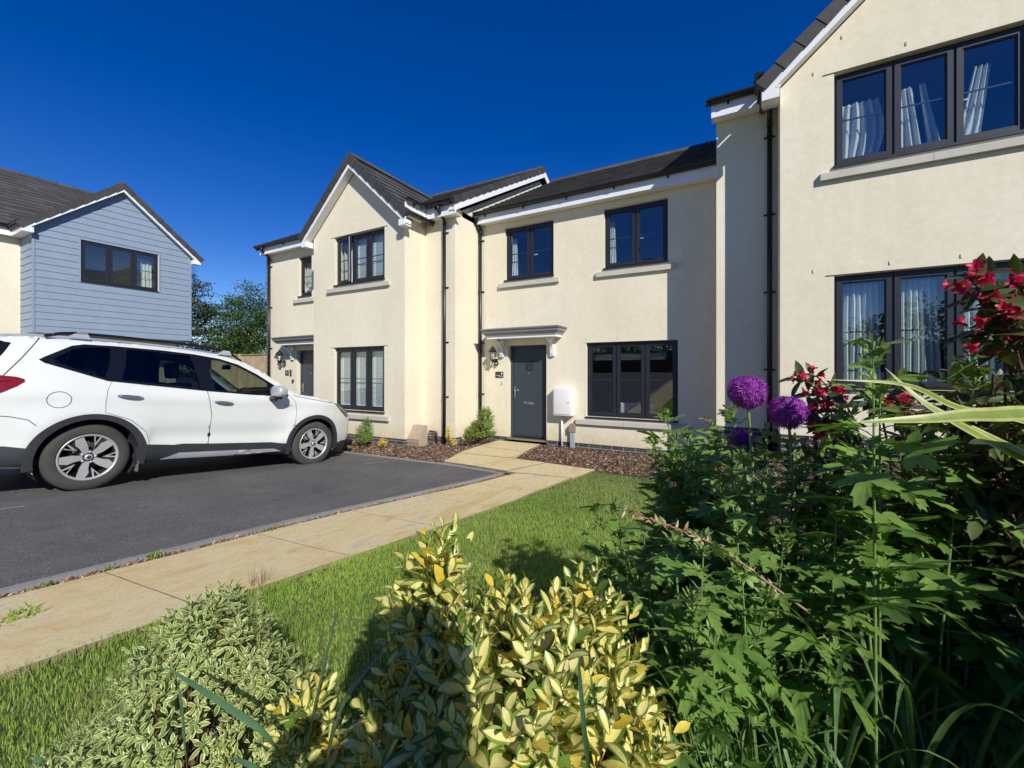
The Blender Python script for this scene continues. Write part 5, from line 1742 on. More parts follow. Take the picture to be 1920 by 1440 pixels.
def scatter(name, tmpls, pos, ydir, nhint, scale, mats, parent=None, tint=None, which=None, smooth=True):
    pos = np.asarray(pos, float); y = nrm(np.asarray(ydir, float)); nh = np.asarray(nhint, float); scale = np.asarray(scale, float)
    x = nrm(np.cross(y, nh)); z = np.cross(x, y)
    Rm = np.stack([x, y, z], axis=-1)
    n = len(pos)
    if which is None: which = rng.integers(0, len(tmpls), n)
    if tint is None: tint = rng.random(n)
    Vs = []; Fs = []; Ms = []; Ts = []; off = 0
    for k, (V, F, MI) in enumerate(tmpls):
        idx = np.nonzero(which == k)[0]
        if len(idx) == 0: continue
        W = np.einsum('nij,vj->nvi', Rm[idx], V) * scale[idx][:, None, None] + pos[idx][:, None, :]
        m = len(V)
        FF = F[None] + (np.arange(len(idx)) * m)[:, None, None] + off
        Vs.append(W.reshape(-1, 3)); Fs.append(FF.reshape(-1, 3)); Ms.append(np.tile(MI, len(idx))); Ts.append(np.repeat(np.asarray(tint)[idx], len(F)))
        off += m * len(idx)
    return np_mesh(name, np.concatenate(Vs), np.concatenate(Fs), mats, parent, np.concatenate(Ms), np.concatenate(Ts), smooth)

def bvec(r, f, z):
    return np.array([r * math.cos(YAW) - f * math.sin(YAW), r * math.sin(YAW) + f * math.cos(YAW), z])
BX = bvec(1, 0, 0); BF = bvec(0, 1, 0); UP = np.array([0, 0, 1.0])

class Shoots:
    """collects leaves set round leafy shoots"""
    def __init__(s): s.p = []; s.y = []; s.n = []; s.s = []; s.t = []; s.stems = []
    def shoot(s, tip, dv, n, spacing, l0, l1, a0=25, a1=75, phyllo=137.5, jit=.25, tint=None, tj=.35):
        dv = nrm(np.array(dv, float)); e = nrm(np.cross(dv, [0.3, 0.2, .9] if abs(dv[2]) < .9 else [1, 0, 0])); g = np.cross(dv, e)
        ph = random.uniform(0, 360)
        tb = random.random() if tint is None else tint
        for i in range(n):
            a = R(ph + phyllo * i + random.uniform(-14, 14)); rad = e * math.cos(a) + g * math.sin(a)
            q = i / max(1, n - 1)
            op = R(a0 + (a1 - a0) * q + random.uniform(-12, 12))
            yv = dv * math.cos(op) + rad * math.sin(op); nv = dv * math.sin(op) - rad * math.cos(op)
            yv = yv + np.array([random.uniform(-jit, jit) for _ in range(3)]) * .5
            s.p.append(tip - dv * spacing * i); s.y.append(yv); s.n.append(nv + np.array([random.uniform(-jit, jit) for _ in range(3)]))
            s.s.append(random.uniform(.85, 1.12) * (l0 + (l1 - l0) * min(1, q * 1.6)))
            s.t.append(min(1, max(0, tb * (1 - tj) + random.random() * tj)))

def lobe_points(lobes, n, up_bias=.25, shell=(.9, 1.03)):
    """random points on the surface of a union of ellipsoids: (centre, radii) in world axes"""
    out = []
    areas = [l[1][0] * l[1][1] + l[1][1] * l[1][2] + l[1][0] * l[1][2] for l in lobes]
    while len(out) < n:
        l = random.choices(lobes, areas)[0]; c, rd = np.array(l[0]), np.array(l[1])
        v = nrm(rng.normal(size=3))
        if v[2] < -.35: continue
        k = random.uniform(*shell)
        p = c + v * rd * k
        ok = True
        for c2, r2 in lobes:
            if c2 is l[0]: continue
            if np.sum(((p - np.array(c2)) / np.array(r2)) ** 2) < .72: ok = False; break
        if not ok: continue
        nn = nrm(v / rd); out.append((p, nrm(nn * (1 - up_bias) + UP * up_bias), c))
    return out

M['eu_c'] = mat_leaf("spindle_leaf_cream", (0.82, 0.71, 0.19), (0.85, 0.78, 0.35), .38, .28, (1.1, 1.05, .6))
M['eu_m'] = mat_leaf("spindle_leaf_green_edge", (0.10, 0.19, 0.03), (0.24, 0.36, 0.06), .38, .25)
M['eu_y'] = mat_leaf("spindle_leaf_yellow", (0.80, 0.60, 0.06), (0.80, 0.68, 0.16), .38, .3, (1.1, 1.0, .4))
M['pi_c'] = mat_leaf("azalea_leaf_green", (0.15, 0.225, 0.045), (0.26, 0.34, 0.08), .42, .25)
M['pi_m'] = mat_leaf("azalea_leaf_cream_edge", (0.62, 0.66, 0.28), (0.74, 0.76, 0.40), .42, .25, (1.1, 1.1, .7))
M['ma'] = mat_leaf("mallow_leaf", (0.12, 0.235, 0.045), (0.24, 0.38, 0.085), .5, .30)
M['ma_b'] = mat_leaf("mallow_bud", (0.20, 0.30, 0.09), (0.30, 0.40, 0.14), .6, .3)
M['stem_g'] = mat_leaf("green_stem", (0.12, 0.20, 0.05), (0.20, 0.30, 0.09), .55, .1)
M['stem_b'] = plain("brown_twig", (0.16, 0.085, 0.05), .8, .2)
M['we_l'] = mat_leaf("weigela_leaf", (0.045, 0.075, 0.025), (0.12, 0.14, 0.045), .45, .25)
M['we_f'] = mat_leaf("weigela_flower", (0.42, 0.008, 0.045), (0.66, 0.03, 0.11), .45, .30, (1.3, .5, .6))
M['we_d'] = mat_leaf("weigela_bud", (0.22, 0.006, 0.02), (0.34, 0.01, 0.03), .5, .2, (1.3, .5, .6))
M['al'] = mat_leaf("allium_floret", (0.28, 0.028, 0.36), (0.55, 0.12, 0.58), .5, .3, (1.2, .6, 1.2))
M['gr'] = mat_leaf("lawn_blade", (0.24, 0.40, 0.055), (0.50, 0.60, 0.15), .55, .45)
M['gr_d'] = mat_leaf("dry_blade", (0.42, 0.36, 0.20), (0.52, 0.46, 0.28), .7, .3, (1.1, 1.0, .7))
M['gb'] = mat_leaf("long_grass_blade", (0.10, 0.20, 0.06), (0.18, 0.31, 0.10), .45, .35)
M['ph_g'] = mat_leaf("flax_leaf_green", (0.20, 0.28, 0.05), (0.24, 0.32, 0.06), .4, .3)
M['ph_y'] = mat_leaf("flax_leaf_yellow", (0.40, 0.43, 0.10), (0.48, 0.50, 0.15), .4, .3)
M['shrub'] = mat_leaf("shrub_leaf", (0.10, 0.18, 0.03), (0.30, 0.40, 0.06), .45, .3)
M['tree'] = mat_leaf("tree_leaf", (0.035, 0.075, 0.018), (0.10, 0.17, 0.04), .5, .25)
M['pine'] = mat_leaf("pine_needles", (0.022, 0.045, 0.018), (0.085, 0.095, 0.03), .6, .15)
M['bark'] = plain("tree_bark", (0.09, 0.07, 0.055), .9, .2, 30, .6)
def mat_chips():
    m, nt, out = new_mat("bark_chips")
    at = N(nt, "ShaderNodeAttribute"); at.attribute_name = "tint"
    c = ramp(nt, at.outputs['Fac'], [(0.0, (0.055, 0.030, 0.020)), (0.45, (0.15, 0.080, 0.052)), (0.75, (0.26, 0.155, 0.10)), (.92, (0.42, 0.31, 0.20)), (1, (0.58, 0.50, 0.38))])
    principled(nt, out, c, .9, bump(nt, noise_t(nt, coords(nt), 120, 3), .4, .003)); return m
M['chips'] = mat_chips()

def stems_obj(lines, mat_, parent, name="stems", n=6):
    mb = MB()
    for pts, r_ in lines: mb.tube(pts, r_, n, 0, False)
    o = mb.build(name, mat_, parent); return o
def bez(a, b, c, n=8):
    a, b, c = map(Vector, (a, b, c)); return [(1 - t) ** 2 * a + 2 * t * (1 - t) * b + t * t * c for t in [k / n for k in range(n + 1)]]

# ------------------------------------------------------------------ lawn, mulch, litter
def quads_field(name, n, sampler, tm, mats, lab, cat, scale=(.8, 1.2), flat=False, tintf=None, lean=.5, parent=None):
    P = []; Yv = []; Nv = []; S = []; T = []
    c = 0
    while len(P) < n and c < n * 20:
        c += 1
        q = sampler()
        if q is None: continue
        x, y, sc = q
        P.append((x, y, gz(x, y)))
        a = random.uniform(0, 2 * PI)
        if flat:
            tl = random.uniform(-.5, .5)
            Yv.append((math.cos(a), math.sin(a), tl)); Nv.append((random.uniform(-.5, .5), random.uniform(-.5, .5), 1))
        else:
            l = random.uniform(.1, lean) ; b = a + random.uniform(-.6, .6)
            Yv.append((math.cos(a) * l, math.sin(a) * l, 1)); Nv.append((math.cos(b), math.sin(b), -.1))
        S.append(random.uniform(*scale) * sc); T.append(random.random() if tintf is None else tintf(x, y))
    o = scatter(name, tm, P, Yv, Nv, S, mats, parent, np.array(T), smooth=not flat)
    return tag(o, lab, cat, kind='stuff')
def grass_s():
    y = 6.25 - (random.random() ** .62) * 7.0
    x = random.uniform(-2.5, 1.6)
    l = at_y(PATH_R, y) + random.uniform(-.05, .03)
    if x < l: return None
    if y > 5.9 and x > -1.9 and y > 6.26: return None
    if x > at_y(BEDL, y) + random.uniform(-.03, .06): return None
    dist = math.hypot(x, y)
    if dist > 4.2 and random.random() < .3: return None
    return x, y, 1.0 if dist < 2.5 else 1.25
bl = leaf_t(.023, .0026, 3, (-1, 1), 0, .35, .35)
bl2 = leaf_t(.028, .0023, 3, (-1, 1), 0, .6, .35)
bl3 = leaf_t(.018, .0032, 3, (-1, 1), 0, .2, .35)
def gt(x, y):
    v = .5 + .5 * noise.noise(Vector((x * 1.3, y * 1.3, 0))) + .35 * noise.noise(Vector((x * 5, y * 5, 3)))
    return max(0, min(1, v * .7 + random.random() * .4 - .1))
quads_field("lawn_grass", 150000, grass_s, [bl, bl2, bl3], ['gr'], "short mown grass between the paving and the flower bed", "grass", (.7, 1.25), tintf=gt, lean=.9)
def dry_s():
    q = grass_s()
    if q is None: return None
    x, y, s_ = q
    v = noise.noise(Vector((x * 2.1 + 5, y * 2.1, 1)))
    near = x < -1.0 and y < 1.3
    if v < (.0 if near else .16) and random.random() > .10: return None
    return x, y, s_
quads_field("dry_grass", 20000, dry_s, [bl, bl2], ['gr_d'], "dry straw coloured blades mixed in the lawn", "grass", (.6, 1.1), lean=1.6)

def chip_t():
    out = []
    for k in range(5):
        L = random.uniform(.018, .05); W = random.uniform(.005, .014); h = random.uniform(.002, .006)
        V = np.array([(-W / 2, 0, 0), (W / 2, .002, 0), (W * .6, L * .6, h), (-W * .4, L * .55, h * 1.4), (W * .2, L, 0), (-W * .3, L * .96, .001), (-W / 2, 0, -.006), (W / 2, .002, -.006), (W * .2, L, -.006)])
        F = np.array([(0, 1, 2), (0, 2, 3), (3, 2, 4), (3, 4, 5), (0, 6, 7), (0, 7, 1), (1, 7, 8), (1, 8, 4)])
        out.append((V, F, np.zeros(len(F), int)))
    return out
def on_paving(x, y):
    pl = [(-4.42, 5.56), (-4.74, 6.6), (-4.74, 7.93), (-3.66, 7.93), (-3.52, 6.57), (-3.42, 6.38), (-1.96, 6.27), (-2.12, 5.5), (-3.2, 5.3)]
    return inpoly(x, y, pl)
def mulch_s():
    if random.random() < .5: x, y = random.uniform(-9.3, -4.3), random.uniform(5.39, 7.1)
    else: x, y = random.uniform(-4.9, 1.6), random.uniform(6.2, 7.93)
    if on_paving(x, y): return None
    if y > 7.03 and x < -5.26: return None
    if -8.95 < x < -6.03 and y > 6.4: return None
    if x > .43 and y > 6.74: return None
    if x > -.38 and y > 7.28: return None
    if x > -3.2 and y < 6.30: return None
    return x, y, 1.0
M['litter'] = M['chips']
quads_field("bark_mulch", 26000, mulch_s, chip_t(), ['chips'], "brown bark chippings covering the beds along the walls", "mulch", (.8, 1.5), flat=True)
def bedm_s():
    y = random.uniform(-.4, 6.2); x = random.uniform(-.95, 3.2)
    if x < at_y(BEDL, y) + .02: return None
    return x, y, 1.0
quads_field("bark_mulch", 15000, bedm_s, chip_t(), ['chips'], "brown bark chippings under the tall flower bed plants", "mulch", (.9, 1.7), flat=True)
kr = resample(KERB[2:], .02)
def litter_s():
    k = random.randrange(len(kr)); x, y = kr[k]
    dn = noise.noise(Vector((y * 2.2, 0, 7)))
    if dn < -.15 and random.random() < .7: return None
    return x + random.uniform(.03, .14 if y < 4.5 else .10), y, 1.0
quads_field("leaf_litter", 4200, litter_s, chip_t(), ['chips'], "dry leaves and grit in the gap between kerb and paving", "leaf litter", (.35, .95), flat=True, tintf=lambda x, y: random.random() ** .6)
def litter2():
    t = random.random(); x = -3.15 - t * 1.35
    return x, 5.41 + (.06 * t) + random.uniform(0, .09), 1.0
quads_field("leaf_litter", 1300, litter2, chip_t(), ['chips'], "dry leaves and moss at the far end of the tarmac by the door path", "leaf litter", (.35, .9), flat=True)
def grit():
    x, y = random.uniform(-8, -2.4), random.uniform(-.5, 5.2)
    return x, y, 1.0
quads_field("grit", 260, grit, chip_t(), ['chips'], "scattered crumbs of bark and grit on tarmac and paving", "grit", (.15, .4), flat=True, tintf=lambda x, y: .6 + .4 * random.random())

def tuft(name, label, cat, x, y, n, h, w, mat_='gb', lean=.7, group=None, spread=.03, z=None):
    t = thing(name, label, cat, (x, y, gz(x, y) if z is None else z), group=group)
    P = []; Y = []; NN = []; S = []
    for _ in range(n):
        a = random.uniform(0, 2 * PI); l = random.uniform(.1, lean)
        P.append((random.uniform(-spread, spread), random.uniform(-spread, spread), 0)); Y.append((math.cos(a) * l, math.sin(a) * l, 1)); NN.append((math.cos(a), math.sin(a), .1)); S.append(random.uniform(.55, 1.1) * h)
    scatter("blades", [leaf_t(1, w / h, 5, (-1, 0, 1), .2, .35, .3), leaf_t(1, w / h, 5, (-1, 0, 1), .2, .15, .3)], P, Y, NN, S, [mat_], t)
    return t
for k, (x, y, h, n, lab) in enumerate(((-3.39, 1.27, .05, 34, "largest green weed tuft rooted between kerb and paving"), (-3.37, 1.05, .03, 18, "reddish low weed next to the largest kerb weed"), (-3.35, 2.02, .035, 20, "weed tuft at the kerb half way along the paving"),
                              (-3.36, .78, .03, 16, "flat weed in the kerb gap nearest the camera"), (-3.31, 3.2, .035, 16, "weed tuft at the kerb two thirds of the way to the corner"), (-3.2, 4.4, .04, 18, "weed tuft near the kerb corner"),
                              (-3.0, .60, .045, 60, "grass tuft growing in the joint across the paving"))):
    tuft("weed", lab, "weed", x, y, n, h, .010, 'shrub' if k != 6 else 'gr', 1.6 if k != 6 else 2.0, "weeds in the paving joints", .03 if k != 6 else .07, z=gz(x, y) + .015)
tuft("dry_weed", "spindly dry weed at the lawn edge of the paving", "weed", -2.46, 1.42, 26, .14, .0028, 'stem_b', .9, None, .05)

# ------------------------------------------------------------------ shrubs made of leafy shoots
def shoot_bush(name, label, cat, lobes, base, nshoot, nleaf, spacing, L0, L1, tm, mats, a0, a1, up=.3, group=None, whichf=None, jit=.25, stemmat='stem_b', inner=0, shell=(.9, 1.03), phy=137.5, every=4, stem_r=.0035):
    t = thing(name, label, cat, tuple(base), group=group)
    B = np.array(base); sh = Shoots(); lines = []
    for k, (p, dv, c) in enumerate(lobe_points(lobes, nshoot, up, shell)):
        sh.shoot(p - B, dv, nleaf, spacing, L0, L1, a0, a1, phy, jit)
        if k % every == 0:
            q = np.array(base) + (p - B) * np.array([.35, .35, .15])
            lines.append(([tuple(v) for v in bez(q - B, (c * .5 + q * .5) - B, p - B - dv * spacing * nleaf * .4, 5)], [stem_r * 1.5, stem_r * 1.3, stem_r * 1.2, stem_r, stem_r * .8, stem_r * .6]))
    for k in range(inner):
        l = random.choice(lobes); c, rd = np.array(l[0]), np.array(l[1]); v = nrm(rng.normal(size=3)) * random.uniform(.3, .85)
        sh.shoot(c + v * rd - B, nrm(v + UP * .5), nleaf - 2, spacing * 1.2, L0, L1, a0, a1, phy, jit)
    n = len(sh.p)
    wh = None if whichf is None else np.array([whichf() for _ in range(n)])
    scatter("foliage", tm, sh.p, sh.y, sh.n, sh.s, mats, t, np.array(sh.t), wh)
    if lines: stems_obj(lines, stemmat, t)
    return t
def LB(r, f, z, a, b, c): return (tuple(bvec(r, f, z)), (a, b, c))
g0 = gz(*bvec(0, .8, 0)[:2])
eu_t = [leaf_t(1, .54, 6, (-1, -.60, 0, .60, 1), .22, .18, .55, margin=True, wave=.05), leaf_t(1, .58, 6, (-1, -.66, 0, .66, 1), .30, .05, .55, margin=True, wave=.06),
        leaf_t(1, .50, 6, (-1, -.50, 0, .50, 1), .18, .30, .55, margin=True, wave=.04), leaf_t(1, .50, 5, (-1, 0, 1), .2, .12, .55), leaf_t(1, .46, 5, (-1, 0, 1), .3, .2, .55)]
# template 3 is all green, template 4 all yellow
eu_t[3] = (eu_t[3][0], eu_t[3][1], np.ones(len(eu_t[3][1]), int)); eu_t[4] = (eu_t[4][0], eu_t[4][1], np.full(len(eu_t[4][1]), 2))
def euw():
    r_ = random.random(); return 0 if r_ < .33 else 1 if r_ < .60 else 2 if r_ < .82 else 3 if r_ < .90 else 4
shoot_bush("variegated_spindle", "large cream and yellow variegated evergreen shrub at the bottom centre", "shrub",
           [LB(.0, .80, -.91, .345, .33, .47), LB(-.175, .95, -.70, .12, .12, .36), LB(.19, .98, -.83, .15, .14, .36), LB(.10, .70, -.78, .2, .2, .28)],
           bvec(0, .82, g0), 430, 11, .0145, .034, .066, eu_t, ['eu_c', 'eu_m', 'eu_y'], 22, 72, .42, whichf=euw, inner=90)
shoot_bush("variegated_spindle", "small cream and yellow variegated shrub between the fine-leaved bush and the big one", "shrub",
           [LB(-.47, .97, -1.0, .12, .11, .31), LB(-.56, .90, -1.12, .10, .10, .22)], bvec(-.48, .95, g0), 80, 10, .013, .028, .05, eu_t, ['eu_c', 'eu_m', 'eu_y'], 22, 72, .42, whichf=euw, inner=10)
pi_t = [leaf_t(1, .30, 5, (-1, -.62, 0, .62, 1), .3, .12, .58, margin=True), leaf_t(1, .33, 5, (-1, -.55, 0, .55, 1), .25, .2, .58, margin=True), leaf_t(1, .36, 5, (-1, -.68, 0, .68, 1), .2, .05, .6, margin=True)]
shoot_bush("variegated_azalea", "low bush of small white-edged green leaves at the bottom left", "shrub",
           [LB(-.86, 1.16, -.99, .22, .22, .36), LB(-.82, 1.18, -.82, .15, .14, .21), LB(-1.08, 1.05, -1.14, .20, .20, .24), LB(-.66, 1.13, -.98, .14, .15, .24), LB(-.93, .98, -1.14, .19, .18, .2)],
           bvec(-.88, 1.1, g0), 680, 9, .0068, .018, .033, pi_t, ['pi_c', 'pi_m'], 28, 80, .35, inner=120, every=7, stem_r=.002)

deep_t = [leaf_t(1, .42, 4, (-1, 0, 1), .25, .15, .5)]  # for the added out-of-view shrub that keeps sun off the lower bed
shoot_bush("evergreen_shrub", "dense dark unseen shrub beside the camera, added to shade the right of the flower bed", "shrub",
           [LB(1.55, .15, -.45, .48, .42, .60), LB(1.35, -.15, -.55, .35, .3, .5), LB(1.75, .45, -.5, .4, .35, .5)], bvec(1.5, .15, gz(*bvec(1.5, .15, 0)[:2])), 620, 9, .022, .05, .085, deep_t, ['we_l'], 30, 80, .3, inner=200)
# shrubs by the wall
sh_t = [leaf_t(1, .4, 4, (-1, 0, 1), .25, .15, .5), leaf_t(1, .46, 4, (-1, 0, 1), .2, .05, .5)]
def WB(x, y, z, a, b, c): return ((x, y, z), (a, b, c))
shoot_bush("evergreen_shrub", "bright green bush left of the middle house's door, against the wall", "shrub",
           [WB(-4.85, 7.45, -1.25, .32, .24, .28), WB(-4.80, 7.5, -.98, .20, .18, .26), WB(-5.05, 7.4, -1.3, .18, .2, .18)], (-4.85, 7.45, gz(-4.85, 7.45)), 300, 8, .016, .025, .05, sh_t, ['shrub'], 30, 80, .3, inner=40)
shoot_bush("flowering_shrub", "leafy green bush with small buds in front of the car's nose", "shrub",
           [WB(-6.72, 5.95, -1.28, .20, .2, .24), WB(-6.68, 6.0, -1.10, .14, .14, .18)], (-6.72, 5.95, gz(-6.7, 5.95)), 170, 8, .016, .022, .045, sh_t, ['ma'], 30, 80, .4, inner=20)
shoot_bush("yellow_shrub", "tiny yellow-leaved bush right of the bush by the car", "shrub", [WB(-6.32, 6.08, -1.42, .10, .09, .11)], (-6.32, 6.08, gz(-6.3, 6.0)), 40, 7, .012, .02, .035, sh_t, ['eu_y'], 30, 80, .4)
shoot_bush("yellow_shrub", "slim yellow and green bush at the foot of the black downpipe", "shrub", [WB(-5.27, 6.83, -1.30, .07, .07, .22), WB(-5.15, 6.86, -1.43, .10, .08, .10)], (-5.25, 6.83, gz(-5.2, 6.8)), 60, 7, .014, .02, .04, sh_t, ['eu_y'], 30, 80, .4)
shoot_bush("low_shrub", "small reddish-brown plant between the yellow bush and the bright green one", "shrub", [WB(-5.0, 7.05, -1.42, .14, .12, .10)], (-5.0, 7.05, gz(-5, 7)), 40, 7, .014, .02, .035, sh_t, ['we_l'], 30, 80, .4)

# ------------------------------------------------------------------ mallow clumps: tall stems with big lobed leaves
pm = [palm_t(1, 1), palm_t(1, 2, .16, .30), palm_t(1, 3, .05, .08)]
def mallow(label, tips, base_rf, group="tall mallow plants in the flower bed", nl=19, big=.082):
    b3 = bvec(base_rf[0], base_rf[1], 0); gb_ = gz(b3[0], b3[1]); B = np.array([b3[0], b3[1], gb_])
    t = thing("mallow_plant", label, "plant", tuple(B), group=group)
    P = []; Y = []; NN = []; S = []; T = []; lines = []; bp = []; by = []; bn = []; bs = []
    for (x, y, D) in tips:
        tip = np.array(bed(x, y, D)); foot = B + np.array([random.uniform(-.12, .12), random.uniform(-.12, .12), 0])
        foot = foot * .55 + np.array([tip[0], tip[1], gb_]) * .45
        mid = foot * .4 + tip * .6; mid = mid + np.array([random.uniform(-.04, .04), random.uniform(-.04, .04), .06]); mid[:2] = tip[:2] * .5 + foot[:2] * .5
        pts = bez(foot - B, mid - B, tip - B, 12)
        lines.append(([tuple(p) for p in pts], [.0050 - .0035 * k / 12 for k in range(13)]))
        L = (tip - foot)[2]
        n = int(nl * max(.6, L / .7)); ph = random.uniform(0, 360)
        for i in range(n):
            q = i / (n - 1); tt = 1 - q * .88
            if D < 1.1 and (q > .66 or (q > .4 and random.random() < .35)): continue
            p = (1 - tt) ** 2 * (foot - B) + 2 * tt * (1 - tt) * (mid - B) + tt * tt * (tip - B)
            a = R(ph + 137.5 * i); rad = np.array([math.cos(a), math.sin(a), 0])
            sz = big * (.40 + .75 * min(1, (q * 1.7) ** .8)) * random.uniform(.8, 1.2)
            stalk = sz * random.uniform(.5, .9)
            el = random.uniform(.1, .8) * (1 - q) + .1
            bq = p + rad * stalk + UP * stalk * el
            lines.append(([tuple(p), tuple((p + bq) / 2 + UP * .004), tuple(bq)], [.0017, .0014, .0011]))
            P.append(bq); yv = rad + UP * (random.uniform(-.7, .35) + .5 * (1 - q)); Y.append(yv)
            NN.append(UP * 1.0 + rad * random.uniform(-.2, .6) + rng.normal(size=3) * .28); S.append(sz); T.append(min(1, max(0, .75 - q * .8 + random.uniform(-.25, .25))))
            # side shoot with small leaves
            if random.random() < .55:
                for m in range(5):
                    a2 = random.uniform(0, 2 * PI); r2 = np.array([math.cos(a2), math.sin(a2), .5])
                    P.append(p + rad * .012 + r2 * .008); Y.append(r2 + UP * .4); NN.append(UP - r2 * .3); S.append(sz * random.uniform(.28, .5)); T.append(random.uniform(.5, 1))
        # bud cluster at the tip
        for m in range(26):
            v = nrm(rng.normal(size=3)); v[2] = abs(v[2]); bp.append(tip - B + v * .012 - UP * random.uniform(0, .04)); by.append(v + UP * .6); bn.append(UP + rng.normal(size=3) * .5); bs.append(random.uniform(.010, .026))
        scatter("bud_cluster", [leaf_t(1, .45, 4, (-1, 0, 1), .5, -.1, .5)], bp, by, bn, bs, ['ma_b'], t); bp, by, bn, bs = [], [], [], []
    scatter("leaves", pm, P, Y, NN, S, ['ma'], t, np.array(T))
    stems_obj(lines, 'stem_g', t, n=5)
    return t
mallow("mallow at the left edge of the bed, leaning over the lawn", [(1150, 945, 1.45), (1125, 975, 1.40), (1205, 1000, 1.35), (1180, 1060, 1.3), (1250, 915, 1.55), (1130, 1050, 1.35), (1215, 1090, 1.2)], (.50, 1.35), nl=16, big=.10)
mallow("mallow in front of the middle house's wide window", [(1250, 778, 1.75), (1225, 835, 1.65), (1290, 812, 1.8), (1335, 795, 1.85), (1275, 860, 1.6), (1330, 870, 1.55), (1385, 850, 1.6), (1240, 900, 1.6), (1300, 920, 1.5), (1265, 815, 1.7), (1360, 830, 1.7), (1305, 850, 1.6)], (.80, 1.68), nl=19, big=.10)
mallow("mallow under the two big purple flower balls", [(1370, 765, 1.35), (1395, 850, 1.2), (1440, 812, 1.15), (1500, 872, 1.2), (1350, 905, 1.25), (1440, 900, 1.1), (1540, 905, 1.15), (1340, 830, 1.4), (1485, 830, 1.3)], (.68, 1.22))
mallow("tallest mallow, standing before the lower curtained window's left panes", [(1637, 645, .88), (1650, 720, .92), (1590, 765, 1.0), (1700, 790, 1.1), (1560, 830, 1.1), (1640, 850, 1.05), (1620, 905, 1.0), (1570, 950, .95)], (.80, .98), big=.088)
mallow("mallow before the right pane of the lower curtained window", [(1828, 645, .92), (1835, 700, .95), (1780, 790, 1.0), (1870, 770, 1.1), (1740, 860, 1.1), (1850, 870, 1.05), (1920, 880, 1.0), (1700, 920, 1.0)], (1.02, 1.0), big=.088)
mallow("mallow in the dark middle of the bed with large lit leaves", [(1320, 1010, .98), (1380, 965, 1.05), (1300, 1110, .92), (1390, 1060, .95), (1470, 1010, 1.0), (1440, 1110, .95), (1260, 1000, 1.1), (1340, 1190, .9), (1545, 1020, 1.0)], (.50, .98), big=.075)
mallow("mallow at the far right behind the red flowers, in shade", [(1980, 820, 1.25), (1900, 950, 1.15), (2020, 930, 1.1), (1800, 980, 1.1), (2060, 800, 1.3), (1950, 1050, 1.0), (1720, 1010, 1.15), (1640, 1010, 1.2)], (1.30, 1.2))
mallow("mallow deep in the bed behind the purple flower balls", [(1430, 850, 1.9), (1500, 850, 2.0), (1560, 870, 1.9), (1640, 860, 1.9), (1720, 870, 1.9), (1380, 870, 2.1), (1800, 880, 1.8), (1880, 870, 1.8)], (1.4, 1.95))

mallow("mallow just past the right edge of the view, behind the flax", [(2150, 800, 1.7), (2250, 850, 1.6), (2080, 880, 1.6), (2200, 950, 1.5), (2330, 860, 1.7), (2120, 990, 1.5)], (2.4, 1.6))
mallow("mallow near the wall under the curtained window", [(1700, 850, 2.9), (1800, 855, 2.8), (1900, 850, 2.8), (2000, 850, 2.9), (1850, 880, 2.6), (1620, 860, 3.0)], (3.0, 2.8))

# ------------------------------------------------------------------ alliums
def floret_t():
    V = [(0, 0, 0)]; F = []
    for k in range(6):
        a = k * PI / 3; c, s_ = math.cos(a), math.sin(a); b = a + .22; e = a - .22
        o = len(V); V += [(math.cos(b) * .45, .35, math.sin(b) * .45), (c, .62, s_), (math.cos(e) * .45, .35, math.sin(e) * .45)]; F += [(0, o, o + 1), (0, o + 1, o + 2)]
    return np.array(V, float), np.array(F), np.zeros(12, int)
def allium(x, y, D, rad, label, n=520):
    c = np.array(bed(x, y, D)); gb_ = gz(c[0], c[1]); base = c + np.array([.03, .02, 0]); base[2] = gb_
    t = thing("allium", label, "flower", tuple(base), group="purple ball-headed alliums")
    stems_obj([([tuple(p) for p in bez((0, 0, 0), (.01, 0, (c[2] - gb_) * .6), tuple(c - base), 10)], .0035)], 'stem_g', t, "stem", 8)
    P = []; Y = []; NN = []; S = []; T = []
    for k in range(n):
        z = 1 - 2 * (k + .5) / n; a = k * 2.39996; v = np.array([math.sqrt(1 - z * z) * math.cos(a), math.sqrt(1 - z * z) * math.sin(a), z]) + rng.normal(size=3) * .05; v = nrm(v)
        rr = rad * random.uniform(.66, 1.02) * np.array([1, 1, .90])
        P.append(c - base + v * rr); Y.append(v); NN.append(nrm(rng.normal(size=3))); S.append(.0125 * random.uniform(.8, 1.2)); T.append(random.random())
    scatter("flower_head", [floret_t()], P, Y, NN, S, ['al'], t, np.array(T))
    mb = MB()
    for k in range(0, n, 2): mb.tube([tuple(c - base), tuple(P[k])], .0006, 3, 0, False)
    mb.build("floret_stalks", 'al', t)
allium(1400, 735, 1.16, .046, "larger purple allium ball, left of the pair")
allium(1477, 773, 1.12, .043, "purple allium ball, right and lower of the pair")
allium(1390, 827, 1.35, .034, "small purple allium ball beneath the pair", 300)

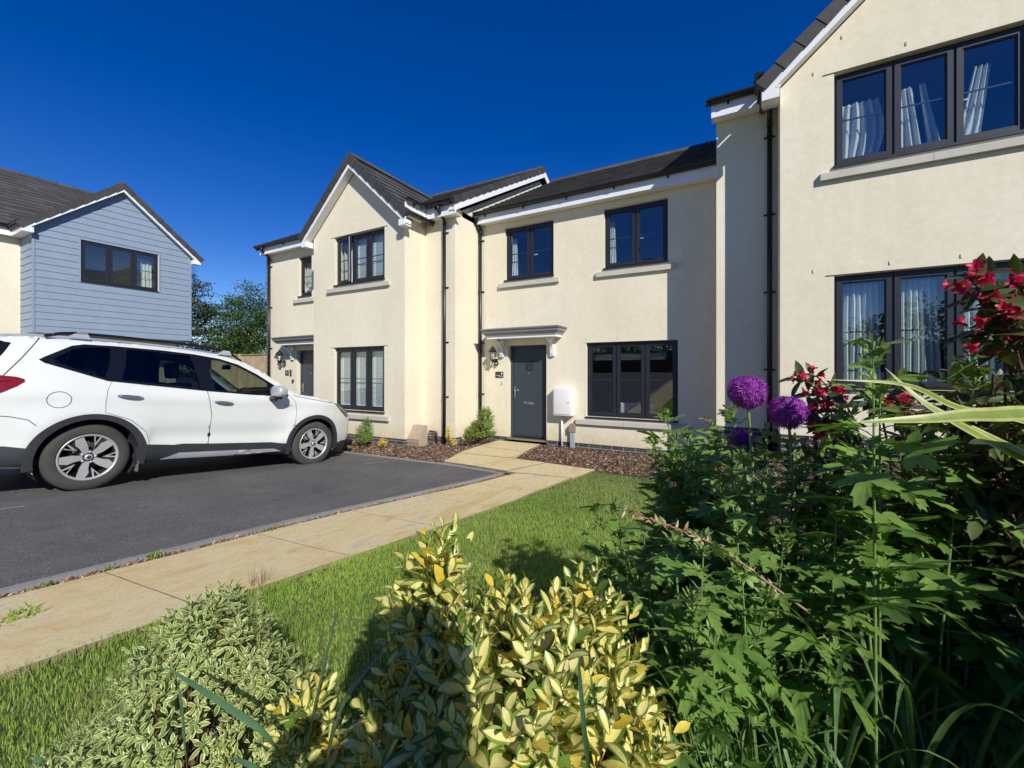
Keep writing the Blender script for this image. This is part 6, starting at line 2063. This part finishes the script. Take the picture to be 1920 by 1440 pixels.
# ------------------------------------------------------------------ weigela: arching branches with crimson flowers
def funnel_t():
    V = []; F = []; n = 20
    for (r_, y) in ((.10, 0), (.14, .35), (.24, .62)):
        for k in range(n): V.append((math.cos(k * 2 * PI / n) * r_, y, math.sin(k * 2 * PI / n) * r_))
    for k in range(n):
        m_ = k % 4; rr = (.34, .54, .60, .54)[m_]; yy = (.70, .80, .78, .80)[m_]
        V.append((math.cos(k * 2 * PI / n) * rr, yy, math.sin(k * 2 * PI / n) * rr))
    for j in range(3):
        for k in range(n):
            a, b, c, e = j * n + k, j * n + (k + 1) % n, (j + 1) * n + (k + 1) % n, (j + 1) * n + k
            F += [(a, b, c), (a, c, e)]
    return np.array(V), np.array(F), np.zeros(len(F), int)
fn = funnel_t(); bud = leaf_t(1, .35, 4, (-1, -.5, 0, .5, 1), .9, 0, .7)
def weigela(label, base, sprays):
    """sprays: (x, y, D, flowers, leaf pairs)"""
    B = np.array(bed(*base)); B[2] = gz(B[0], B[1])
    t = thing("weigela", label, "shrub", tuple(B))
    LP = []; LY = []; LN = []; LS = []; LT = []; lines = []
    for (x, y, D, nf, nlp) in sprays:
        tip = np.array(bed(x, y, D)); mid = B * .45 + tip * .55; mid[2] = tip[2] + .10
        pts = bez(np.zeros(3), mid - B, tip - B, 14); lines.append(([tuple(p) for p in pts], [.006 - .0045 * k / 14 for k in range(15)]))
        for i in range(nlp):
            k = len(pts) - 1 - i * .55; k = max(1, k); a = pts[int(k)]; b = pts[int(k) - 1]; p = np.array(a.lerp(b, 1 - (k - int(k)))); dv = nrm(np.array(a) - np.array(b))
            e = nrm(np.cross(dv, UP)); g = np.cross(dv, e); az = (i % 2) * PI / 2 + random.uniform(-.4, .4)
            for s_ in (0, PI):
                rad = e * math.cos(az + s_) + g * math.sin(az + s_); LP.append(p); LY.append(rad * 1.0 + dv * .6 + UP * random.uniform(-.3, .2)); LN.append(UP + dv * .5 + rng.normal(size=3) * .3); LS.append(random.uniform(.04, .075)); LT.append(random.random())
        P = []; Y = []; NN = []; S = []; T = []; W = []
        dv = nrm(np.array(pts[-1]) - np.array(pts[-3]))
        for i in range(nf):
            back = random.uniform(0, .075); c = tip - B - dv * back
            v = nrm(rng.normal(size=3) + UP * .25 - BF * .35); p = c + v * random.uniform(.006, .022)
            isb = random.random() < .25
            P.append(p); Y.append(v); NN.append(nrm(rng.normal(size=3))); S.append(random.uniform(.016, .022) if isb else random.uniform(.018, .025)); T.append(random.random()); W.append(1 if isb else 0)
        if nf: scatter("flower_cluster", [fn, bud], P, Y, NN, S, ['we_f'], t, np.array(T), np.array(W))
    # small side twigs fill the body of the shrub with leaves
    for k in range(170):
        x, y, D, _, _ = random.choice(sprays); q = random.uniform(.35, .90)
        ax = B * (1 - q) + np.array(bed(x, y, D)) * q - B; c = ax + rng.normal(size=3) * .075
        dv = nrm(nrm(c - ax) + rng.normal(size=3) * .4 + UP * .3)
        lines.append(([tuple(ax * .9), tuple((ax + c) / 2), tuple(c)], [.0028, .002, .001]))
        for i in range(7):
            a = i * 2.4; e = nrm(np.cross(dv, [.3, .2, .9])); g = np.cross(dv, e); rad = e * math.cos(a) + g * math.sin(a)
            LP.append(c - dv * .014 * i); LY.append(rad + dv * .5); LN.append(UP + rng.normal(size=3) * .4); LS.append(random.uniform(.035, .06)); LT.append(random.random())
    scatter("leaves", [leaf_t(1, .42, 6, (-1, 0, 1), .25, .2, .45), leaf_t(1, .38, 6, (-1, 0, 1), .35, .05, .45)], LP, LY, LN, LS, ['we_l'], t, np.array(LT))
    stems_obj(lines, 'stem_b', t, n=6)
weigela("weigela with crimson flowers, its top branches hanging over the lower curtained window", (2020, 1300, 1.15),
        [(1803, 530, .80, 7, 3), (1830, 515, .80, 3, 3), (1838, 560, .80, 3, 4), (1900, 528, .78, 5, 4), (1915, 560, .78, 5, 4), (1868, 590, .78, 8, 4), (1895, 600, .78, 6, 4), (1825, 620, .80, 4, 4), (1845, 632, .80, 3, 4), (1960, 560, .8, 10, 4), (1940, 640, .8, 8, 4), (1990, 700, .9, 8, 4)])
weigela("lower weigela with crimson flowers, right of the purple flower balls", (1720, 1250, 1.35),
        [(1477, 714, 1.22, 8, 3), (1500, 705, 1.22, 8, 3), (1512, 745, 1.22, 14, 3), (1545, 740, 1.2, 9, 3), (1505, 775, 1.2, 14, 3), (1550, 775, 1.2, 10, 3), (1530, 805, 1.18, 15, 3), (1560, 800, 1.18, 10, 3), (1625, 745, 1.15, 14, 4), (1680, 755, 1.15, 18, 4), (1690, 785, 1.12, 14, 4), (1700, 830, 1.15, 9, 4),
         (1820, 705, 1.15, 14, 4), (1850, 735, 1.12, 15, 4), (1890, 735, 1.12, 15, 4), (1880, 800, 1.1, 14, 4), (1910, 770, 1.1, 14, 4), (1740, 850, 1.2, 6, 4), (1560, 850, 1.3, 6, 4), (1910, 830, 1.1, 9, 4)])

# ------------------------------------------------------------------ strap leaves, long grass, dead twig
def ribbon(mb, pts, w, nhint=(0, 0, 1), stripe=False, fold=.15, wprof=None):
    P = [Vector(p) for p in pts]; n = len(P); cols = (-1, -.55, 0, .55, 1) if stripe else (-1, 0, 1); rows_ = []
    hint = Vector(nhint)
    for i, p in enumerate(P):
        t = (P[min(n - 1, i + 1)] - P[max(0, i - 1)]).normalized(); sx = t.cross(hint).normalized(); up = sx.cross(t); q = i / (n - 1)
        ww = w * (wprof(q) if wprof else (min(1, .45 + q * 2) * (1 - q ** 4)) ** 1.0) / 2
        ww = max(ww, .0003)
        rows_.append([mb.pt(p + sx * c * ww + up * abs(c) * ww * fold) for c in cols])
    for a, b in zip(rows_[:-1], rows_[1:]):
        for k in range(len(cols) - 1):
            mb.facei([a[k], a[k + 1], b[k + 1], b[k]], (1 if stripe and k in (1, 2) else 0), True)
t = thing("flax_plant", "New Zealand flax with long yellow-striped strap leaves reaching in from the right", "plant", tuple(bed(2300, 1250, .95)))
Bp = Vector(t.location)
flax = [([(2250, 1150, .95), (2120, 900, .88), (1950, 800, .78), (1800, 765, .72), (1700, 722, .72), (1560, 712, .74)], .014, (-.2, -1, .35)),
        ([(2260, 1150, .9), (2150, 900, .76), (1990, 790, .66), (1850, 778, .64), (1740, 785, .64), (1600, 792, .66)], .030, (0, -1, .55)),
        ([(2270, 1200, .95), (2150, 1000, .85), (2000, 905, .76), (1860, 830, .74), (1740, 760, .76), (1660, 690, .80)], .022, (.2, -1, .6)),
        ([(2270, 1200, .95), (2160, 1030, .86), (2020, 900, .78), (1920, 850, .74), (1820, 800, .76), (1690, 730, .82)], .020, (.2, -1, .9)),
        ([(2300, 1200, 1.0), (2200, 900, 1.0), (2150, 600, 1.0), (2060, 420, 1.0)], .035, (0, -1, .1)),
        ([(2300, 1200, 1.0), (2300, 800, .9), (2250, 500, .85)], .035, (0, -1, .1)), ([(2300, 1200, 1.0), (2150, 1100, .75), (2000, 1050, .65), (1950, 1040, .6)], .03, (0, -1, .8))]
for pts, w, nh in flax:
    P = [Vector(bed(*p)) - Bp for p in pts]; Q = []
    for i in range(len(P) - 1):
        p0, p1, p2, p3 = P[max(0, i - 1)], P[i], P[i + 1], P[min(len(P) - 1, i + 2)]
        for k in range(6):
            u = k / 6; Q.append(.5 * ((2 * p1) + (p2 - p0) * u + (2 * p0 - 5 * p1 + 4 * p2 - p3) * u * u + (3 * p1 - p0 - 3 * p2 + p3) * u ** 3))
    Q.append(P[-1])
    mb = MB(); ribbon(mb, Q, w, nh, True, .12, lambda q: min(1, .6 + q) * (1 - q ** 3)); mb.build("leaf", ['ph_y', 'ph_g'], t)
def grass_clump(label, base, n, h, w, spread, lean, towards=(0, 0), group="clumps of long grass in the flower bed"):
    b = bed(*base); b.z = gz(b.x, b.y)
    t = thing("grass_clump", label, "grass", tuple(b), group=group); mb = MB()
    for k in range(n):
        a = random.uniform(0, 2 * PI); l = random.uniform(.15, lean) * h; hh = h * random.uniform(.55, 1.1)
        dx = math.cos(a) * l + towards[0] * h; dy = math.sin(a) * l + towards[1] * h
        s0 = Vector((random.uniform(-spread, spread), random.uniform(-spread, spread), 0))
        e = s0 + Vector((dx, dy, hh * random.uniform(.35, .95))); m_ = s0 + Vector((dx * .35, dy * .35, hh))
        mb.tint = random.random()
        ribbon(mb, bez(s0, m_, e, 12), w * random.uniform(.6, 1.2), (math.cos(a), math.sin(a), .3), False, .2)
    mb.build("blades", 'gb', t); return t
grass_clump("long grass blades rising just right of the big yellow bush", (1290, 1420, 1.0), 60, .66, .008, .07, .55)
grass_clump("broad grass blades in the middle of the dark bed", (1450, 1420, .90), 60, .68, .011, .10, .7)
grass_clump("arching grass blades in the dark lower right of the bed", (1620, 1400, .95), 64, .82, .013, .12, .7)
grass_clump("tall grass in deep shade at the lower right corner", (1800, 1400, 1.0), 56, .85, .012, .14, .7)
grass_clump("fine grass blades standing among the dark bed's front stems", (1380, 1460, .80), 50, .50, .006, .10, .6)
grass_clump("loose grass blades at the bottom edge of the bed, right of centre", (1560, 1500, .78), 44, .52, .009, .10, .8)
grass_clump("upright grass blades between the two rightmost mallows", (1700, 1200, 1.25), 30, 1.0, .010, .10, .4)
grass_clump("short grass at the foot of the big yellow bush's right side", (1240, 1500, .85), 40, .30, .005, .09, .9)
grass_clump("few thin grass stems over the purple flower balls' stalks", (1480, 1200, 1.2), 16, 1.0, .006, .10, .45)
# blue-green strap leaves crossing the left bushes
t = thing("daffodil_leaves", "long blue-green strap leaves crossing in front of the left bushes", "plant", tuple(bed(560, 1560, .85)))
Bp = Vector(t.location)
M['daf'] = mat_leaf("strap_leaf_bluegreen", (0.075, 0.16, 0.085), (0.10, 0.20, 0.10), .4, .3)
for pts, w in (([(600, 1560, .82), (520, 1400, .78), (420, 1320, .80), (310, 1250, .86)], .014), ([(590, 1560, .85), (640, 1330, .82), (720, 1215, .86), (700, 1205, .9)], .013), ([(545, 1560, .85), (590, 1330, .88), (625, 1180, .95), (632, 1145, 1.0)], .011),
               ([(370, 1560, .85), (352, 1440, .82), (345, 1350, .84), (335, 1285, .88)], .013), ([(300, 1560, .9), (290, 1450, .88), (320, 1370, .9)], .010), ([(640, 1560, .8), (560, 1500, .78), (480, 1440, .8), (430, 1420, .84)], .012), ([(120, 1560, 1.0), (90, 1440, .95), (60, 1425, .95)], .014), ([(690, 1560, .7), (745, 1330, .68), (800, 1200, .72)], .010), ([(1120, 1560, .62), (1100, 1400, .60), (1090, 1300, .62), (1085, 1230, .66)], .009)):
    P = [Vector(bed(*p)) - Bp for p in pts]; Q = []
    for i in range(len(P) - 1):
        p0, p1, p2, p3 = P[max(0, i - 1)], P[i], P[i + 1], P[min(len(P) - 1, i + 2)]
        for k in range(5):
            u = k / 5; Q.append(.5 * ((2 * p1) + (p2 - p0) * u + (2 * p0 - 5 * p1 + 4 * p2 - p3) * u * u + (3 * p1 - p0 - 3 * p2 + p3) * u ** 3))
    Q.append(P[-1]); mb = MB(); ribbon(mb, Q, w, (-.3, -.8, .5), False, .25, lambda q: (1 - q ** 5)); mb.build("leaf", 'daf', t)
# dead flower stem
t = thing("dead_stem", "dry brown stem with withered seed husks arching over the dark bed", "dead stem", tuple(bed(1600, 1250, 1.0)))
Bp = Vector(t.location)
pts = [Vector(bed(*p)) - Bp for p in ((1600, 1250, 1.0), (1540, 1165, .98), (1430, 1085, .96), (1350, 1025, .96), (1290, 998, .98), (1230, 978, 1.0), (1165, 955, 1.02))]
mb = MB(); mb.tube(pts, [.003, .003, .0028, .0024, .002, .0016, .001], 6); mb.build("stem", plain("dry_stem", (.36, .25, .18), .8, .15), t)
P = []; Y = []; NN = []; S = []
for i in range(len(pts) - 1):
    for k in range(20 if i > 2 else 7 if i > 0 else 3):
        q = random.random() if i > 2 else random.choice((.2, .5, .8)) + random.uniform(-.04, .04)
        P.append(pts[i].lerp(pts[i + 1], q)); v = nrm(rng.normal(size=3)); Y.append(v); NN.append(nrm(rng.normal(size=3))); S.append(random.uniform(.014, .028))
scatter("husks", [leaf_t(1, .28, 4, (-1, 0, 1), .5, .3, .4)], [tuple(p) for p in P], Y, NN, S, [mat_leaf("dry_husk", (.40, .22, .10), (.62, .50, .28), .8, .2, (1.1, 1, .8))], t)

# ------------------------------------------------------------------ trees
def tree(name, label, base, trunk_h, trunk_r, lobes, nleaf, lsize, mat_, group=None, shell=(.45, 1.05), flat=0.0, cat="tree"):
    B = np.array(base, float); t = thing(name, label, cat, tuple(B), group=group)
    top = np.array([0, 0, trunk_h]); lines = [([(0, 0, -.1), (.02 * trunk_h, 0, trunk_h * .5), (0, 0.02 * trunk_h, trunk_h)], [trunk_r, trunk_r * .75, trunk_r * .45])]
    P = []; Y = []; NN = []; S = []; T = []
    vol = [l[1][0] * l[1][1] * l[1][2] for l in lobes]
    for c, rd in lobes:
        c = np.array(c); s0 = np.array([0, 0, min(trunk_h * .9, max(trunk_h * .3, c[2] * .55))])
        lines.append(([tuple(p) for p in bez(s0, s0 * .4 + c * .6 + np.array([0, 0, -.3]), c, 6)], [trunk_r * .4, trunk_r * .35, trunk_r * .3, trunk_r * .25, trunk_r * .2, trunk_r * .15, trunk_r * .08]))
        for _ in range(4):
            v = nrm(rng.normal(size=3)); lines.append(([tuple(c * .8 + s0 * .2), tuple(c + v * np.array(rd) * .8)], [trunk_r * .12, trunk_r * .03]))
    mb = MB()
    for pts, r_ in lines: mb.tube(pts, r_, 6, 0, False)
    mb.build("trunk", 'bark', t)
    ncl = max(30, nleaf // 22)
    for k in range(ncl):
        c, rd = random.choices(lobes, vol)[0]; v = nrm(rng.normal(size=3)) * random.uniform(*shell) ; cc = np.array(c) + v * np.array(rd); tb = random.random()
        for m in range(22):
            P.append(cc + rng.normal(size=3) * lsize * np.array([1.5, 1.5, 1.0 - flat * .6])); Y.append(rng.normal(size=3) + UP * .3); NN.append(UP * (.6 + flat) + rng.normal(size=3) * .7); S.append(lsize * random.uniform(.7, 1.3)); T.append(min(1, max(0, tb * .6 + random.random() * .4)))
    scatter("crown", [leaf_t(1, .6, 2, (-1, 0, 1), .2, .1, .5), leaf_t(1, .5, 2, (-1, 0, 1), .1, .2, .5)], P, Y, NN, S, [mat_], t, np.array(T))
    return t
tree("leafy_tree", "round green broadleaf tree beyond the fence, right of the dark pine", (-29.2, 15.9, -1.5), 4.0, .22,
     [((0, 0, 4.6), (1.7, 1.7, 2.0)), ((.3, .3, 6.2), (1.3, 1.3, 1.5)), ((-.7, -.4, 3.6), (1.4, 1.4, 1.2)), ((.9, .5, 4.2), (1.2, 1.2, 1.5)), ((.4, .2, 2.8), (1.6, 1.6, 1.0)), ((-.8, -.4, 5.6), (.8, .8, 1.2))], 16000, .13, 'tree')
tree("pine_tree", "dark ragged pine beyond the fence, partly behind the blue boarded house", (-39.0, 15.6, -1.5), 8.0, .35,
     [((0, 0, 9.2), (1.6, 1.6, 1.1)), ((.9, .5, 8.0), (1.9, 1.9, .8)), ((1.4, .9, 6.4), (2.2, 2.2, .8)), ((2.8, 1.6, 6.0), (1.7, 1.7, .6)), ((1.2, .5, 4.9), (2.6, 2.6, .7)), ((3.2, 1.8, 4.3), (1.8, 1.8, .5)), ((4.0, 2.2, 3.4), (2.2, 2.2, .5)), ((1.0, .6, 3.4), (2.4, 2.4, .6)), ((2.2, 1.2, 2.4), (3.0, 3.0, .5))], 18000, .17, 'pine', flat=.8)
tree("broad_bush", "low dark bushes just above the fence, behind the car roof", (-30.5, 14.2, -1.5), 1.5, .15, [((0, 0, 1.9), (2.2, 1.6, 1.0)), ((-2.0, -1.0, 1.7), (2.0, 1.5, .9)), ((1.8, 1.6, 1.9), (1.8, 1.8, .9))], 6000, .13, 'tree', cat="bush")
# across the road, behind the camera: what the window panes mirror
for k, (x, y, s_) in enumerate(((-15, -17, 1.0), (-9.5, -18, 1.15), (-4, -17.5, 1.0), (2, -18.5, 1.2), (8, -17.5, 1.0))):
    tree("roadside_tree", ("leftmost", "second", "middle", "fourth", "last")[k] + " bushy tree across the road behind the camera", (x, y, gz(x, y)), 2.2 * s_, .18, [((0, 0, 2.2 * s_), (2.6, 1.6, 1.7 * s_)), ((1.6, .3, 1.5), (2.2, 1.5, 1.4)), ((-1.6, 0, 1.6), (2.2, 1.5, 1.5)), ((.4, 0, 3.3 * s_), (1.4, 1.2, 1.0))], 3000, .22, 'tree', group="trees across the road")
t = thing("hedge", "clipped green hedge along the far side of the road behind the camera", "hedge", (-3, -15.6, -.2))
P = []; Y = []; NN = []; S = []
for k in range(9000):
    f_ = random.random(); x = random.uniform(-15, 14); z = random.uniform(0, 1.7); y = random.choice((-.5, .5)) if f_ < .8 else random.uniform(-.5, .5)
    if f_ >= .8: z = 1.7
    P.append((x, y + rng.normal() * .06, z + rng.normal() * .05)); Y.append(rng.normal(size=3)); NN.append(rng.normal(size=3) + UP * .5); S.append(random.uniform(.10, .2))
scatter("foliage", [leaf_t(1, .6, 2, (-1, 0, 1), .2, .1, .5)], P, Y, NN, S, ['tree'], t)
mb = MB(); mb.box(-15, 14, -.42, .42, -.2, 1.6); mb.build("dense_core", 'bark', t)

# ------------------------------------------------------------------ the photographer, standing behind the camera; throws the shade on the bush
M['coat'] = plain("dark_jacket", (0.03, 0.035, 0.05), .8); M['skin'] = plain("skin", (0.45, 0.27, 0.19), .5)
def person():
    b = bvec(.28, -.44, 0); g_ = gz(b[0], b[1])
    t = thing("person", "person in a dark jacket bending to take the picture with both hands raised", "person", (b[0], b[1], g_), (0, 0, YAW))
    J = {'pel': (0, -.10, .72), 'sp': (0, .0, .92), 'ch': (0, .06, 1.06), 'nk': (0, .12, 1.20), 'hd': (-.02, .17, 1.32), 'top': (-.02, .17, 1.43),
         'sl': (-.18, .06, 1.12), 'el': (-.36, .08, .92), 'wl': (-.33, .24, 1.04), 'sr': (.18, .06, 1.12), 'er': (.12, .14, .88), 'wr': (-.15, .24, 1.04),
         'hl': (-.10, -.10, .68), 'kl': (-.13, .12, .38), 'al': (-.12, -.06, .07), 'tl': (-.12, .10, .03), 'hr': (.10, -.10, .68), 'kr': (.13, .12, .38), 'ar': (.12, -.06, .07), 'tr': (.12, .10, .03)}
    rad = {'pel': .15, 'sp': .14, 'ch': .16, 'nk': .06, 'hd': .095, 'top': .07, 'sl': .065, 'el': .045, 'wl': .03, 'sr': .065, 'er': .045, 'wr': .03, 'hl': .09, 'kl': .06, 'al': .04, 'tl': .035, 'hr': .09, 'kr': .06, 'ar': .04, 'tr': .035}
    E = [('pel', 'sp'), ('sp', 'ch'), ('ch', 'nk'), ('nk', 'hd'), ('hd', 'top'), ('ch', 'sl'), ('sl', 'el'), ('el', 'wl'), ('ch', 'sr'), ('sr', 'er'), ('er', 'wr'), ('pel', 'hl'), ('hl', 'kl'), ('kl', 'al'), ('al', 'tl'), ('pel', 'hr'), ('hr', 'kr'), ('kr', 'ar'), ('ar', 'tr')]
    ks = list(J); me = bpy.data.meshes.new("body"); me.from_pydata([J[k] for k in ks], [(ks.index(a), ks.index(b)) for a, b in E], [])
    o = bpy.data.objects.new("body", me); COL.objects.link(o); o.parent = t
    md = o.modifiers.new("skin", 'SKIN')
    for i, k in enumerate(ks):
        me.skin_vertices[0].data[i].radius = (rad[k], rad[k] * (.75 if k in ('pel', 'sp', 'ch') else 1)); me.skin_vertices[0].data[i].use_root = (k == 'pel')
    o.modifiers.new("sub", 'SUBSURF').levels = 2; o.modifiers['sub'].render_levels = 2
    me.materials.append(M['coat'])
    # hands with fingers round the phone
    for nm, w, sg in (("hand", J['wl'], 1), ("hand", J['wr'], -1)):
        mb = MB(); w = Vector(w)
        mb.tube([w, w + Vector((sg * .01, .045, .01)), w + Vector((sg * .02, .075, .015))], [.024, .034, .030], 10)
        for f_ in range(4):
            z = -.028 + f_ * .019; a = w + Vector((sg * .02, .07, .012 + z)); mb.tube([a, a + Vector((sg * .012, .028, 0)), a + Vector((sg * .030, .036, .004)), a + Vector((sg * .045, .028, .006))], [.0095, .009, .0085, .006], 7)
        a = w + Vector((sg * .01, .03, .035)); mb.tube([a, a + Vector((sg * .025, .015, .018)), a + Vector((sg * .045, .02, .02))], [.011, .010, .007], 7)
        mb.build(nm, 'skin', t)
    hp = Vector(J['hd'])
    mb = MB(); bm = bmesh.new(); bmesh.ops.create_uvsphere(bm, u_segments=20, v_segments=14, radius=1)
    for v in bm.verts: v.co = Vector((v.co.x * .078, v.co.y * .098, v.co.z * .115))
    mb.add_bm(bm, 0, Matrix.Translation(hp), True)
    mb.tube([hp + Vector((0, .09, .02)), hp + Vector((0, .115, -.015)), hp + Vector((0, .095, -.025))], [.008, .013, .008], 8)
    for s_ in (-1, 1): mb.tube([hp + Vector((s_ * .072, 0, .02)), hp + Vector((s_ * .088, -.01, .01)), hp + Vector((s_ * .075, 0, -.03))], [.006, .012, .006], 6)
    mb.build("head", 'skin', t)
    mb = MB()
    for s_ in (-1, 1): mb.tube([hp + Vector((s_ * .030, .086, .012)), hp + Vector((s_ * .030, .094, .012))], .009, 10)
    mb.tube([hp + Vector((-.025, .088, -.052)), hp + Vector((0, .094, -.054)), hp + Vector((.025, .088, -.052))], .004, 6)
    mb.build("eyes_and_mouth", 'black', t)
    mb = MB(); bm = bmesh.new(); bmesh.ops.create_uvsphere(bm, u_segments=20, v_segments=14, radius=1)
    for v in bm.verts: v.co = Vector((v.co.x * .086, v.co.y * .104 - .012, max(-.02, v.co.z * .122 + .012)))
    mb.add_bm(bm, 0, Matrix.Translation(hp), True); mb.build("hair", 'stem_b', t)
    return t
person()
